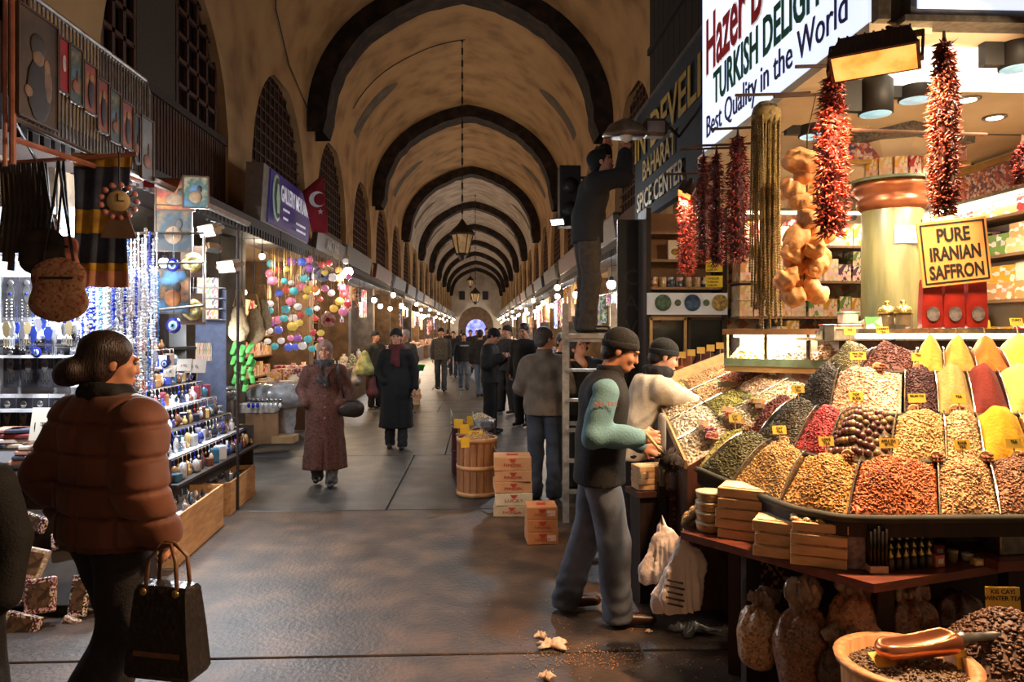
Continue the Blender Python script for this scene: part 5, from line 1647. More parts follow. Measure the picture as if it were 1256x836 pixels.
# ================================================================== SHOPS DOWN BOTH SIDES
goods = palette('bazaar_goods', [(206, 60, 60), (236, 226, 206), (60, 90, 170), (226, 170, 60), (190, 90, 130), (90, 150, 120), (240, 240, 235), (176, 116, 70), (120, 60, 90), (236, 200, 150)], rough=.5, print_scale=9)
goods_me = [MB().box((0, 0, .5), (1, 1, 1), bev=.05).mesh('goods_box'), MB().lathe([(.3, 0), (.5, .1), (.5, .7), (.2, .9), (.2, 1.0)], seg=10).mesh('goods_jar', True), MB().lathe([(.15, 0), (.35, .15), (.5, .5), (.45, .75), (.15, .85), (.22, 1)], seg=10).mesh('goods_vase', True)]
cloth_me = MB()
cloth_me.prism([(-.5, 0), (-.2, .06), (.1, -.05), (.35, .05), (.5, 0), (.5, .03), (.35, .08), (.1, -.02), (-.2, .09), (-.5, .03)], -.5, .5, Matrix.Rotation(math.pi / 2, 4, 'X'))
cloth_me = cloth_me.mesh('hanging_cloth')
bulb_mat = {'c': glow_cool, 'w': glow}
def hang_lamp(loc, label, power, col, kind='c', top=LEDGE - .12, r=.08, group=None):
    t = thing('hanging_bulb', label, 'lamp', loc, 0, group)
    MB().ball((0, 0, 0), r, 12, 8).build('bulb', bulb_mat[kind], t, True)
    MB().lathe([(r * .5, r * .8), (r * .5, r * 1.5), (.01, r * 1.7)], seg=10).build('socket', black, t)
    MB().tube([(0, 0, r * 1.6), (0, 0, top - loc[2])], .007, 4).build('cord', black, t)
    lamp('bulb_lamp', 'POINT', (0, 0, -r * 1.25), power, col, r * 1.0, None, t)
    return t
ORD = ['first', 'second', 'third', 'fourth', 'fifth', 'sixth', 'seventh', 'eighth', 'ninth', 'tenth', 'eleventh', 'twelfth', 'thirteenth', 'fourteenth', 'fifteenth', 'sixteenth', 'seventeenth', 'eighteenth']
def stall(side, ya, yb, nth, seed, warm, counter=True, depth=1.0):
    rr = random.Random(seed)
    X = XL if side < 0 else XR
    inw = -side
    L_ = yb - ya
    sd = 'left' if side < 0 else 'right'
    nm = ORD[nth] + (' stall along the lantern side' if side < 0 else ' stall beyond the ladder')
    far = (ya + yb) / 2
    xf = X + inw * rr.uniform(.25, .55)
    if counter:
        t = thing('stall_table', 'goods table of the ' + nm, 'table', (xf - inw * .35, far, 0))
        MB().box((0, 0, .78), (.85, L_ * .86, .06)).build('tabletop', shelf_wood, t)
        MB().box((0, 0, .37), (.78, L_ * .82, .74)).build('table_front', M('stall_front', (110, 80, 58), (84, 60, 44), scale=4, rough=.6), t)
        n = int(14 if far < 30 else 8 if far < 50 else 4)
        for k in range(n):
            w = rr.uniform(.12, .3)
            h = rr.uniform(.08, .32)
            put('display_goods', goods_me[rr.randrange(3)], goods, (xf - inw * rr.uniform(.0, .6) , ya + L_ * .1 + L_ * .78 * (k + .5) / n, .8105), (0, 0, rr.uniform(0, 3)), (w, w, h), 'colourful ware on the goods table of the ' + nm, 'ware', 'wares of the ' + nm)
    sh = thing('stall_shelf', 'tall goods shelves of the ' + nm, 'shelf', (X + side * (1.68 - .75), far, 0))
    zs = [.9, 1.4, 1.9, 2.4] if far < 32 else [1.0, 1.8]
    for z in zs:
        MB().box((0, 0, z), (.3, L_ * .84, .03)).build('shelf_board', shelf_wood, sh)
    for s_ in (-1, 1):
        MB().box((0, s_ * L_ * .42, 1.4), (.3, .04, 2.8)).build('upright', redwood, sh)
    for iz, z in enumerate(zs):
        n = int(12 if far < 22 else 7 if far < 32 else 3)
        for k in range(n):
            w = L_ * .8 / n
            put('shelf_goods', goods_me[rr.choice((0, 0, 1, 2))], goods, (X + side * .93 + inw * .02, far - L_ * .4 + w * (k + .5), z + .0155), (0, 0, rr.choice((0, 0, .2))), (.22, w * rr.uniform(.6, .95), rr.uniform(.18, .4)), 'ware on the ' + ('lowest', 'second', 'third', 'top')[iz] + ' shelf of the ' + nm, 'ware', 'wares on the ' + ('lowest', 'second', 'third', 'top')[iz] + ' shelf of the ' + nm)
    n = int(7 if far < 30 else 4)
    if far < 60 and rr.random() < .75:
        zr = rr.uniform(2.3, 2.85)
        rl = thing('hanging_rail', 'metal rail for hung goods at the front of the ' + nm, 'rail', (xf, far, zr))
        MB().tube([(0, -L_ * .45, 0), (0, L_ * .45, 0)], .014, 6).build('rail', greymetal, rl)
        for s_ in (-1, 1):
            MB().tube([(0, s_ * L_ * .4, 0), (0, s_ * L_ * .4, LEDGE - .12 - zr)], .01, 5).build('hanger', greymetal, rl)
        for k in range(n):
            h = rr.uniform(.2, .95)
            put('hung_cloth', cloth_me, goods, (xf, ya + L_ * (.1 + .8 * (k + .5) / n), zr - .02 - h / 2), (0, 0, rr.uniform(.8, 2.2)), (rr.uniform(.16, .3), .6, h), 'small textile hung at the front of the ' + nm, 'textile', 'hung textiles of the ' + nm)
    awn = thing('stall_signboard', 'signboard over the ' + nm, 'signboard', (X + inw * .62, far, LEDGE + .2))
    bc = rr.choice([(70, 66, 66), (96, 40, 36), (60, 70, 90), (150, 140, 130), (50, 46, 44)])
    MB().box((0, 0, 0), (.1, L_ * .8, .38), ry=inw * .12).build('board', M('sb%d%d%d' % bc, bc, rough=.6), awn)
    MB().box((0, 0, .2), (.14, L_ * .82, .03)).build('trim', greymetal, awn)
    col = WARM if warm else COOL
    for k in range(2 if far < 45 else 1):
        y = ya + L_ * ((k + .5) / (2 if far < 45 else 1))
        hang_lamp((X + inw * rr.uniform(.3, .62), y, rr.uniform(2.45, 2.75)), ['near', 'far'][k] + ' bare bulb of the ' + nm, 75 if far < 40 else 200, col, 'w' if warm else 'c')
for b in range(0, 17):
    ya = RIB0 + BAY * b
    if b <= 14:
        stall(-1, ya + .1, ya + BAY - .1, b, 500 + b, b % 3 != 1)
        stall(1, ya + .1, ya + BAY - .1, b + 1, 600 + b, b % 2 == 0)
stall(1, RIB0 - BAY + .1, RIB0 - .1, 0, 599, False)
for k_, x_ in enumerate((XL + .4, XR - .4)):  # pair of bulbs added to brighten the pale end wall
    hang_lamp((x_, 93.5, 3.0), ['added bulb brightening the end wall on the lantern side', 'added bulb brightening the end wall on the ladder side'][k_], 500, NEUT, 'w')
# globe lamps hung at the piers
for side in (-1, 1):
    for b in range(0, 16, 2):
        y = RIB0 + BAY * b + (0 if side < 0 else BAY)
        X = (XL if side < 0 else XR) - side * .66
        t = thing('globe_lamp', ORD[b // 2] + ' round globe lamp hung under the ledge, ' + ('on the lantern stall side' if side < 0 else 'on the ladder side'), 'lamp', (X, y, LEDGE - .3))
        MB().ball((0, 0, 0), .085, 14, 8).build('globe', glow, t, True)
        MB().lathe([(.05, .08), (.03, .12), (.02, .2)], seg=10).build('stem', black, t)
        MB().box((side * .15, 0, .21), (.34, .03, .03)).build('bracket', black, t)
        lamp('globe_bulb', 'POINT', (0, 0, -.11), 92, (1, .74, .48), .09, None, t)
# ================================================================== THE TRINKET STALL (left, near)
silver = M('silver', (200, 198, 196), (150, 148, 146), scale=30, rough=.25, metal=.9)
cobalt = M('cobalt_glass', (28, 40, 150), (20, 30, 120), scale=6, rough=.08, coat=.6)
eye_white, eye_pale, eye_black = M('eye_white', (236, 240, 246), rough=.15), M('eye_pale_blue', (120, 190, 226), rough=.15), M('eye_black', (14, 14, 18), rough=.15)
def evil_eye(loc, r, label, rot, group='blue glass eye ornaments'):
    t = thing('glass_eye_ornament', label, 'eye ornament', loc, 0, group)
    t.rotation_euler = rot
    for k, (q, m) in enumerate(((1, cobalt), (.62, eye_white), (.42, eye_pale), (.22, eye_black))):
        MB().lathe([(r * q, k * r * .04), (r * q * .96, r * .14 + k * r * .045), (r * q * .6, r * .18 + k * r * .05)], seg=20).build(['disc', 'white_ring', 'pale_ring', 'pupil'][k], m, t, True)
    return t
FACE_CAM = (math.pi / 2, 0, 0)
FACE_AISLE = (math.pi / 2, 0, math.pi / 2)
# ---- frame of poles with the picture lattice
pole = M('pink_painted_pole', (196, 130, 104), (160, 100, 80), scale=8, rough=.5)
galv = M('galvanised', (140, 132, 124), (110, 102, 94), scale=16, rough=.45, metal=.5)
PX_ = -2.2
def yx(px, X=PX_):
    return -X * 900 / (588 - px) * .999
t = thing('picture_rack', 'metal lattice rack of hung pictures over the trinket stall', 'rack', (PX_, 4.2, 0))
Ya, Yb = yx(33), yx(191)
MB().tube([(0, Ya - 4.2, 2.5), (0, Ya - 4.2, 3.7)], .015, 8).build('pole', pole, t)
MB().tube([(-.06, Ya - 4.16, 2.5), (-.06, Ya - 4.16, 3.65)], .01, 8).build('pole', pole, t)
MB().tube([(0, Ya - 4.2, 3.5), (-1.3, Ya - 4.2 + .3, 3.15)], .018, 8).build('brace', pole, t)
MB().tube([(0, Ya - 4.2, 3.36), (0, Yb - 4.25, 3.36), (0, Yb - 4.2, 3.3), (0, Yb - 4.2, 2.72)], .016, 8).build('top_rail', galv, t)
MB().tube([(0, Ya - 4.2, 2.72), (0, Yb - 4.2, 2.72)], .012, 6).build('bottom_rail', galv, t)
nb = 40
for k in range(nb):
    y = Ya + (Yb - Ya) * (k + .5) / nb
    MB().box((0, y - 4.2, 3.04), (.008, .008, .64)).build('lattice_bar', galv, t)
MB().tube([(0, Ya - 4.2, 2.62), (.05, .55, 2.66)], .016, 6).build('hanging_bar', pole, t)
MB().tube([(.05, Yb - 4.2, 2.72), (-.9, Yb - 4.1, 3.1)], .012, 6).build('brace', galv, t)
MB().tube([at(-8, 201, 4.1) - t.location, at(168, 189, 4.1) - t.location], .012, 6).build('goods_bar', pole, t)
MB().tube([at(45, 198, 4.1) - t.location, (0, Ya - 4.2, 2.72)], .008, 6).build('goods_bar_tie', galv, t)
def picture(y0, y1, z0, z1, label, kind, seed, X=PX_ + .02, rot=None, loc=None, cat='picture'):
    w, h = abs(y1 - y0), z1 - z0
    t = thing('hung_picture', label, cat, loc or (X, (y0 + y1) / 2, z0))
    t.rotation_euler = rot or (0, 0, math.pi / 2)
    MB().box((0, 0, h / 2), (w, .012, h), bev=.002).build('panel', kind, t)
    fr = M('frame_brown', (92, 66, 40), (70, 48, 30), scale=10, rough=.5)
    for (c, d) in (((0, -.006, h), (w, .014, .012)), ((0, -.006, 0), (w, .014, .012)), ((-w / 2, -.006, h / 2), (.012, .014, h)), ((w / 2, -.006, h / 2), (.012, .014, h))):
        MB().box(c, d).build('frame', fr, t)
    return t, w, h
def blob(t, w, h, x, z, sx, sz, c, name='painted_figure'):
    MB().ball((x * w, -.008, z * h), 1, 12, 6, (sx * w, .004, sz * h)).build(name, M('paint_%d_%d_%d' % c, c, tuple(int(v * .75) for v in c), scale=14, rough=.6), t, True)
dk = M('canvas_brown', (92, 74, 52), (58, 46, 34), scale=5, rough=.7)
pc, w, h = picture(yx(33), yx(79), 2.74, 3.27, 'large brown painting of a robed figure at the end of the rack', dk, 1)
for a in ((0, .3, .32, .3, (46, 38, 32)), (-.02, .62, .15, .13, (150, 116, 84)), (-.03, .7, .2, .12, (64, 52, 42)), (.2, .38, .14, .2, (140, 108, 78)), (.2, .55, .08, .08, (160, 124, 92)), (-.25, .25, .12, .06, (150, 116, 84))):
    blob(pc, w, h, *a)
paints = {'blue': M('canvas_blue', (84, 116, 150), (160, 140, 110), scale=9, rough=.6, c3=(60, 84, 70)), 'gold': M('canvas_gold', (170, 130, 66), (96, 60, 36), scale=8, rough=.6, c3=(150, 60, 44)), 'grey': M('canvas_grey', (140, 146, 150), (90, 92, 94), scale=6, rough=.6), 'red': M('flag_red', (166, 26, 34), (146, 20, 28), scale=6, rough=.7), 'dark': M('canvas_dark', (60, 52, 44), (110, 86, 56), scale=7, rough=.6, c3=(40, 60, 70))}
pc, w, h = picture(yx(80), yx(92), 2.96, 3.24, 'red card with a white crescent beside the large painting', paints['red'], 2)
blob(pc, w, h, .05, .55, .22, .16, (230, 220, 214), 'crescent')
blob(pc, w, h, .14, .55, .16, .13, (160, 26, 34), 'crescent_cut')
for k, (a, b, z0, z1, kd, lab) in enumerate(((93, 108, 2.94, 3.24, 'blue', 'blue landscape picture next to the red card'), (110, 125, 2.93, 3.2, 'gold', 'gold and red icon picture in the middle of the rack'), (126, 139, 2.86, 3.16, 'gold', 'gold icon picture of a haloed figure'), (141, 153, 2.84, 3.14, 'blue', 'blue and red seaside picture on the rack'), (155, 168, 2.84, 3.12, 'gold', 'pale gold icon picture near the rack end'), (170, 176, 2.78, 3.08, 'dark', 'narrow dark picture near the rack end'), (178, 192, 2.7, 3.1, 'grey', 'pale grey mosque picture at the rack end'))):
    pc, w, h = picture(yx(a), yx(b), z0, z1, lab, paints[kd], 3 + k)
    if kd == 'gold':
        blob(pc, w, h, .05, .42, .25, .32, (44, 36, 40))
        blob(pc, w, h, .05, .72, .14, .1, (186, 140, 96))
    else:
        blob(pc, w, h, 0, .3, .34, .12, (150, 96, 66), 'painted_building')
        blob(pc, w, h, .1, .45, .08, .16, (120, 80, 60), 'painted_tower')
# ---- cloth scarf with a clock ornament, bags, straps
def drape(px0, px1, y0, y1, d, label, mat, folds=5, amp=.02, cat='scarf', name='hung_scarf', borders=()):
    a, b = at(px0, y0, d), at(px1, y1, d)
    w, h = (at(px1, y0, d) - a).length, a.z - b.z
    t = thing(name, label, cat, ((a.x + b.x) / 2, (a.y + b.y) / 2, a.z))
    nx, nz = 24, 14
    for (z0, z1, m) in [(0, 1, mat)] if not borders else borders:
        V, Q = [], []
        for j in range(nz + 1):
            q = z0 + (z1 - z0) * j / nz
            for i in range(nx + 1):
                u = i / nx - .5
                V.append((u * w * (1 - .12 * math.sin(q * 3)), amp * math.sin(u * folds * 6.28 + q * 2) * (.4 + q), -h * q))
        for j in range(nz):
            for i in range(nx):
                k = j * (nx + 1) + i
                Q.append((k, k + nx + 1, k + nx + 2, k + 1))
        o = link('cloth' if m is mat else 'cloth_border', mesh_np('cloth', V, Q), t, m)
        sm = o.modifiers.new('thickness', 'SOLIDIFY')
        sm.thickness = .006
    return t
sc_blue, sc_yel = M('scarf_blue', (70, 84, 110), (44, 52, 70), scale=9, rough=.8), M('scarf_yellow', (206, 166, 60), (150, 112, 44), scale=11, rough=.8)
drape(90, 160, 188, 352, 4.15, 'hanging blue and yellow printed scarf with a pale fringe', sc_blue, 3, .02, borders=((0, .1, sc_yel), (.1, .42, sc_blue), (.42, .6, sc_yel), (.6, .82, sc_blue), (.82, .88, sc_yel), (.88, 1, M('scarf_pink', (206, 150, 120), (180, 120, 96), scale=9, rough=.8))))
p = at(146, 247, 4.0)
t = thing('flower_clock', 'round clock ornament ringed with pink bead petals', 'clock', p)
t.rotation_euler = (math.pi / 2, 0, .15)
MB().lathe([(.055, 0), (.06, .01), (.05, .02)], seg=24).build('dial', M('dial_cream', (214, 196, 150), (186, 160, 110), scale=12, rough=.5), t, True)
for k in range(13):
    a = k * 2 * math.pi / 13
    o = MB().ball((.09 * math.cos(a), .09 * math.sin(a), .005), .017, 10, 6).build('petal_bead', M('pink_bead', (206, 140, 130), (180, 110, 100), scale=9, rough=.3), t, True)
    MB().tube([(.055 * math.cos(a), .055 * math.sin(a), 0), (.09 * math.cos(a), .09 * math.sin(a), 0)], .005, 4).build('spoke', M('bronze', (110, 78, 54), rough=.4, metal=.6), t)
MB().box((.0, .018, .024), (.006, .04, .003)).build('hour_hand', black, t)
MB().box((.016, .0, .024), (.036, .005, .003)).build('minute_hand', black, t)
MB().prism([(-.02, 0), (.02, 0), (.09, -.2), (-.09, -.2)], -.01, .01, Matrix.Rotation(-math.pi / 2, 4, 'X')).build('ribbon', M('ribbon_brown', (110, 84, 66), rough=.6), t)
MB().tube([(0, .1, 0), (.0, .27, .0)], .005, 4).build('hook', black, t)
def handbag(px, py, d, w, h, strap, label, mat, rz=0, trim=None):
    p = at(px, py, d)
    t = thing('shoulder_bag', label, 'bag', p, rz, 'bags hung at the trinket stall')
    s_ = SDF(.02).cap((-w * .32, 0, -h * .2), (w * .32, 0, -h * .2), h * .22, h * .22, (1, .4, 1)).cap((-w * .36, 0, -h * .75), (w * .36, 0, -h * .75), h * .24, h * .24, (1, .4, 1)).cap((0, 0, -h * .3), (0, 0, -h * .68), w * .52, w * .52, (1, .2, 1))
    s_.build('bag_body', mat, .01, t)
    for k, s2 in enumerate((-1, 1)):
        MB().tube([(s2 * w * .35, 0, -h * .1), (s2 * w * .12, 0, strap * .6), (0, 0, strap)], .008, 5).build('strap', trim or black, t)
    MB().box((0, -h * .105, -h * .25), (w * .7, .01, .012)).build('flap_edge', trim or black, t)
handbag(52, 288, 4.07, .2, .19, .41, 'black shoulder bag hanging on long straps beside the scarf', M('bag_black', (30, 24, 22), (48, 38, 32), scale=20, rough=.6))
handbag(78, 292, 4.1, .1, .2, .43, 'pink pouch hanging beside the black bag', M('bag_pink', (214, 140, 120), (186, 110, 94), scale=10, rough=.7))
handbag(72, 326, 4.05, .25, .27, .58, 'woven tapestry bag with a red zigzag, hanging lowest', M('bag_tapestry', (150, 110, 84), (120, 50, 40), scale=75, rough=.85, tex='voronoi', c3=(170, 136, 106)))
for k in range(9):
    px = 3 + k * 6.5
    p = at(px, 200, 4.1)
    o = MB().tube([(0, 0, 0), (.01, .01, -.25), (-.01, 0, -.5 - .05 * (k % 3))], .014, 6, .02).build('leather_strap', M('strap_leather', (44, 34, 28), (70, 54, 42), scale=8, rough=.45, coat=.2))
    o.location = p
    tag(o, ORD[k] + ' dark leather strap from the edge in the bunch hanging beside the pole', 'strap', 'leather straps by the pole')
p = at(183, 196, 4.9)
t = thing('small_flag', 'small red paper flag with white crescent under the rack', 'flag', p)
MB().box((0, 0, -.09), (.07, .004, .19)).build('paper', paints['red'], t)
blob(t, .07, .19, 0, -.42, .25, .1, (232, 226, 220), 'crescent')
MB().tube([(0, 0, 0), (0, 0, .13)], .003, 4).build('cord', black, t)
# ---- back boards and bright upper shelf
bd = thing('display_board', 'pale display board facing the aisle behind the trinkets', 'board', (-3.45, 5.75, 0))
MB().box((0, 0, 1.4), (.95, .05, 2.5)).build('board', M('board_pale', (206, 206, 210), (176, 176, 184), scale=3, rough=.6), bd)
MB().box((0, -.06, .08), (.95, .1, .16)).build('foot', darkwood, bd)
for z in (1.12, 1.52, 1.66, 2.3):
    MB().box((0, -.1, z), (.95, .16, .02)).build('ledge', M('white_shelf', (226, 226, 230), rough=.4), bd)
BY = 5.68
def bxz(px, py, d=5.6):
    p = at(px, py, d)
    return p
cardm = M('black_velvet_card', (30, 28, 34), (44, 40, 48), scale=20, rough=.8)
for r_, (py, pxs) in enumerate(((438, (14, 36, 56, 76, 96, 112)), (500, (10, 30, 50, 70)), (352, (14, 34)))):
    for k, px in enumerate(pxs):
        p = at(px, py, 5.5)
        wt = px == 96
        t = thing('pendant_card', ORD[k] + ' pendant card in the ' + ['upper row behind the woman', 'lower row behind the woman', 'row under the straps'][r_], 'pendant card', (p.x, p.y, p.z), 0, 'silver pendants on cards')
        MB().box((0, 0, -.06), (.115, .006, .33), bev=.001).build('card', M('white_card', (230, 228, 232), rough=.6) if wt else cardm, t)
        MB().box((0, -.004, .09), (.115, .006, .03)).build('card_header', M('white_card', (230, 228, 232), rough=.6), t)
        MB().lathe([(.018, -.004), (.026, 0), (.018, .004)], (0, -.012, .03), 14, FACE_CAM).build('ring', silver, t, True)
        MB().prism([(-.03, -.04), (-.012, .01), (.012, .01), (.03, -.04), (.018, -.1), (.0, -.12), (-.018, -.1)], -.014, -.006).build('hand_charm', silver, t)
        for q in range(5):
            MB().tube([(-.024 + .012 * q, -.01, -.1), (-.026 + .013 * q, -.01, -.17 - .02 * (q % 2))], .0035, 4).build('drop_chain', silver, t)
        MB().lathe([(.011, 0), (.009, .006)], (0, -.016, -.05), 10, FACE_CAM).build('eye_bead', cobalt, t, True)
MB().tube([(-.47, -.17, 1.6), (.47, -.17, 1.6)], .01, 6).build('hanging_bar', steel, bd)
# ---- bead strands
strands = []
for v in range(5):
    mb = MB()
    z, rr = 0, random.Random(v)
    while z > -.62:
        r_ = rr.choice((.006, .009, .013, .006))
        mb.ball((0, 0, z - r_), r_, 6, 4)
        z -= 2 * r_ + .001
    strands.append(mb.mesh('bead_strand', True))
bead_c = palette('bead_strand', [(226, 232, 242), (50, 70, 190), (190, 206, 226), (236, 236, 236), (80, 140, 200), (206, 196, 186), (40, 50, 150), (220, 226, 236)], rough=.15, coat=.5)
bead_w = palette('bead_strand_warm', [(206, 150, 110), (170, 110, 80), (226, 196, 150), (150, 60, 50), (190, 170, 140)], rough=.25, coat=.4)
for k in range(64):
    row = k // 22
    px = 98 + (k % 22) * 4.5 + row * 1.5
    py = [288, 330, 392][row] + rnd.uniform(-6, 6)
    d = 5.2 + row * -.05 + .04 * (k % 3) + max(0, (px - 160)) * .004
    p = at(px, py, d)
    put('bead_strand', strands[k % 5], bead_c, p, (0, 0, rnd.uniform(0, 6)), (1, 1, rnd.uniform(.75, 1.1)), 'strand of blue, white or clear glass beads in the ' + ('upper', 'middle', 'lower')[row] + ' row of the bright stall', 'bead strand', ('upper', 'middle', 'lower')[row] + ' bead strands of the bright stall')
hm_me = MB()
for q in range(7):
    hm_me.ball((0, 0, -.012 - q * .022), .006, 5, 4)
hm_me.prism([(-.03, -.2), (-.014, -.16), (.014, -.16), (.03, -.2), (.02, -.255), (0, -.275), (-.02, -.255)], -.005, .005)
for q in range(4):
    hm_me.box((-.02 + .0133 * q, 0, -.3 - .01 * (q % 2)), (.004, .004, .06))
    hm_me.ball((-.02 + .0133 * q, 0, -.335 - .01 * (q % 2)), .006, 5, 4)
hm_me = hm_me.mesh('silver_amulet')
am = palette('amulet', [(206, 206, 210), (170, 168, 170), (226, 226, 232), (60, 80, 180), (190, 170, 130)], rough=.22, metal=.75)
for k in range(72):
    row = k // 24
    px = (8 if row == 2 else 96) + (k % 24) * (4.1 if row < 2 else 6.4)
    p = at(px, (318, 410, 372)[row] + rnd.uniform(-8, 8), 5.1 + .07 * (k % 4) + (.0 if px < 140 else .5))
    put('silver_amulet', hm_me, am, p, (0, 0, rnd.uniform(-.5, .5)), rnd.uniform(.7, 1.1), ('silver hand amulet in the upper row among the bead strands', 'silver hand amulet in the lower row beside the bead strands', 'silver hand amulet hanging under the leather straps')[row], 'amulet', ('upper amulet row', 'lower amulet row', 'amulets under the straps')[row])
rl = thing('bead_rail', 'steel rail carrying the bead strands of the bright stall', 'rail', at(95, 286, 5.2))
o2 = at(250, 286, 6.1) - at(95, 286, 5.2)
for dz in (0, -.24, -.6):
    MB().tube([(0, 0, dz), (o2.x, o2.y, dz + o2.z)], .01, 6).build('rail', steel, rl)
for q in (0, .5, 1):
    MB().tube([(o2.x * q, o2.y * q, -.62), (o2.x * q, o2.y * q, .1)], .012, 6).build('post', steel, rl)
for k in range(10):
    p = at(112 + k * 2 if k < 4 else 96 + k * 4, 300 + (k % 4) * 5, 5.0)
    put('bead_strand', strands[k % 5], bead_w, p, (0, 0, k), (1.4, 1.4, 1.15), 'strand of amber and coral beads hanging beside the scarf', 'bead strand', 'warm bead strands by the scarf')
for k, (px, py, r_, lab) in enumerate(((212, 325, .055, 'blue glass eye ornament between the two framed pictures'), (127, 386, .05, 'blue glass eye ornament behind the scarf fringe'), (213, 399, .065, 'largest blue glass eye ornament above the bead cards'), (83, 388, .06, 'dark blue glass eye ornament under the tapestry bag'), (45, 432, .04, 'blue glass eye ornament among the pendant cards'), (184, 447, .035, 'small blue glass eye at the end of the bead row'), (202, 446, .035, 'small blue glass eye beside the end of the bead row'), (186, 383, .03, 'small blue glass eye on a white string'))):
    p = at(px, py, 5.35 if px < 150 else 5.9)
    e = evil_eye(p, r_, lab, (math.pi / 2, 0, -.2))
    MB().tube([(0, r_, 0), (0, r_ + .25, 0)], .003, 4).build('cord', black, e)
for k, (px, py, r_, lab) in enumerate(((237, 322, .085, 'upper round gilt plate ornament under the floodlight'), (237, 380, .09, 'lower round gilt plate ornament under the floodlight'))):
    p = at(px, py, 6.3)
    t = thing('gilt_plate', lab, 'plate', p)
    t.rotation_euler = (math.pi / 2, 0, .25)
    MB().box((0, .01, -.01), (.2, .27, .01)).build('backing', M('backing_brown', (90, 66, 50), rough=.7), t)
    MB().lathe([(r_, 0), (r_, .01), (r_ * .7, .02), (r_ * .35, .03), (r_ * .3, .02)], seg=24).build('plate', M('gilt_bright', (206, 190, 130), (150, 128, 70), scale=40, rough=.25, metal=.7), t, True)
    MB().tube([(0, .13, 0), (0, .3, 0)], .003, 4).build('cord', black, t)
for k, (px, py, w, h, kd, lab) in enumerate(((213, 308, .28, .38, 'dark', 'dark figure painting hanging above the blue eye'), (212, 384, .26, .36, 'blue', 'framed sunset mosque painting beside the gilt plates'), (215, 258, .3, .26, 'gold', 'gold calligraphy picture under the canopy board'), (240, 255, .2, .26, 'blue', 'small pale picture under the canopy board'))):
    p = at(px, py, 6.1)
    pc, w, h = picture(0, w, 0, h, lab, paints[kd] if kd != 'blue' or k != 1 else M('canvas_sunset', (90, 150, 200), (206, 130, 60), scale=5, rough=.6, c3=(60, 70, 60)), 30 + k, loc=p, rot=(0, 0, .2))
    blob(pc, w, h, 0, .35, .25, .2, (180, 110, 50) if k == 1 else (150, 120, 90))
    blob(pc, w, h, .15, .6, .1, .12, (70, 64, 60), 'painted_tower')
    MB().tube([(0, .02, h), (0, .05, h + .2)], .003, 4).build('cord', black, pc)
cb2 = thing('canopy_board', 'sloping pinkish canopy board under the toothed fascia', 'canopy', (-2.85, 7.0, 2.95))
MB().box((.1, 0, .02), (.5, 2.4, .03), ry=.35).build('board', M('canopy_pink', (150, 116, 96), (126, 96, 78), scale=5, rough=.7), cb2)
MB().box((.3, 0, -.07), (.04, 2.4, .05)).build('front_bar', galv, cb2)
for s_ in (-1, 1):
    MB().tube([(-.3, s_ * 1.1, .15), (.3, s_ * 1.1, -.05)], .012, 6).build('strut', galv, cb2)
# ---- floodlights of the stall
fb = M('flood_tan', (150, 122, 92), (120, 96, 70), scale=10, rough=.5)
floodlight(254, 283, 6.4, .24, aim((-.6, -.7, -.35)), 'upper white floodlight over the trinket stall', 150, COOL, glow_cool, fb, ribs=False)
floodlight(278, 327, 6.9, .26, aim((-.6, -.75, -.3)), 'lower white floodlight over the trinket stall', 120, COOL, glow_cool, fb, ribs=False)
floodlight(262, 306, 7.2, .18, aim((.5, -.2, -.8)), 'unlit tan floodlight between the two white floodlights', .2, COOL, M('unlit_glass', (120, 120, 116), rough=.2), fb, ribs=False)
fp = thing('lamp_post', 'dark upright post carrying the trinket stall floodlights', 'post', (at(290, 400, 6.9).x - .02, at(290, 400, 6.9).y + .1, 0))
MB().tube([(0, 0, 0.005), (0, 0, 2.72)], .014, 8).build('post', darkwood, fp)
for z, px, d in ((2.68, 254, 6.4), (2.36, 278, 6.9)):
    e = at(px, 300, d)
    MB().tube([(0, 0, z), (e.x - fp.location.x, e.y - fp.location.y, z)], .012, 6).build('arm', black, fp)
floodlight(48, 276, 4.65, .22, aim((-.15, .75, -.6)), 'white floodlight shining behind the leather straps', 70, COOL, glow_cool, fb, ribs=False)
hang_lamp(at(70, 290, 5.35), 'bare bulb glowing between the straps and the scarf', 55, COOL, 'c', r=.06)
hang_lamp(at(150, 305, 6.3), 'bare bulb glowing above the bead strands', 70, COOL, 'c', r=.05)
hang_lamp((-3.2, 7.6, 2.4), 'bare bulb at the back of the trinket stall', 60, COOL, 'c', r=.05)
# ---- tiered trinket rack
rack = thing('trinket_rack', 'tiered table of glass and metal trinkets behind the woman in brown', 'display rack', (-2.75, 6.92, 0))
white_tray = M('tray_white', (206, 204, 206), (180, 176, 180), scale=6, rough=.5)
TIER = []
for k in range(7):
    x0, z = -2.38 - k * .15, .5 + k * .17
    TIER.append((x0, z))
    MB().box((x0 + 2.75 - .08, .0, z - .012), (.2, 2.1, .022)).build('tier_shelf', white_tray if k % 2 else darkwood, rack)
    MB().box((x0 + 2.75 - .16, .0, z - .1), (.015, 2.1, .18)).build('tier_riser', darkwood, rack)
for s_ in (-1, 1):
    MB().box((-.12, s_ * 1.05, .35), (.9, .03, .7)).build('end_panel', darkwood, rack)
trk = palette('trinket', [(60, 70, 150), (196, 200, 206), (150, 110, 70), (210, 180, 120), (90, 84, 90), (70, 120, 150), (226, 226, 230), (120, 80, 60), (150, 60, 70), (40, 44, 60), (180, 150, 130)], rough=.2, metal=.25, coat=.5)
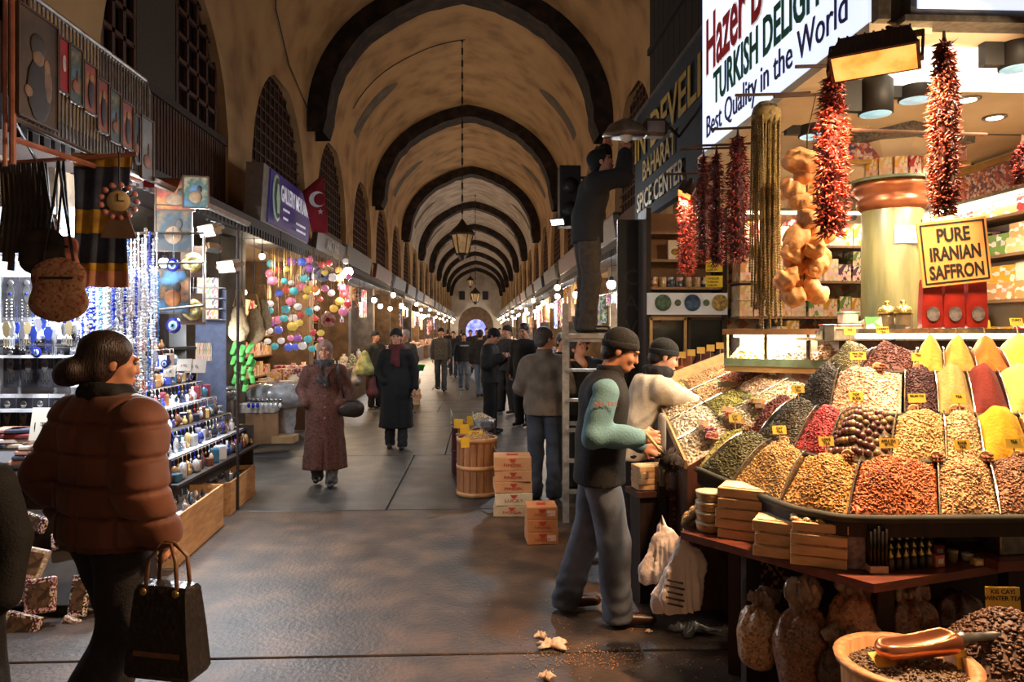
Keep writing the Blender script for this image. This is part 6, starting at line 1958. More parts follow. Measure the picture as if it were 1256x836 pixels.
tr_me = [MB().lathe([(.3, 0), (.5, .2), (.42, .55), (.16, .75), (.2, 1)], seg=10).mesh('perfume_bottle', True),
         MB().ball((0, 0, .5), .5, 10, 6).mesh('glass_ball', True),
         MB().box((0, 0, .5), (1, 1, 1), bev=.08).mesh('inlaid_case'),
         MB().lathe([(.5, 0), (.5, .25), (.12, .35), (.12, .6), (.4, .8), (.46, 1)], seg=12).mesh('small_goblet', True),
         MB().ball((0, 0, .4), .42, 8, 5, (1, .5, 1)).ball((0, 0, .85), .2, 8, 4).mesh('little_figure', True)]
tr_nm = [('perfume_bottle', 'perfume bottle'), ('glass_ball', 'glass ball'), ('inlaid_case', 'small case'), ('small_goblet', 'goblet'), ('little_figure', 'figurine')]
tl = ['lowest', 'second', 'third', 'fourth', 'fifth', 'sixth', 'topmost']
for k, (x0, z) in enumerate(TIER):
    n = 40
    for q in range(n):
        m = rnd.randrange(5)
        s_ = rnd.uniform(.045, .085)
        hh = rnd.uniform(.06, .14)
        put(tr_nm[m][0], tr_me[m], trk, (x0 - .07 + rnd.uniform(-.03, .03), 5.92 + 2.0 * (q + .5) / n, z), (0, 0, rnd.uniform(0, 6)), (s_, s_, hh), 'small shiny ' + tr_nm[m][1] + ' on the ' + tl[k] + ' tier of the trinket table', tr_nm[m][1], 'trinkets on the ' + tl[k] + ' tier')
# rails with key rings hung in front of the tiers
for k in range(6):
    x0, z = TIER[k]
    rr_ = thing('keyring_rail', tl[k] + ' wire rail of key rings on the trinket table', 'rail', (x0 - .12, 6.92, z + .165))
    MB().tube([(0, -1.03, 0), (0, 1.03, 0)], .006, 5).build('rail', silver, rr_)
    for q in range(24):
        y = -1.0 + q * .087
        mb = MB().tube([(0.01, y, 0), (.015, y, -.05)], .003, 4)
        mb.ball((.015, y, -.07), .018, 8, 5, (.5, 1, 1))
        mb.build('key_ring', palette('keyring', [(50, 70, 190), (200, 200, 206), (170, 130, 70), (226, 226, 230), (40, 40, 60), (150, 60, 60)], rough=.2, metal=.3), rr_, True)
for k, (px, py, w, h, lab) in enumerate(((226, 455, .12, .1, 'white price card leaning on the top tier'), (240, 457, .17, .11, 'large white price card beside the leaning one'), (208, 462, .1, .09, 'tilted white price card behind the woman'), (52, 540, .16, .22, 'white printed sheet clipped behind the woman'))):
    p = at(px, py, 5.9 if px > 100 else 4.9)
    t = thing('white_price_card', lab, 'card', p, -.1)
    MB().box((0, 0, h / 2), (w, .004, h), rx=-.2).build('card', M('paper_white'), t)
    text('lettering', '1 TL', h * .3, ink, t, (0, -.006 - h * .04, h * .35), (math.pi / 2 - .2, 0, 0), .0005, align='CENTER')
    MB().tube([(0, .01, h * .5), (0, .03, -.06)], .004, 4).build('stake', M('stake_wood'), t)
# ---- low crates at the foot of the rack
crate = M('pale_crate', (206, 156, 100), (176, 128, 78), scale=5, rough=.55, stretch=(6, 1, 6))
def open_crate(px, py, w, l, h, label, rz, z=0.0, contents=0, seed=0):
    g = ground(px, py) if z == 0 else None
    t = thing('wooden_crate', label, 'crate', (g.x, g.y, .001), rz, 'crates along the trinket table')
    for (c, d) in (((0, -l / 2, h / 2), (w, .018, h)), ((0, l / 2, h / 2), (w, .018, h)), ((-w / 2, 0, h / 2), (.018, l, h)), ((w / 2, 0, h / 2), (.018, l, h)), ((0, 0, .04), (w, l, .02))):
        MB().box(c, d).build('crate_side', crate, t)
    MB().box((0, 0, h * .8), (w * .96, l * .96, .012)).build('tray', white_tray, t)
    rr = random.Random(seed)
    m4 = Matrix.Translation(t.location) @ Matrix.Rotation(rz, 4, 'Z')
    for q in range(contents):
        m = rr.randrange(5)
        pnt = m4 @ Vector((rr.uniform(-.42, .42) * w, l * (-.45 + .9 * (q + .5) / contents), h * .8 + .0065))
        s_ = rr.uniform(.035, .07)
        put(tr_nm[m][0], tr_me[m], trk, pnt, (0, 0, rr.uniform(0, 6)), (s_, s_, rr.uniform(.04, .08)), 'small bright ' + tr_nm[m][1] + ' in the ' + ' '.join(label.split()[:8]), tr_nm[m][1], 'trinkets in the ' + label)
open_crate(218, 668, .36, 1.15, .36, 'long pale crate at the foot of the trinket table', .05, contents=26, seed=1)
open_crate(272, 618, .4, .9, .3, 'farther crate with a printed front beside the step', .05, contents=22, seed=2)
for k in range(16):
    p = at(2 + k * 4.2, 545 - 6 * (k % 4) + (k // 8) * 20, 5.0)
    t = thing('folded_scarf', 'folded textile in the pile behind the woman in brown', 'textile', (p.x, p.y, p.z), rnd.uniform(-.3, .3), 'folded textiles in the pile')
    MB().box((0, 0, 0), (.2, .16, .03), bev=.012).build('fold', palette('folded', [(200, 150, 130), (90, 110, 150), (226, 210, 200), (150, 60, 60), (60, 60, 80), (206, 190, 170)], rough=.8), t)
st_ = thing('textile_table', 'low dark table holding the folded textiles', 'table', at(32, 590, 5.0) * 1)
st_.location.z = 0
MB().box((0, 0, at(32, 574, 5.0).z - .02), (.75, .5, .03)).build('tabletop', darkwood, st_)
MB().box((0, .05, (at(32, 574, 5.0).z - .04) / 2), (.68, .4, at(32, 574, 5.0).z - .04)).build('table_body', darkwood, st_)
case_m = palette('leather_case', [(60, 40, 32), (90, 60, 42), (150, 136, 110), (44, 34, 32), (104, 44, 40), (176, 160, 130)], rough=.5, print_scale=110)
for k, (px, py, d, w, h, tilt) in enumerate(((38, 690, 4.4, .16, .18, .3), (50, 730, 4.3, .16, .2, -.1), (98, 730, 4.4, .1, .24, .0), (82, 775, 4.3, .1, .17, .25), (25, 770, 4.2, .2, .16, .2), (60, 800, 4.2, .2, .14, -.3), (120, 700, 4.5, .14, .12, .4), (14, 720, 4.3, .14, .2, -.2), (112, 760, 4.5, .16, .12, .2), (40, 640, 4.6, .2, .1, .2), (85, 660, 4.6, .2, .1, -.2))):
    p = at(px, py, d)
    t = thing('leather_case', ORD[k] + ' decorated leather case in the heap by the walking woman', 'case', p, rnd.uniform(-.3, .3), 'leather cases in the heap')
    t.rotation_euler = (-.35, tilt, rnd.uniform(-.3, .3))
    MB().box((0, 0, 0), (w, .05, h), bev=.008).build('case_body', case_m, t)
    MB().box((0, -.027, 0), (w * .7, .004, h * .7)).build('case_panel', M('case_panel', (120, 90, 60), (60, 40, 30), scale=40, rough=.5, tex='voronoi'), t)
hp = thing('case_stand', 'dark sloping stand holding the heap of leather cases', 'stand', (at(60, 760, 4.6).x, at(60, 760, 4.6).y, 0))
MB().prism([(-.45, 0), (.45, 0), (.45, .55), (-.45, .55)], 0, .5).build('stand_body', darkwood, hp)
MB().box((0, -.1, .2), (.9, .35, .03), rx=.9).build('sloping_board', M('stand_grey', (90, 84, 80), rough=.6), hp)
# ================================================================== BETWEEN THE TRINKET STALL AND THE LAMP STALL
step = tag(MB().box((-3.95, 10.4, .07), (1.4, 3.9, .14), bev=.01).build('step_platform', M('step_stone', (84, 80, 78), (110, 104, 98), scale=5, rough=.5, bump=.2)), 'low grey stone step in front of the bag shop', 'step')
dp = thing('shop_facade', 'dark wooden shop front between the trinket and lamp stalls', 'shop front', (-3.75, 9.0, .14))
MB().box((0, 0, 1.45), (.25, .5, 2.9)).build('pilaster', darkwood, dp)
MB().box((0, -.7, 2.0), (.08, .8, 1.0)).build('panel', redwood, dp)
for k in range(4):
    MB().box((.1, .05, .4 + k * .32), (.5, .6, .03)).build('shelf', darkwood, dp)
card_b = M('cardboard', (156, 116, 80), (134, 98, 66), scale=5, rough=.8)
def carton(loc, d, label, rz=0, mat=None, tape=True):
    t = thing('cardboard_box', label, 'cardboard box', loc, rz)
    MB().box((0, 0, d[2] / 2), d, bev=.004).build('box_body', mat or card_b, t)
    if tape:
        MB().box((0, 0, d[2] + .001), (d[0] * 1.002, .05, .003)).build('tape', M('tape_tan', (186, 150, 104), rough=.3), t)
    return t
for k, (px, py, w, dd, h, c, lab) in enumerate(((272, 545, .3, .3, .26, (130, 104, 80), 'brown box nearest the trinket table on the stone step'), (300, 545, .22, .24, .24, (206, 196, 186), 'white box beside the brown box on the stone step'), (322, 548, .42, .36, .42, (150, 112, 76), 'large brown carton with hung key rings on the stone step'), (350, 546, .3, .3, .1, (176, 140, 96), 'low wooden tray at the end of the stone step'), (368, 520, .4, .5, .45, (120, 84, 58), 'tall brown carton behind the woman in the headscarf'), (272, 512, .28, .26, .34, (170, 160, 150), 'stack of pale white boxes above the brown box'))):
    p = at(px, py, 10.3 if k != 4 else 11.8)
    zz = .142 if k != 5 else .41
    carton((p.x, p.y, zz), (w, dd, h), lab, .1 * (k % 3), M('ctn%d' % k, c, tuple(int(v * .85) for v in c), scale=5, rough=.75), k != 5)
for k in range(8):
    p = at(305 + k * 5.5, 488, 10.05)
    t = thing('hung_keyring', 'silver key ring hung on the large brown carton', 'key ring', p, 0, 'key rings on the brown carton')
    MB().lathe([(.02, -.004), (.028, 0), (.02, .004)], (0, 0, -.03), 12, FACE_CAM).build('ring', silver, t, True)
    MB().ball((0, 0, -.1), .03, 8, 6, (.8, .4, 1.2)).build('charm', palette('keyring', [(1, 1, 1), (2, 2, 2)]), t, True)
p = at(318, 470, 10.3)
carton((p.x, p.y, .57), (.5, .36, .12), 'shallow tray of white packets on the large brown carton', .05, M('ctn_w', (196, 190, 184), (170, 160, 150), scale=22, rough=.6), False)
p = at(338, 452, 10.6)
t = thing('plastic_sheet', 'clear plastic cover bulging over the goods on the step', 'plastic cover', (p.x, p.y, .7))
SDF(.05).ell((0, 0, .1), (.42, .3, .16)).ell((.2, 0, .05), (.28, .25, .18)).mod(lambda P: .02 * noise3(P, 8, 20)).build('film', M('film_grey', (170, 170, 172), (130, 130, 134), scale=9, rough=.15, coat=.7, bump=.3), .025, t)
t = thing('metal_bowl', 'wide silver tin standing on the white boxes', 'tin', (at(277, 488, 10.0).x, at(277, 488, 10.0).y, .76))
MB().lathe([(.13, 0), (.15, .02), (.15, .13), (.14, .15)], seg=20).build('tin_body', silver, t, True)
MB().lathe([(.155, .14), (.155, .17), (.05, .19)], seg=20).build('lid', silver, t, True)
p = at(350, 520, 10.6)
t = thing('wrapped_parcel', 'parcel wrapped in clear plastic leaning on the tall carton', 'parcel', (p.x, p.y, .1))
SDF(.03).cap((0, 0, .15), (.05, 0, .5), .14, .12, (1, .6, 1)).mod(lambda P: .012 * noise3(P, 4, 30)).build('wrap', M('film_grey'), .018, t)
# straw bags, green slippers, books, small lamp
straw = M('straw_bag', (176, 150, 110), (146, 120, 84), scale=40, rough=.85, bump=.4)
for k, (px, py, w, h) in enumerate(((293, 366, .3, .55), (312, 372, .3, .5), (322, 360, .26, .5))):
    p = at(px, py, 9.9 + .15 * k)
    t = thing('straw_bag', ['pale straw bag hanging nearest the trinket stall', 'middle pale straw bag hanging over the slippers', 'pale straw bag hanging nearest the lamp stall'][k], 'bag', p)
    SDF(.03).cap((0, 0, -h * .3), (0, 0, -h * .8), w * .3, w * .5, (1, .4, 1)).mod(lambda P: .008 * noise3(P, k, 30)).build('bag_body', straw, .02, t)
    MB().tube([(-w * .25, 0, -h * .2), (-.03, 0, .12), (.03, 0, .12), (w * .25, 0, -h * .2)], .012, 5).build('handle', M('bag_handle_tan', (186, 140, 70), rough=.6), t)
    MB().tube([(0, 0, .1), (0, 0, LEDGE - .12 - p.z)], .006, 4).build('cord', black, t)
sl = SDF(.02).cap((0, -.1, 0), (0, .08, 0), .045, .05, (1, 1, .55)).sub((0, .06, .03), (.032, .07, .03))
V, Q = sl.net(.011)
sl_me = mesh_np('green_slipper', V, Q)
for k in range(14):
    p = at(287 + (k % 3) * 10 + (k // 6) * 2, 426 + (k // 3) * 11 + (k % 2) * 3, 10.2 - .05 * (k % 3))
    put('green_slipper', sl_me, M('slipper_green', (120, 214, 110), (90, 184, 84), scale=9, rough=.6), p, (1.1 + rnd.uniform(-.3, .3), rnd.uniform(-.4, .4), rnd.uniform(-.4, .4)), .75, 'bright green slipper in the hanging bunch', 'slipper', 'bunch of bright green slippers')
sr = thing('slipper_cord', 'cord that carries the bunch of green slippers', 'cord', at(297, 428, 10.25))
MB().tube([(0, 0, -.5), (0, 0, .4), (.0, 0, LEDGE - .12 - sr.location.z)], .006, 5).build('cord', black, sr)
for k in range(9):
    p = at(243 + k * 2.2, 442, 8.9)
    put('guide_book', packme, palette('book_cover', [(226, 220, 210), (90, 110, 160), (206, 170, 90), (150, 60, 60), (200, 206, 216)], rough=.5), (p.x, p.y, 1.34), (0, 0, .1), (.022, .15, .22), 'thin guide book standing in the row behind the trinket table', 'book', 'guide books behind the trinket table')
bs = thing('book_shelf', 'narrow dark shelf carrying the guide books', 'shelf', (at(252, 445, 9.0).x, at(252, 445, 9.0).y, 1.32))
MB().box((0, 0, 0), (.5, .3, .035)).build('shelf_board', darkwood, bs)
MB().box((0, .1, -.65), (.4, .05, 1.3)).build('support', darkwood, bs)
p = at(270, 407, 9.6)
hang_lamp((p.x, p.y, p.z), 'small white shaded lamp beside the straw bags', 35, COOL, 'c', r=.06)
for k in range(16):
    p = at(246 + (k % 4) * 6, 352 + (k // 4) * 13, 8.7)
    put('boxed_souvenir', packme, palette('souvenir', [(70, 90, 190), (206, 210, 226), (60, 130, 170), (226, 226, 236), (150, 150, 180)], rough=.35, print_scale=5), (p.x, p.y, p.z), (0, 0, .2), (.07, .05, .11), 'small blue and white boxed souvenir behind the floodlights', 'souvenir', 'boxed souvenirs behind the floodlights')
sv = thing('souvenir_shelf', 'wire shelves of boxed souvenirs behind the floodlights', 'shelf', (at(255, 400, 8.75).x, at(255, 400, 8.75).y, 0))
for k in range(4):
    zz = at(255, 352 + k * 13, 8.7).z - .006
    MB().box((0, 0.02, zz), (.36, .12, .01)).build('shelf_board', white_tray, sv)
MB().box((0, .1, 1.1), (.36, .02, 2.2)).build('back_panel', M('blue_grey', (110, 120, 150), rough=.6), sv)
# ================================================================== LAMP STALL
gsn = thing('gallery_sign', 'purple shop sign with white letters and an oval emblem over the lamp stall', 'sign', (-2.98, 11.6, 3.22))
MB().box((-.12, 0, .4), (.24, 2.75, .8), ry=.06).build('sign_box', M('sign_grey', (130, 118, 112), rough=.6), gsn)
MB().box((.012, .12, .4), (.02, 2.45, .76), ry=.06).build('face_panel', M('sign_purple', (60, 46, 110), (50, 38, 96), scale=3, rough=.4, emit=.25), gsn)
text('lettering', 'GALLERY MEVLANA', .34, M('sign_white', (236, 232, 240), emit=.35), gsn, (.04, -.55, .42), RE, .003, .004, fit=1.75)
for w in ((-.3, .3, .36), (-.35, .17, .26), (.6, .2, .6), (.6, .1, .6)):
    MB().box((.05, w[0], w[1]), (.006, w[2], .035)).build('small_print', M('sign_white'), gsn)
MB().lathe([(.2, 0), (.2, .01), (.17, .016)], (.05, -.85, .4), 24, (0, math.pi / 2, 0), 1.7, 1).build('emblem_ring', M('emblem_pale', (170, 190, 170), emit=.15), gsn, True)
MB().lathe([(.17, 0), (.17, .012)], (.06, -.85, .4), 24, (0, math.pi / 2, 0), 1.7, 1).build('emblem_centre', M('emblem_dark', (70, 84, 80)), gsn)
MB().prism([(-.05, -.22), (.05, -.22), (.09, 0), (.03, .2), (-.03, .2), (-.09, 0)], -.015, -.01, Matrix.Translation((.065, -.85, .4)) @ Matrix.Rotation(math.pi / 2, 4, 'Z')).build('emblem_figure', M('emblem_pale'), gsn)
p = at(372, 236, 12.1)
t = thing('crescent_flag', 'large red flag with white crescent and star on a slanted pole', 'flag', p)
fv = [at(371, 236, 12.1), at(395, 216, 12.1), at(402, 284, 12.1), at(388, 290, 12.1), at(380, 278, 12.1)]
V, Q = [], []
A, B, C_, D_ = at(371, 235, 12.1), at(396, 216, 12.0), at(402, 286, 12.0), at(382, 284, 12.1)
nn = 10
for i in range(nn + 1):
    for j in range(nn + 1):
        u, v = i / nn, j / nn
        q = (A * (1 - u) + B * u) * (1 - v) + (D_ * (1 - u) + C_ * u) * v
        V.append(tuple(q - p + Vector((0, .03 * math.sin(u * 7 + v * 3), 0))))
Q = [(i * (nn + 1) + j, i * (nn + 1) + j + 1, (i + 1) * (nn + 1) + j + 1, (i + 1) * (nn + 1) + j) for i in range(nn) for j in range(nn)]
o = link('flag_cloth', mesh_np('flag_cloth', V, Q), t, M('flag_cloth_red', (150, 18, 30), (124, 12, 24), scale=4, rough=.8))
o.modifiers.new('thickness', 'SOLIDIFY').thickness = .006
cm = MB()
outer = [(.13 * math.cos(a), .13 * math.sin(a)) for a in np.linspace(.75, 2 * math.pi - .75, 24)]
inner = [(.045 + .1 * math.cos(a), .1 * math.sin(a)) for a in np.linspace(2 * math.pi - .6, .6, 24)]
cm.add([(x, -.05, z) for x, z in outer + inner] + [(x, -.055, z) for x, z in outer + inner], [(i, i + 1, 46 - i, 47 - i) for i in range(23)] + [(48 + 47 - i, 48 + 46 - i, 48 + i + 1, 48 + i) for i in range(23)])
cr = cm.build('crescent', M('flag_white', (226, 220, 220), rough=.8), t)
cr.location = at(390, 245, 12.0) - p
star = []
for k in range(10):
    a = math.pi / 2 + k * math.pi / 5
    star.append(((.05 if k % 2 == 0 else .02) * math.cos(a), (.05 if k % 2 == 0 else .02) * math.sin(a)))
s2 = MB().prism(star, -.056, -.05).build('star', M('flag_white'), t)
s2.location = at(394, 260, 12.0) - p
MB().tube([at(366, 240, 12.2) - p, at(397, 214, 12.0) - p], .012, 6).build('pole', twig, t)
MB().tube([at(366, 240, 12.2) - p, Vector((-3.1, 12.3, 3.6)) - p], .012, 6).build('pole', twig, t)
ak = thing('aktar_sign', 'dull grey sign lettered AKTAR after the flag', 'sign', (-2.96, 15.2, 3.22))
MB().box((-.06, 0, .16), (.1, 3.2, .34), ry=.1).build('board', M('sign_dullgrey', (92, 86, 82), rough=.6), ak)
text('lettering', 'AKTAR', .3, M('letters_pale', (170, 164, 158)), ak, (.03, -.9, .06), RE, .003, .002, fit=1.2)
# mosaic lamps
gcol = {'blue': (60, 90, 210), 'white': (236, 226, 220), 'red': (200, 50, 50), 'orange': (230, 130, 50), 'pink': (220, 110, 150), 'turquoise': (60, 170, 180), 'yellow': (226, 190, 70), 'violet': (140, 70, 170)}
lp_me = MB().ball((0, 0, 0), 1, 14, 9, (1, 1, .9)).mesh('glass_globe', True)
cap_me = MB().lathe([(.42, .82), (.3, .95), (.12, 1.05), (.05, 1.3)], seg=10).mesh('brass_cap', True)
base_me = MB().lathe([(.05, -1.15), (.2, -1.0), (.35, -.84)], seg=10).mesh('brass_tip', True)
lpm = {k: M('mosaic_' + k, c, tuple(min(255, int(v * .7 + 60)) for v in c), scale=22, rough=.2, tex='voronoi', emit=.45, coat=.5) for k, c in gcol.items()}
keys = list(gcol)
lr = random.Random(4)
k = 0
placed = []
while k < 72:
    px, py = lr.uniform(328, 428), lr.uniform(318, 432)
    if px > 398 and py > 392:
        continue
    if any(abs(px - a) < 7.5 and abs(py - b) < 8 for a, b in placed):
        k += .02
        continue
    placed.append((px, py))
    c = lr.choice(['blue', 'blue', 'white', 'pink', 'turquoise', 'violet', 'yellow', 'red'] if px < 385 else ['orange', 'red', 'white', 'orange', 'pink', 'yellow'])
    d = lr.uniform(12.2, 13.4) if px < 385 else lr.uniform(13.0, 14.2)
    r_ = lr.uniform(.055, .09)
    p = at(px, py, d)
    t = thing('mosaic_lamp', 'glowing ' + c + ' mosaic glass globe lamp hanging in the lamp stall', 'mosaic lamp', p, 0, c + ' mosaic globe lamps')
    for me, m, nm in ((lp_me, lpm[c], 'glass_globe'), (cap_me, M('lamp_brass', (150, 116, 70), rough=.3, metal=.8), 'brass_cap'), (base_me, M('lamp_brass'), 'brass_tip')):
        o = link(nm, me, t)
        if not me.materials:
            me.materials.append(m)
        if nm == 'glass_globe':
            o.material_slots[0].link = 'OBJECT'
            o.material_slots[0].material = m
        o.scale = (r_,) * 3
    MB().tube([(0, 0, r_ * 1.2), (0, 0, max(.06, LEDGE - .1 - p.z))], .005, 4).build('chain', M('lamp_brass'), t)
    k += 1
for k, (px, py, r_, c) in enumerate(((381, 333, .17, (60, 90, 170)), (372, 338, .14, (150, 110, 70)), (395, 338, .12, (90, 120, 180)), (402, 392, .14, (186, 60, 50)))):
    p = at(px, py, 13.2)
    t = thing('painted_plate', ['large blue painted plate in the lamp stall', 'brown painted plate beside the blue plate', 'smaller blue painted plate in the lamp stall', 'red painted plate below the lamps'][k], 'plate', p)
    t.rotation_euler = (math.pi / 2, 0, .5)
    MB().lathe([(r_ * .5, 0), (r_, .03), (r_ * .98, .04), (r_ * .5, .012)], seg=24).build('plate', M('plate%d' % k, c, (226, 214, 196), scale=16, rough=.2, tex='voronoi'), t, True)
    MB().lathe([(r_ * .3, .012), (r_ * .3, .02)], seg=16).build('plate_centre', M('platec%d' % k, tuple(int(v * .6) for v in c), rough=.25), t)
    MB().tube([(0, r_, 0), (0, r_ + .2, 0)], .004, 4).build('cord', black, t)
hang_lamp((at(427, 333, 13.6).x, at(427, 333, 13.6).y, at(427, 333, 13.6).z), 'bright white lamp at the end of the lamp stall', 55, COOL, 'c', r=.09)
hang_lamp((-3.5, 12.0, 2.9), 'bright bulb above the mosaic lamps', 50, NEUT, 'w', r=.05)
hang_lamp((-3.3, 15.0, 2.5), 'bright bulb in front of the AKTAR sign', 90, WARM, 'w', r=.07)
hang_lamp((-4.3, 13.6, 2.4), 'bulb at the back of the lamp stall', 30, WARM, 'w', r=.06)
shelf_run((-4.75, 11.5, .8), (0, 1, 0), 4.2, [.8, 1.2, 1.6, 2.0], .4, (1, 0, 0), 'wooden shelves of wares at the back of the lamp stall', 'boxed ware on the back shelves of the lamp stall', 'boxed wares at the back of the lamp stall', .16, .34, .16, .3, .1, goods, 9, 'boxed_ware')
tb = thing('lamp_stall_table', 'goods table of the lamp stall heaped with textiles', 'table', (-3.45, 13.6, 0))
MB().box((0, 0, .74), (1.0, 3.6, .05)).build('tabletop', shelf_wood, tb)
MB().box((-.05, 0, .35), (.9, 3.5, .7)).build('table_front', M('table_front_grey', (120, 110, 96), (96, 86, 74), scale=4, rough=.7), tb)
for k in range(26):
    y = 11.95 + 3.3 * (k // 2 + .5) / 13
    put('table_ware', goods_me[rnd.choice((0, 0, 1, 2))], goods, (-3.15 - (k % 2) * .4 + rnd.uniform(-.08, .08), y, .7655), (0, 0, rnd.uniform(0, 3)), (.24, .2, rnd.uniform(.1, .32)), 'colourful ware standing on the lamp stall table', 'ware', 'wares on the lamp stall table')
for k, (px, py, c, w) in enumerate(((447, 442, (206, 200, 120), .5), (457, 470, (120, 60, 60), .3), (437, 455, (206, 190, 170), .3))):
    p = at(px, py, 15.0)
    t = thing('cloth_bale', ['yellow green cloth tent on the goods behind the headscarf woman', 'red diamond patterned bag standing by the yellow cloth', 'pale bag beside the yellow cloth'][k], 'cloth', (p.x, p.y, max(0.01, p.z - .3)))
    SDF(.04).cap((0, 0, .1), (0, 0, .42), w * .42, w * .16, (1, .8, 1)).mod(lambda P: .015 * noise3(P, k, 18)).cut((0, 0, -1), (0, 0, 0)).build('cloth_body', M('bale%d' % k, c, tuple(int(v * .6) for v in c), scale=8, rough=.8), .03, t)
# white counter with a green basin further along
p = ground(505, 478)
t = thing('white_counter', 'white counter with a green plastic basin behind the man in the black coat', 'counter', (p.x - .25, p.y, 0))
MB().box((0, 0, .48), (.7, 1.2, .96)).build('counter_body', M('counter_white', (206, 196, 176), (186, 174, 150), scale=4, rough=.6), t)
MB().box((0, 0, .98), (.78, 1.3, .04)).build('counter_top', ply, t)
t = thing('green_basin', 'bright green plastic basin fixed to the white counter', 'basin', (p.x + .22, p.y - .66, .62))
MB().lathe([(.16, 0), (.22, .12), (.24, .13), (.2, .13), (.15, .02)], seg=20).build('basin', M('basin_green', (40, 190, 80), rough=.4), t, True)
MB().box((0, .1, -.02), (.3, .3, .04)).build('bracket', greymetal, t)
for k in range(5):
    p2 = ground(510, 495 - k * .1)
    carton((p2.x - .1 + rnd.uniform(-.03, .03), p2.y - .1, .002 + k * .115), (.4, .34, .11), ['lowest', 'second', 'third', 'fourth', 'topmost'][k] + ' flat fruit carton stacked before the white counter', rnd.uniform(-.08, .08), M('ctnf%d' % (k % 2), [(190, 150, 110), (176, 70, 50)][k % 2], (206, 190, 160), scale=14, rough=.7), False)
# ================================================================== PEOPLE (built facing -Y, 1.75 m tall, then turned and scaled)
skin = M('skin', (206, 150, 118), (186, 126, 96), scale=9, rough=.55)
BASE = dict(pelvis=(0, 0, .95), waist=(0, 0, 1.08), chest=(0, .0, 1.3), neck=(0, .015, 1.47), head=(0, -.015, 1.63),
            shL=(.185, .0, 1.41), elL=(.235, .03, 1.14), wrL=(.24, -.03, .9), shR=(-.185, .0, 1.41), elR=(-.235, .03, 1.14), wrR=(-.24, -.03, .9),
            hipL=(.09, 0, .92), knL=(.1, -.02, .5), anL=(.1, .02, .09), hipR=(-.09, 0, .92), knR=(-.1, -.02, .5), anR=(-.1, .02, .09))
def head_sdf():
    s = SDF(.02)
    s.ell((0, .018, .03), (.075, .096, .088)).ell((0, -.03, -.035), (.059, .064, .085)).ell((0, -.05, -.088), (.04, .042, .033))
    s.cap((0, -.094, .005), (0, -.106, -.034), .008, .012, k=.012).ell((0, -.088, .024), (.05, .016, .01), .012).ell((0, -.094, -.068), (.022, .012, .009), .008)
    for x in (-1, 1):
        s.ell((x * .075, .014, -.012), (.01, .019, .028), .008).ell((x * .04, -.07, -.03), (.02, .02, .022), .015)
    s.cap((0, .02, -.08), (0, .03, -.2), .054, .06)
    for x in (-1, 1):
        s.sub((x * .031, -.1, .006), (.019, .014, .011), .006)
    return s
HEADS = {}
def head_net(res):
    if res not in HEADS:
        HEADS[res] = head_sdf().net(res)
    return HEADS[res]
def hand_net(side, curl, spread, res):
    """wrist at origin, fingers down -Z, palm towards +X*side... thumb forward (-Y)"""
    s = SDF(.014)
    s.cap((0, 0, .03), (0, 0, -.02), .025, .028, (.75, 1, 1)).cap((0, -.018, -.02), (0, -.022, -.085), .02, .02, (.75, 1, 1)).cap((0, .015, -.02), (0, .018, -.08), .02, .018, (.75, 1, 1))
    for k, (y, L) in enumerate(((-.032, .07), (-.011, .08), (.01, .074), (.03, .058))):
        p = np.array((0, y, -.088))
        a = .2 + curl * .5
        for q, fr in enumerate((.45, .3, .25)):
            d = np.array((side * math.sin(a), spread * y * 2, -math.cos(a)))
            n = p + d * L * fr
            s.cap(p, n, .0092 - .001 * q, .0086 - .001 * q, k=.005)
            p = n
            a += curl * (.95 if q == 0 else .8)
    p0, p1, p2 = np.array((0, -.03, -.03)), np.array((side * .018, -.058, -.062)), np.array((side * (.03 + .02 * curl), -.06 + .02 * curl, -.095))
    s.cap(p0, p1, .014, .011, k=.012).cap(p1, p2, .0105, .009, k=.004)
    return s.net(res)
def frame_to(d, side_hint):
    z = -Vector(d).normalized()
    x = Vector(side_hint)
    x = (x - z * x.dot(z)).normalized()
    y = z.cross(x)
    return Matrix((x, y, z)).transposed()
FOLD = lambda seed, amp=.007, f=24: (lambda P: amp * noise3(P, seed, f))
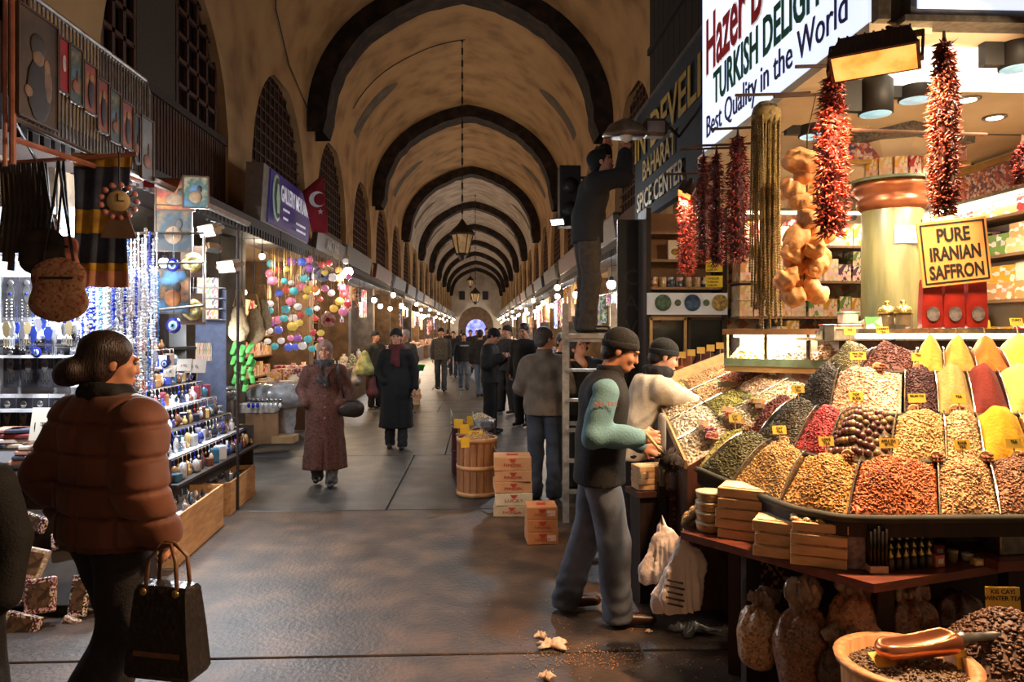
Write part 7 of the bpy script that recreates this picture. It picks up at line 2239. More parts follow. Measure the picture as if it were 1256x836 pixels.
def human(label, loc, rz, h=1.75, pose=None, top=None, under=None, legs=None, shoes=None, hat=None, hair=None, scarf=None, head=(0, 0, 0), hands=('R', 'L'), curl=(.5, .5), res=.014, seed=0, foot=(0, 0), shoes_on=True, handdir=None, palm=None, footz=(0, 0), group=None, extra=None):
    J = dict(BASE)
    J.update(pose or {})
    J = {k: np.array(v, float) for k, v in J.items()}
    root = thing('person', label, 'person', loc, rz, group)
    root.scale = (h / 1.75,) * 3
    # ---- body: one mesh
    b = SDF(.05)
    b.cap(J['chest'], J['waist'], .11, .1, (1.15, .75, 1)).cap(J['waist'], J['pelvis'], .1, .11, (1.15, .75, 1)).cap(J['neck'], J['chest'], .05, .08)
    b.cap(J['shL'] + (-.02, 0, -.05), J['shR'] + (.02, 0, -.05), .045, .045)
    for s in 'LR':
        b.cap(J['sh' + s] + (0, 0, -.05), J['el' + s], .042, .038).cap(J['el' + s], J['wr' + s], .038, .027).cap(J['hip' + s], J['kn' + s], .07, .05).cap(J['kn' + s], J['an' + s], .05, .035)
    V, Q = b.net(.022 if res < .02 else .03)
    VV, QQ, off = [V], [Q], len(V)
    hv, hq = head_net(.0065 if res < .013 else .0095 if res < .02 else .014)
    HM = Matrix.Translation(J['head']) @ Matrix.Rotation(head[2], 4, 'Z') @ Matrix.Rotation(head[1], 4, 'Y') @ Matrix.Rotation(head[0], 4, 'X')
    hm = np.array(HM)
    VV.append(hv @ hm[:3, :3].T + hm[:3, 3])
    QQ.append(hq + off)
    off += len(hv)
    for i, s in enumerate('RL'):
        if s not in hands:
            continue
        sd = 1 if s == 'R' else -1
        n_v, n_q = hand_net(sd, curl[i], .3, .0045 if res < .013 else .007 if res < .02 else .011)
        d = (handdir or {}).get(s)
        if d is None:
            d = J['wr' + s] - J['el' + s]
        R = np.array(frame_to(d, (palm or {}).get(s, (1, 0, 0))))
        VV.append(n_v @ R.T + J['wr' + s])
        QQ.append(n_q + off)
        off += len(n_v)
    body = link('body', mesh_np('body', np.concatenate(VV), np.concatenate(QQ)), root, skin)
    # ---- face details
    if res < .02:
        for x in (-1, 1):
            o = MB().ball((0, 0, 0), .011, 10, 6).build('eye', M('eye_ball', (126, 106, 94), (90, 72, 62), scale=60, rough=.25), root, True)
            o.location = HM @ Vector((x * .031, -.081, .006))
            o = MB().box((0, 0, 0), (.032, .008, .005), bev=.002).build('eyebrow', M('brow_dark', (84, 62, 50), rough=.9), root)
            o.matrix_local = HM @ Matrix.Translation((x * .032, -.101, .027))
        o = MB().ball((0, 0, 0), 1, 10, 6, (.021, .008, .006)).build('lips', M('lips', (166, 92, 82), rough=.5), root, True)
        o.matrix_local = HM @ Matrix.Translation((0, -.102, -.069))
    def clothes(name, s, mat, r=None):
        return s.build(name, mat, r or res, root)
    # ---- trousers
    if legs:
        m, bulk = legs[0], legs[1]
        s = SDF(.03)
        s.cap(J['hipL'] + (0, 0, .04), J['hipR'] + (0, 0, .04), .105 + bulk, None, (1, .9, 1))
        s.cap(J['pelvis'] + (0, 0, .06), J['pelvis'], .11 + bulk, .12 + bulk, (1.15, .85, 1))
        for c in 'LR':
            s.cap(J['hip' + c], J['kn' + c], .092 + bulk, .068 + bulk, k=.02).cap(J['kn' + c], J['an' + c] + (0, 0, -.03), .066 + bulk, .062 + bulk * 1.3, k=.03)
        s.mod(FOLD(seed + 1, .011, 20))
        s.mod(lambda P: .004 * np.sin(P[2] * 70 + 4 * np.sin(P[0] * 20)) * np.exp(-((P[2] - .15) / .14) ** 2))
        z0 = min(J['anL'][2], J['anR'][2]) - .06
        s.cut((0, 0, -1), (0, 0, max(z0, .012)))
        s.cut((0, 0, 1), (0, 0, min(J['pelvis'][2] + .12, (top or {}).get('hem', 1) + .05 if (top or {}).get('hem', .86) > .75 else 2)))
        clothes('trousers', s, m)
    # ---- shoes
    if shoes and shoes_on:
        for i, c in enumerate('RL'):
            a = J['an' + c]
            fr = np.array((math.sin(foot[i]), -math.cos(foot[i]), footz[i]))
            s = SDF(.03).cap(a + (0, 0, -.045) - fr * .035, a + (0, 0, -.05) + fr * .19, .047, .037, (1, 1, .85)).cap(a + (0, 0, .01), a + (0, 0, -.04), .042, .045)
            zb = a[2] - .085
            if footz[i] == 0:
                s.cut((0, 0, -1), (0, 0, zb))
            clothes('shoe', s, shoes, min(res, .014))
    # ---- tops
    def torso(s, bulk, hem, wide=1.0, waist=0.0):
        s.cap(J['chest'] + (0, 0, .02), J['waist'], .132 + bulk, .12 + bulk - waist, (1.2 * wide, .82, 1))
        hz = np.array((J['pelvis'][0], J['pelvis'][1], hem))
        s.cap(J['waist'], hz, .12 + bulk - waist, .128 + bulk, (1.22 * wide, .86, 1))
        s.cap(J['shL'] * (.8, 1, 1) + (0, 0, -.05), J['shR'] * (.8, 1, 1) + (0, 0, -.05), .07 + bulk * .7)
        s.cap(J['neck'] + (0, 0, .0), J['chest'] + (0, 0, .06), .062 + bulk * .3, .1 + bulk * .6)
    def arms(s, bulk):
        for c in 'LR':
            s.cap(J['sh' + c] + (0, 0, -.04), J['el' + c], .064 + bulk, .054 + bulk, k=.04).cap(J['el' + c], J['el' + c] + (J['wr' + c] - J['el' + c]) * .93, .054 + bulk, .042 + bulk * .9, k=.03)
    for g in (under, top):
        if not g:
            continue
        s = SDF(.035)
        hem = g.get('hem', .86)
        bulk = g.get('bulk', .015)
        torso(s, bulk, max(hem, .8), g.get('wide', 1.0), g.get('waist', 0))
        if g.get('sleeves', True):
            arms(s, g.get('sbulk', bulk * .8))
        if hem < .75:                                   # skirt of a long coat
            f = g.get('flare', .06)
            hz = np.array((J['pelvis'][0], J['pelvis'][1] + g.get('sway', 0), hem - .02))
            s.cap(J['pelvis'], hz, .15 + bulk, .16 + bulk + f, (1.12, .84, 1), k=.06)
            s.mod(lambda P: .009 * np.sin(np.arctan2(P[1], P[0]) * 9 + seed) * np.clip((.9 - P[2]) * 1.6, 0, 1))
            if g.get('split'):
                s.mod(lambda P: np.where(P[1] < 0, .05 * np.exp(-((P[0] - .01) / .022) ** 2) * np.clip((.62 - P[2]) * 4, 0, 1), 0))
        s.mod(FOLD(seed + 3, g.get('fold', .007), g.get('ff', 22)))
        if g.get('puffer'):
            def quilt(P):
                z = P[2] + .015 * np.abs(P[0])
                a = np.abs(np.mod(z, .125) / .125 - .5) * 2
                bb = np.abs(np.mod(P[0] + .03, .15) / .15 - .5) * 2
                gr = np.maximum(a ** 10, (bb ** 9) * (np.abs(P[0]) < .24))
                return .026 * gr - .012
            s.mod(quilt)
        s.cut((0, 0, -1), (0, 0, hem))
        nk = J['neck'][2] + g.get('collar', .02)
        s.cut((0, 0, 1), (0, 0, nk)) if g.get('sleeves', True) is False or max(J['elL'][2], J['elR'][2], J['wrL'][2], J['wrR'][2]) < nk - .08 else None
        o = clothes(g.get('name', 'jacket'), s, g['mat'])
        if g.get('collar_mat'):
            cs = SDF(.02).cap(J['neck'] + (0, 0, -.06), J['neck'] + (0, -.005, .035), .088, .082, (1, 1, 1)).sub(J['neck'] + (0, -.01, .09), (.066, .07, .07))
            cs.cut((0, 0, 1), (0, 0, J['neck'][2] + .06)).cut((0, 0, -1), (0, 0, J['neck'][2] - .08))
            clothes('collar', cs, g['collar_mat'], min(res, .012))
    if scarf:
        cs = SDF(.03)
        n = J['neck']
        for k in range(9):
            a = k * 2 * math.pi / 9
            a2 = (k + 1) * 2 * math.pi / 9
            cs.cap(n + (.075 * math.cos(a), .075 * math.sin(a) - .005, .02 + .01 * math.sin(a)), n + (.075 * math.cos(a2), .075 * math.sin(a2) - .005, .02 + .01 * math.sin(a2)), .036)
        if scarf[1]:
            cs.cap(n + (.02, -.1, .0), J['chest'] + (.03, -.15, -.08), .035, .04, (1, .5, 1)).cap(n + (-.02, -.1, .0), J['chest'] + (-.04, -.14, -.02), .035, .04, (1, .5, 1))
        cs.mod(FOLD(seed + 5, .006, 50))
        clothes('scarf', cs, scarf[0], min(res, .011))
    hr = min(res, .01) if res < .02 else .014
    if hat:
        s = SDF(.01).ell((0, .02, .042), (.089, .11, .094))
        s.mod(lambda P: .0018 * np.sin(np.arctan2(P[1], P[0]) * 34))
        s.cut((0, -.25, -1), (0, -.05, .028))
        V, Q = s.net(hr)
        o = link('knit_cap', mesh_np('knit_cap', V, Q), root, hat)
        o.matrix_local = HM
        s = SDF(.01).ell((0, .02, .03), (.095, .116, .1)).cut((0, -.25, -1), (0, -.05, .02)).cut((0, .25, 1), (0, -.05, .068))
        V, Q = s.net(hr)
        o = link('cap_brim', mesh_np('cap_brim', V, Q), root, hat)
        o.matrix_local = HM
    if hair:
        s = SDF(.02).ell((0, .024, .036), (.085, .104, .093))
        if hair[1] == 'bun':
            s.ell((0, .06, -.02), (.085, .085, .1)).ell((-.0, .145, -.05), (.07, .06, .06)).ell((.03, .16, -.07), (.045, .05, .045)).ell((0, .03, .05), (.088, .105, .085))
            s.cut((0, -1, -.35), (0, -.06, .03))
        elif hair[1] == 'scarf':
            s = SDF(.03).ell((0, .025, .02), (.096, .115, .115)).cap((0, .02, -.06), (0, .02, -.17), .09, .1).sub((0, -.125, -.025), (.066, .075, .088), .015)
        else:
            s.ell((0, .07, -.03), (.07, .05, .06))
            s.cut((0, -1, -.75), (0, -.062, .035))
        s.mod(lambda P: .0035 * noise3(P, seed + 8, 70))
        V, Q = s.net(hr)
        o = link('headscarf' if hair[1] == 'scarf' else 'hair', mesh_np('hair', V, Q), root, hair[0])
        o.matrix_local = HM
    if extra:
        extra(root, J, HM)
    return root
def fab(key, c, k=.72, scale=24, rough=.85, bump=.25, sheen=0.0):
    return M('fabric_' + key, c, tuple(int(v * k) for v in c), scale=scale, rough=rough, bump=bump, bscale=90, sheen=sheen)
denim = fab('denim', (106, 114, 130), .62, 5, .85, .1)
denim_dark = fab('denim_dark', (56, 62, 74), .62, 6, .85, .1)
denim_light = fab('denim_light', (112, 130, 156), .75, 7)
blk = fab('black', (20, 19, 20), .7)
blk2 = fab('charcoal', (36, 35, 36), .75)
shoe_blk = M('shoe_black', (20, 18, 17), (30, 27, 25), scale=20, rough=.35)
shoe_brn = M('shoe_brown', (64, 36, 24), (44, 25, 17), scale=20, rough=.35)
knit_blk = fab('knit_black', (26, 25, 26), .6, 40)
hair_dk = M('hair_dark', (34, 26, 22), (20, 15, 13), scale=30, rough=.5, stretch=(6, 6, 1), bump=.4)
hair_grey = M('hair_greyish', (74, 66, 60), (46, 40, 36), scale=60, rough=.7, bump=.3)
# ---- 1 seller in the dark vest
g = ground(735, 757)
VEST = dict(pelvis=(0, .0, .93), waist=(0, -.01, 1.07), chest=(0, -.03, 1.29), neck=(0, -.06, 1.46), head=(0, -.135, 1.605), shR=(-.185, -.02, 1.4), elR=(-.25, .04, 1.13), wrR=(-.2, -.22, 1.11), shL=(.185, -.04, 1.4), elL=(.24, -.02, 1.12), wrL=(.12, -.27, 1.02),
            hipR=(-.09, .0, .9), knR=(-.1, -.08, .5), anR=(-.11, -.1, .09), hipL=(.09, .0, .9), knL=(.1, .06, .5), anL=(.1, .2, .1))
teal = fab('teal_fleece', (104, 148, 158), .88, 6)
navy = fab('navy_vest', (17, 16, 18), .75, 16)
def vest_extra(root, J, HM):
    o = text('sleeve_logo', 'SEA-TEC', .036, M('logo_red', (196, 90, 70), rough=.8), root, (-.296, .045, 1.3), (math.pi / 2, 0, -math.pi / 2), .001)
human('seller in a black quilted vest over teal sleeves, jeans and a black knit cap', (g.x, g.y, 0), math.radians(84), 1.74, VEST,
      under=dict(name='fleece_sweater', mat=teal, bulk=.012, hem=.88, fold=.013, ff=30, sbulk=.02), top=dict(name='vest', mat=navy, bulk=.052, hem=.82, sleeves=False, collar=.03, collar_mat=navy, fold=.008), legs=(denim, .024), shoes=shoe_brn, hat=knit_blk, hair=(hair_dk, 'short'), head=(.38, 0, -.12), curl=(.95, .8), res=.0105, seed=10, extra=vest_extra,
      handdir={'R': (0.05, -.9, .05), 'L': (-.1, -.8, -.3)}, palm={'R': (1, 0, -.4), 'L': (-1, 0, .3)}, foot=(0, .25))
# duster in his hands
a, b = at(795, 538, 4.2), at(832, 575, 3.82)
t = thing('feather_duster', 'black feather duster with a wooden handle held by the vest seller', 'duster', a)
MB().tube([(-.03, 0, .05), (b - a) * .55], .009, 8).build('handle', M('duster_wood', (206, 160, 104), rough=.5), t, True)
r = np.random.RandomState(3)
n = 260
dd = np.array(b - a)
dd /= np.linalg.norm(dd)
base = np.array((b - a) * .55) + dd * r.uniform(0, .12, (n, 1))
dirs = dd + r.normal(0, .75, (n, 3))
o = spindle(base, dirs, .075 * r.uniform(.6, 1.2, n), .011, 'feathers', M('feather_black', (22, 18, 16), (40, 32, 27), scale=30, rough=.9), t)
MB().ball((b - a) * .8, .05, 10, 6, (1.2, .8, 1)).build('feather_core', M('feather_black'), t, True)
# ---- 2 woman in the brown puffer jacket
p = at(132, 660, 3.05)
PUFF = dict(shR=(-.2, 0, 1.4), elR=(-.27, .05, 1.13), wrR=(-.27, -.05, .9), shL=(.2, 0, 1.4), elL=(.27, .08, 1.14), wrL=(.22, -.02, .92), hipL=(.09, 0, .9), knL=(.08, -.12, .5), anL=(.06, -.05, .1), hipR=(-.09, 0, .9), knR=(-.1, .02, .48), anR=(-.12, .32, .16), head=(0, -.02, 1.62), neck=(0, .01, 1.47))
brown = M('puffer_brown', (120, 70, 46), (92, 52, 34), scale=5, rough=.7, sheen=.1)
human('woman in a brown quilted jacket seen from behind with dark pinned-up hair', (p.x, p.y, 0), math.pi - .5, 1.71, PUFF, top=dict(name='puffer_jacket', mat=brown, bulk=.06, sbulk=.04, hem=.86, wide=1.05, puffer=True, collar=.05, fold=.004, collar_mat=blk), legs=(fab('dark_trousers', (38, 34, 38)), .02), shoes=shoe_brn, hair=(M('hair_auburn', (52, 32, 24), (30, 19, 15), scale=30, rough=.45, stretch=(6, 6, 1), bump=.4), 'bun'), scarf=(blk, False), head=(.12, 0, -.4), curl=(1.0, .6), res=.0105, seed=20, footz=(0, 0))
# handbag
hb = at(206, 668, 2.86)
t = thing('handbag', 'large black leather handbag in the hand of the woman in brown', 'handbag', (hb.x, hb.y, hb.z), -.25)
lea = M('bag_leather', (30, 26, 24), (44, 38, 34), scale=50, rough=.4, bump=.2, tex='voronoi')
bx0, z0, z1, w0, w1 = -.0, -.15, -.5, .11, .14
vs = []
for z, w, dd_ in ((z0, .105, .035), (z0 - .02, .11, .05), (-.33, .125, .065), (z1 + .02, .14, .07), (z1, .13, .06)):
    vs.append([(-w, -dd_, z), (w, -dd_, z), (w, dd_, z), (-w, dd_, z)])
mb = MB()
flat = [v for ring in vs for v in ring]
fs = [(3, 2, 1, 0), (16, 17, 18, 19)]
for k in range(4):
    for i in range(4):
        j = (i + 1) % 4
        fs.append((k * 4 + j, k * 4 + i, (k + 1) * 4 + i, (k + 1) * 4 + j))
mb.add(flat, fs)
mb.build('bag_body', lea, t)
for s_ in (-1, 1):
    MB().tube([(-.07, s_ * .04, z0 - .03), (-.06, s_ * .035, -.05), (-.02, s_ * .01, .005), (.02, s_ * .01, .005), (.06, s_ * .035, -.05), (.07, s_ * .04, z0 - .03)], .008, 6).build('handle', M('handle_leather', (130, 92, 64), (100, 70, 48), scale=20, rough=.4), t, True)
    for x in (-.07, .07):
        MB().lathe([(.012, -.004), (.016, 0), (.012, .004)], (x, s_ * .052, z0 - .02), 10, FACE_CAM).build('buckle', M('brass_lid'), t, True)
MB().box((0, -.067, -.4), (.2, .006, .02)).build('seam_trim', M('handle_leather'), t)
# ---- 3 woman in headscarf and long brown coat
g = ground(398, 594)
POCK = dict(elL=(.27, .07, 1.15), wrL=(.2, -.1, .99), elR=(-.27, .07, 1.15), wrR=(-.2, -.1, .99), anL=(.09, -.1, .09), knL=(.1, -.04, .5), anR=(-.09, .08, .12), knR=(-.1, .02, .5))
coat = M('coat_brown_tweed', (78, 46, 37), (54, 30, 26), scale=70, rough=.9, tex='voronoi', c3=(98, 62, 50))
def hs_extra(root, J, HM):
    gl = M('spectacle_frame', (50, 40, 36), rough=.3, metal=.4)
    for x in (-1, 1):
        o = MB().lathe([(.019, -.002), (.022, 0), (.019, .002)], (0, 0, 0), 14, FACE_CAM, cap=False).build('spectacle_rim', gl, root, True)
        o.matrix_local = HM @ Matrix.Translation((x * .031, -.112, .004))
    for k in range(4):
        o = MB().ball((0, 0, 0), .014, 8, 5, (1, .5, 1)).build('coat_button', M('button', (150, 100, 80), rough=.4), root, True)
        o.location = (.02, -.165 - .01 * k, 1.22 - k * .13)
    for s_ in (-1, 1):
        MB().prism([(0, 0), (s_ * .1, .17), (s_ * .03, .2)], -.15, -.135, Matrix.Translation((0, 0, 1.25))).build('lapel', coat, root)
human('woman in a beige headscarf and long brown tweed coat with hands in pockets', (g.x, g.y, 0), .12, 1.6, POCK, top=dict(name='long_coat', mat=coat, bulk=.03, hem=.2, flare=.05, split=True), legs=(fab('grey_trousers', (96, 98, 104)), .01), shoes=shoe_blk, hair=(M('headscarf_beige', (150, 116, 100), (110, 80, 70), scale=14, rough=.8), 'scarf'), scarf=(fab('grey_scarf', (64, 60, 62), .4, 30), True), hands=(), res=.013, seed=30, extra=hs_extra, foot=(0, 0))
t = thing('shoulder_purse', 'black shoulder purse at the hip of the headscarf woman', 'purse', (g.x + .3, g.y - .05, .83), .1)
SDF(.03).cap((-.05, 0, .02), (.05, 0, .02), .1, .1, (1, .5, 1)).mod(FOLD(4, .006, 40)).build('purse_body', lea, .014, t)
MB().tube([(-.06, 0, .08), (-.14, -.05, .42), (-.15, -.02, .55)], .012, 6).build('strap', lea, t, True)
# ---- 4 man in the long black coat
g = ground(486, 549)
COATM = dict(elL=(.26, .03, 1.13), wrL=(.27, -.04, .88), elR=(-.25, .05, 1.14), wrR=(-.17, -.1, .98), anL=(.09, -.1, .09), knL=(.1, -.04, .5), anR=(-.09, .06, .09), knR=(-.1, .0, .5))
human('man in a long black overcoat, black cap and dark red scarf', (g.x, g.y, 0), .05, 1.73, COATM, top=dict(name='overcoat', mat=blk, bulk=.024, hem=.3, flare=.04), legs=(blk2, .01), shoes=shoe_blk, hat=knit_blk, scarf=(fab('red_scarf', (96, 28, 32)), True), hands=('L',), curl=(.5, .6), res=.014, seed=40)
# ---- 5 man in the grey brown jacket
g = ground(668, 612)
GREYM = dict(elR=(-.25, .02, 1.13), wrR=(-.16, -.24, 1.02), elL=(.25, .02, 1.13), wrL=(.16, -.22, 1.05))
gj = fab('taupe_jacket', (106, 92, 78), .78, 9)
human('man in a taupe zip jacket and dark jeans seen from behind beside the ladder', (g.x, g.y, 0), math.pi - .35, 1.745, GREYM, top=dict(mat=gj, bulk=.04, sbulk=.026, hem=.86, wide=1.06, collar=.03, collar_mat=gj, fold=.011, ff=16), legs=(denim_dark, .014), shoes=shoe_blk, hair=(hair_grey, 'short'), head=(.05, 0, -.5), res=.0115, seed=50)
# ---- 6 man on the ladder
LAD = dict(shR=(-.18, -.06, 1.43), elR=(-.2, -.3, 1.44), wrR=(-.1, -.34, 1.68), shL=(.18, -.06, 1.43), elL=(.2, -.2, 1.56), wrL=(.08, -.18, 1.76), head=(0, -.13, 1.62), neck=(0, -.09, 1.47), chest=(0, -.06, 1.3))
p = at(724, 404, 6.88)
human('man in black standing on the ladder with both hands raised to the lamp', (p.x - .03, p.y, 1.683), math.radians(92), 1.74, LAD, top=dict(mat=blk, bulk=.045, hem=.85, fold=.01), legs=(fab('dark_brown_trousers', (58, 50, 44)), .02), shoes=shoe_blk, hair=(blk, 'short'), head=(-.35, 0, 0), curl=(.7, .7), res=.0125, seed=60, handdir={'R': (.1, -.2, .9), 'L': (-.05, -.3, .9)}, palm={'R': (1, 0, 0), 'L': (-1, 0, 0)})
# ---- 7 white-coated vendor reaching over the sweets
p = at(771, 560, 5.35)
VEN = dict(pelvis=(0, 0, .93), waist=(0, -.05, 1.07), chest=(0, -.15, 1.27), neck=(0, -.22, 1.42), head=(0, -.28, 1.55), shR=(-.18, -.2, 1.36), elR=(-.22, -.42, 1.2), wrR=(-.16, -.62, 1.13), shL=(.18, -.2, 1.36), elL=(.22, -.3, 1.12), wrL=(.15, -.5, 1.05))
wht = fab('white_coat', (226, 212, 190), .88, 8)
human('vendor in a white jacket and black cap reaching over the delight trays', (p.x, p.y, 0), math.radians(95), 1.72, VEN, top=dict(mat=wht, bulk=.03, hem=.8, collar=.0, fold=.014, ff=28), legs=(blk2, .01), shoes=shoe_blk, hat=knit_blk, hair=(hair_dk, 'short'), scarf=(blk, False), head=(.35, 0, -.1), curl=(.3, .4), res=.0125, seed=70, handdir={'R': (0, -.8, -.4)})
# ---- group standing in the aisle
g = ground(601, 531)
PHON = dict(elR=(-.25, -.0, 1.15), wrR=(-.12, -.22, 1.26), elL=(.25, -.02, 1.15), wrL=(.1, -.24, 1.26), head=(0, -.07, 1.61))
human('man in a black jacket and black cap looking down at his hands in the aisle', (g.x, g.y, 0), math.radians(75), 1.75, PHON, top=dict(mat=blk2, bulk=.05, hem=.84, fold=.012), legs=(blk, .03), shoes=shoe_blk, hat=knit_blk, hair=(hair_dk, 'short'), head=(.5, 0, 0), res=.016, seed=80)
g = ground(622, 506)
human('bearded man in dark clothes and cap standing behind the man in black', (g.x, g.y, 0), -.7, 1.8, dict(anL=(.16, 0, .09), anR=(-.16, 0, .09)), top=dict(mat=fab('dark_slate', (40, 40, 46)), bulk=.045, hem=.84), legs=(blk2, .02), shoes=shoe_brn, hat=knit_blk, res=.018, seed=90)
g = ground(643, 522)
human('bareheaded dark-haired man in black behind the man in taupe', (g.x, g.y, 0), -.6, 1.83, {}, top=dict(mat=blk, bulk=.04, hem=.84), under=dict(name='shirt', mat=fab('pale_shirt', (170, 166, 160)), bulk=.01), legs=(blk2, .015), shoes=shoe_blk, hair=(hair_dk, 'short'), head=(.3, 0, .1), res=.018, seed=95)
# ---- behind the ladder
for k, (px, py, d, rz_, hh, lab, hat_, mat_, hd) in enumerate(((714, 420, 8.6, -.35, 1.66, 'smiling woman in a dark red knit cap behind the ladder', fab('red_cap', (110, 30, 36)), blk2, (0, 0, 0)), (704, 425, 8.0, 1.2, 1.62, 'dark-haired man looking up at the lamp behind the ladder', None, blk, (-.6, 0, 0)), (690, 420, 9.6, .4, 1.68, 'person in dark clothes half hidden behind the man in taupe', None, blk, (0, 0, 0)))):
    p = at(px, py, d)
    human(lab, (p.x, p.y, 0), rz_, hh, {}, top=dict(mat=mat_, bulk=.04, hem=.8), legs=(blk2, .01), shoes=shoe_blk, hat=hat_, hair=(hair_dk, 'short'), head=hd, res=.017, seed=100 + k, hands=())
# ---- walkers further down the aisle
WALK = dict(anL=(.09, -.14, .09), knL=(.1, -.12, .5), anR=(-.09, .16, .12), knR=(-.1, .02, .5))
g = ground(541, 479)
human('man walking in a grey vest over a dark jacket with a black cap', (g.x, g.y, 0), .0, 1.76, WALK, under=dict(name='dark_sleeves', mat=fab('grey_dark', (70, 70, 72)), bulk=.02), top=dict(name='vest', mat=fab('grey_vest', (96, 94, 90)), bulk=.04, sleeves=False), legs=(fab('blue_grey_jeans', (70, 80, 92)), .01), shoes=shoe_blk, hat=knit_blk, res=.02, seed=110)
g = ground(569, 477)
def stripe(root, J, HM):
    o = MB().lathe([(.2, -.02), (.205, 0), (.2, .02)], (0, 0, 1.36), 18, None, 1.05, .75, False).build('pale_stripe', M('stripe_pale', (150, 170, 190), rough=.8), root, True)
human('boy walking in a dark jacket with a pale shoulder band and light jeans', (g.x, g.y, 0), .1, 1.62, WALK, top=dict(mat=fab('navy_jacket', (36, 40, 50)), bulk=.045), legs=(denim_light, .01), shoes=shoe_blk, hair=(hair_dk, 'short'), res=.02, seed=120, extra=stripe)
b_ = at(583, 455, 20.6)
t = thing('shopping_bag', 'small white shopping bag carried by the boy in light jeans', 'plastic bag', b_)
SDF(.03).cap((0, 0, 0), (0, 0, -.16), .07, .13, (1, .6, 1)).mod(FOLD(3, .01, 30)).build('bag_film', M('bag_bluewhite', (190, 206, 236), (160, 180, 220), scale=6, rough=.4), .02, t)
MB().tube([(-.04, 0, .05), (0, 0, .2), (.04, 0, .05)], .01, 5).build('handle', M('bag_bluewhite'), t)
g = ground(589, 487)
human('person in a dark jacket and jeans walking away behind the man in black', (g.x, g.y, 0), 2.9, 1.72, WALK, top=dict(mat=blk2, bulk=.04), legs=(denim_light, .0), shoes=shoe_blk, hair=(hair_dk, 'short'), res=.02, seed=130)
g = ground(466, 500)
human('person in a dark hat partly hidden beside the man in the black coat', (g.x - .1, g.y, 0), .8, 1.68, {}, top=dict(mat=fab('dark_olive', (56, 54, 46)), bulk=.03), legs=(blk2, .01), shoes=shoe_blk, hat=knit_blk, res=.02, seed=140)
g = ground(503, 505)
human('grey-haired person half hidden behind the man in the black coat', (g.x - .1, g.y, 0), -.5, 1.72, {}, top=dict(mat=fab('taupe_dark', (84, 72, 62)), bulk=.03), legs=(blk2, .01), shoes=shoe_blk, hair=(M('hair_white', (170, 164, 158), rough=.7), 'short'), res=.02, seed=150)
for k, (px, py) in enumerate(((556, 462), (577, 458), (597, 462), (606, 455), (549, 452), (566, 449), (585, 447), (613, 450))):
    g = ground(px, py)
    human(ORD[k] + ' small dark figure in the distant crowd under the end arch', (g.x, g.y, 0), rnd.choice((0, 0, 3.1)), rnd.uniform(1.62, 1.8), WALK, top=dict(mat=(blk, blk2, fab('dark_slate', (40, 40, 46)), gj)[k % 4], bulk=.04), legs=((denim_dark, blk2)[k % 2], .01), shoes=shoe_blk, hair=(hair_dk, 'short'), res=.03, seed=160 + k, group='distant crowd', hands=())
# ---- dark passer-by at the picture's edge
p = at(-72, 600, 2.55)
human('passer-by in a dark coat cut off by the edge beside the trinket stall', (p.x, p.y, 0), .2, 1.5, {}, top=dict(name='overcoat', mat=blk, bulk=.03, hem=.5, flare=.02), legs=(blk2, .01), shoes=shoe_blk, hair=(hair_dk, 'short'), res=.016, seed=190, hands=())
# ================================================================== BARRELS AND CARTONS IN THE AISLE
stave = M('barrel_stave', (170, 112, 66), (134, 84, 48), scale=5, rough=.55, stretch=(8, 8, 1), bump=.1)
hoop = M('barrel_hoop', (206, 150, 96), (180, 126, 78), scale=8, rough=.5)
g = ground(585, 606)
bx_, by_ = g.x, g.y
BH, BR = .6, .2
t = thing('wooden_barrel', 'slatted wooden barrel with pale hoops full of nuts', 'barrel', (bx_, by_, 0))
for k in range(18):
    a = k * 2 * math.pi / 18
    MB().box((0, 0, 0), (.066, .014, BH - .02)).build('stave', stave, t)
    o = COL_KIDS[t.name][-1]
    o.location = (BR * math.cos(a), BR * math.sin(a), BH / 2)
    o.rotation_euler = (0, 0, a + math.pi / 2)
for z in (.03, .3, BH - .02):
    MB().lathe([(BR + .0, -.022), (BR + .014, -.022), (BR + .016, .022), (BR, .022)], (0, 0, z), 30, cap=False).build('hoop', hoop, t, True)
MB().lathe([(BR - .01, 0), (BR - .01, BH - .06)], (0, 0, .01), 24).build('inner_lining', darkwood, t, True)
mound(bx_, by_, BH - .05, BR - .012, .1, 'shelled nuts heaped in the slatted barrel', 'nut_heap', 'nut heap', [(196, 146, 86), (140, 96, 54), (220, 178, 120)], 'barrelnut', .015, 500, 301)
for k, (px, py, c, lab, hh) in enumerate(((568, 598, (110, 40, 44), 'dark red drum behind the slatted barrel', .56), (561, 588, (96, 34, 40), 'farther dark red drum with a blue edge', .56), (577, 575, (110, 60, 50), 'drum hidden behind the nut barrels', .54))):
    g = ground(px, py)
    y_ = g.y + .18 + .2 * k
    t = thing('red_drum', lab, 'drum', (g.x + .12, y_, 0))
    MB().lathe([(.19, 0), (.2, .02), (.2, hh - .02), (.21, hh), (.19, hh), (.19, hh - .05)], seg=28, cap=False).build('drum_body', M('drum%d' % k, c, tuple(int(v * .75) for v in c), scale=6, rough=.5), t, True)
    MB().lathe([(.202, -.015), (.212, 0), (.202, .015)], (0, 0, hh * .5), 28, cap=False).build('band', M('drum_band', (90, 110, 130) if k == 1 else (84, 30, 34), rough=.5), t, True)
    mound(g.x + .12, y_, hh - .02, .188, .1, ['brown nuts heaped in the dark red drum', 'reddish nuts heaped in the farther drum', 'pale nuts heaped in the hidden drum'][k], 'nut_heap', 'nut heap', [[(150, 104, 66), (104, 70, 44), (186, 140, 96)], [(150, 90, 70), (96, 56, 46), (180, 120, 96)], [(206, 176, 130), (160, 124, 84), (226, 200, 160)]][k], 'drumnut%d' % k, .014, 320, 302 + k)
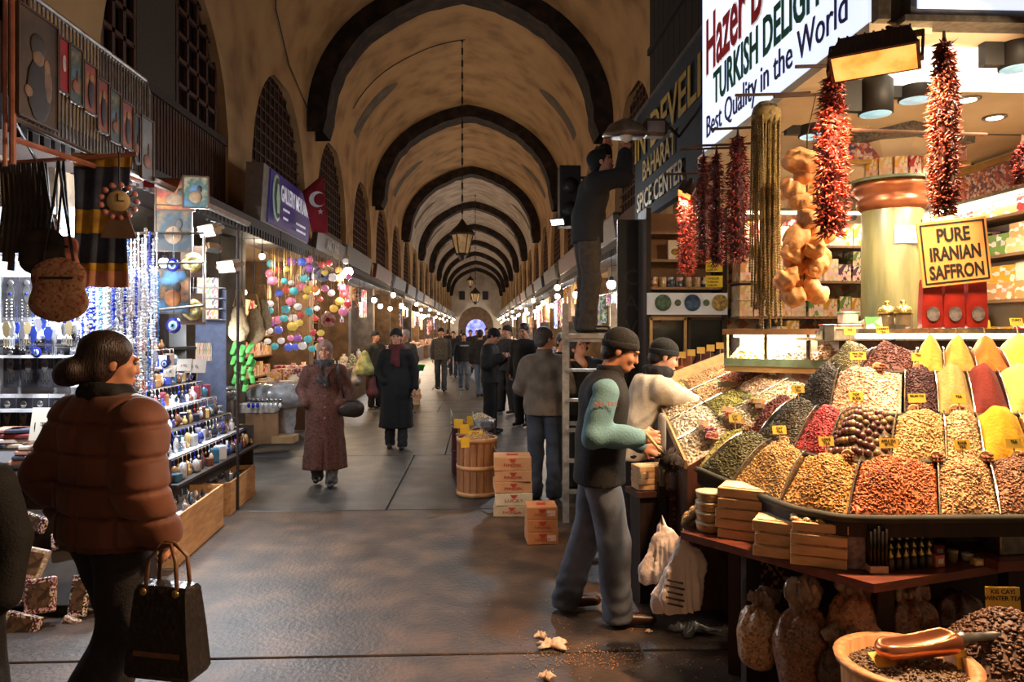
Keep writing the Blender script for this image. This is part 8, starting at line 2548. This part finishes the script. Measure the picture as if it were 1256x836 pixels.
for k, (px, py, d, rz_, w) in enumerate(((571, 550, 7.35, .3, .085), (583, 541, 7.6, -.1, .15), (570, 533, 7.8, .1, .1), (562, 526, 8.1, -.2, .1), (577, 522, 8.3, 0, .08))):
    p = at(px, py, d)
    card((p.x, p.y, p.z - .05), ('FISTIK', '12 YTL') if k == 1 else ('', ''), w, .1, rz_, ['tall narrow yellow card in the slatted barrel', 'largest yellow price card above the slatted barrel', 'yellow card between the barrel and the drums', 'yellow card in the farther red drum', 'small yellow card at the back of the drums'][k], tilt=-.15, col=(236, 184, 30), size=.03, stake=.06)
for k, (a_, b_) in enumerate(((at(592, 530, 7.9), at(616, 562, 7.3)), (at(579, 505, 8.3), at(583, 525, 8.1)), (at(552, 502, 8.3), at(556, 520, 8.2)))):
    t = thing('metal_scoop_stick', ['long steel scoop handle leaning out of the slatted barrel', 'thin scoop handle standing in the back drum', 'short scoop handle at the drum edge'][k], 'scoop', a_)
    MB().tube([(0, 0, 0), b_ - a_], .009, 6).build('shaft', steel, t, True)
    MB().ball(b_ - a_, .03, 8, 5, (1, 1, .6)).build('scoop_bowl', steel, t, True)
p = at(590, 522, 8.4)
t = thing('plastic_bag_open', 'crumpled clear bag on the back drum', 'plastic bag', p)
SDF(.03).ell((0, 0, 0), (.13, .1, .07)).ell((.08, 0, .02), (.08, .08, .06)).mod(lambda P: .012 * noise3(P, 6, 36)).build('film', M('film_grey'), .014, t)
# cartons
def printed(px, py, w, d_, h, z, label, rz=0, c=(206, 146, 98), mark='FINDIK', dist=None, stripe=None):
    g = ground(px, py)
    t = carton((g.x, g.y + d_ / 2, z), (w, d_, h), label, rz, M('printed_ctn_%d_%d_%d' % c, c, tuple(int(v * .86) for v in c), scale=4, rough=.75), False)
    rd = M('carton_red', (176, 52, 36), rough=.7)
    text('print', mark, h * .34, rd, t, (0, -d_ / 2 - .003, h * .3), RS, .0006, align='CENTER', fit=w * .5)
    MB().prism([(-.035, 0), (.035, 0), (.012, -.03), (-.012, -.03)], -d_ / 2 - .003, -d_ / 2, Matrix.Translation((0, 0, h * .86))).build('print_mark', rd, t)
    MB().box((0, 0, h + .001), (w * .3, d_ * .3, .002)).build('top_print', rd, t)
    return t
for k in range(5):
    c = (206, 150, 104) if k not in (0, 1) else ((196, 168, 130) if k == 0 else (214, 196, 164))
    printed(629 + (k % 2) * 1.5, 634, .34, .28, [.1, .115, .1, .1, .125][k], .002 + [0, .102, .219, .321, .423][k], ['lowest', 'second', 'third', 'fourth', 'topmost'][k] + ' carton in the tall stack beside the nut barrel', .06 * (k % 3 - 1), c, ['NOGA', 'LUCKY', 'FINDIK', 'FINDIK', 'FINDIK'][k])
for k in range(3):
    t = printed(665, 668, .245, .24, .098, .002 + k * .1, ['lowest', 'middle', 'topmost'][k] + ' carton in the short stack nearest the jeans seller', .05 - .02 * k, (196, 134, 88), 'lokumlu' if k == 1 else 'LOKUM')
    if k != 1:
        MB().box((.07, -.122, .05), (.07, .003, .045)).build('white_sticker', M('sticker', (226, 200, 186), rough=.6), t)
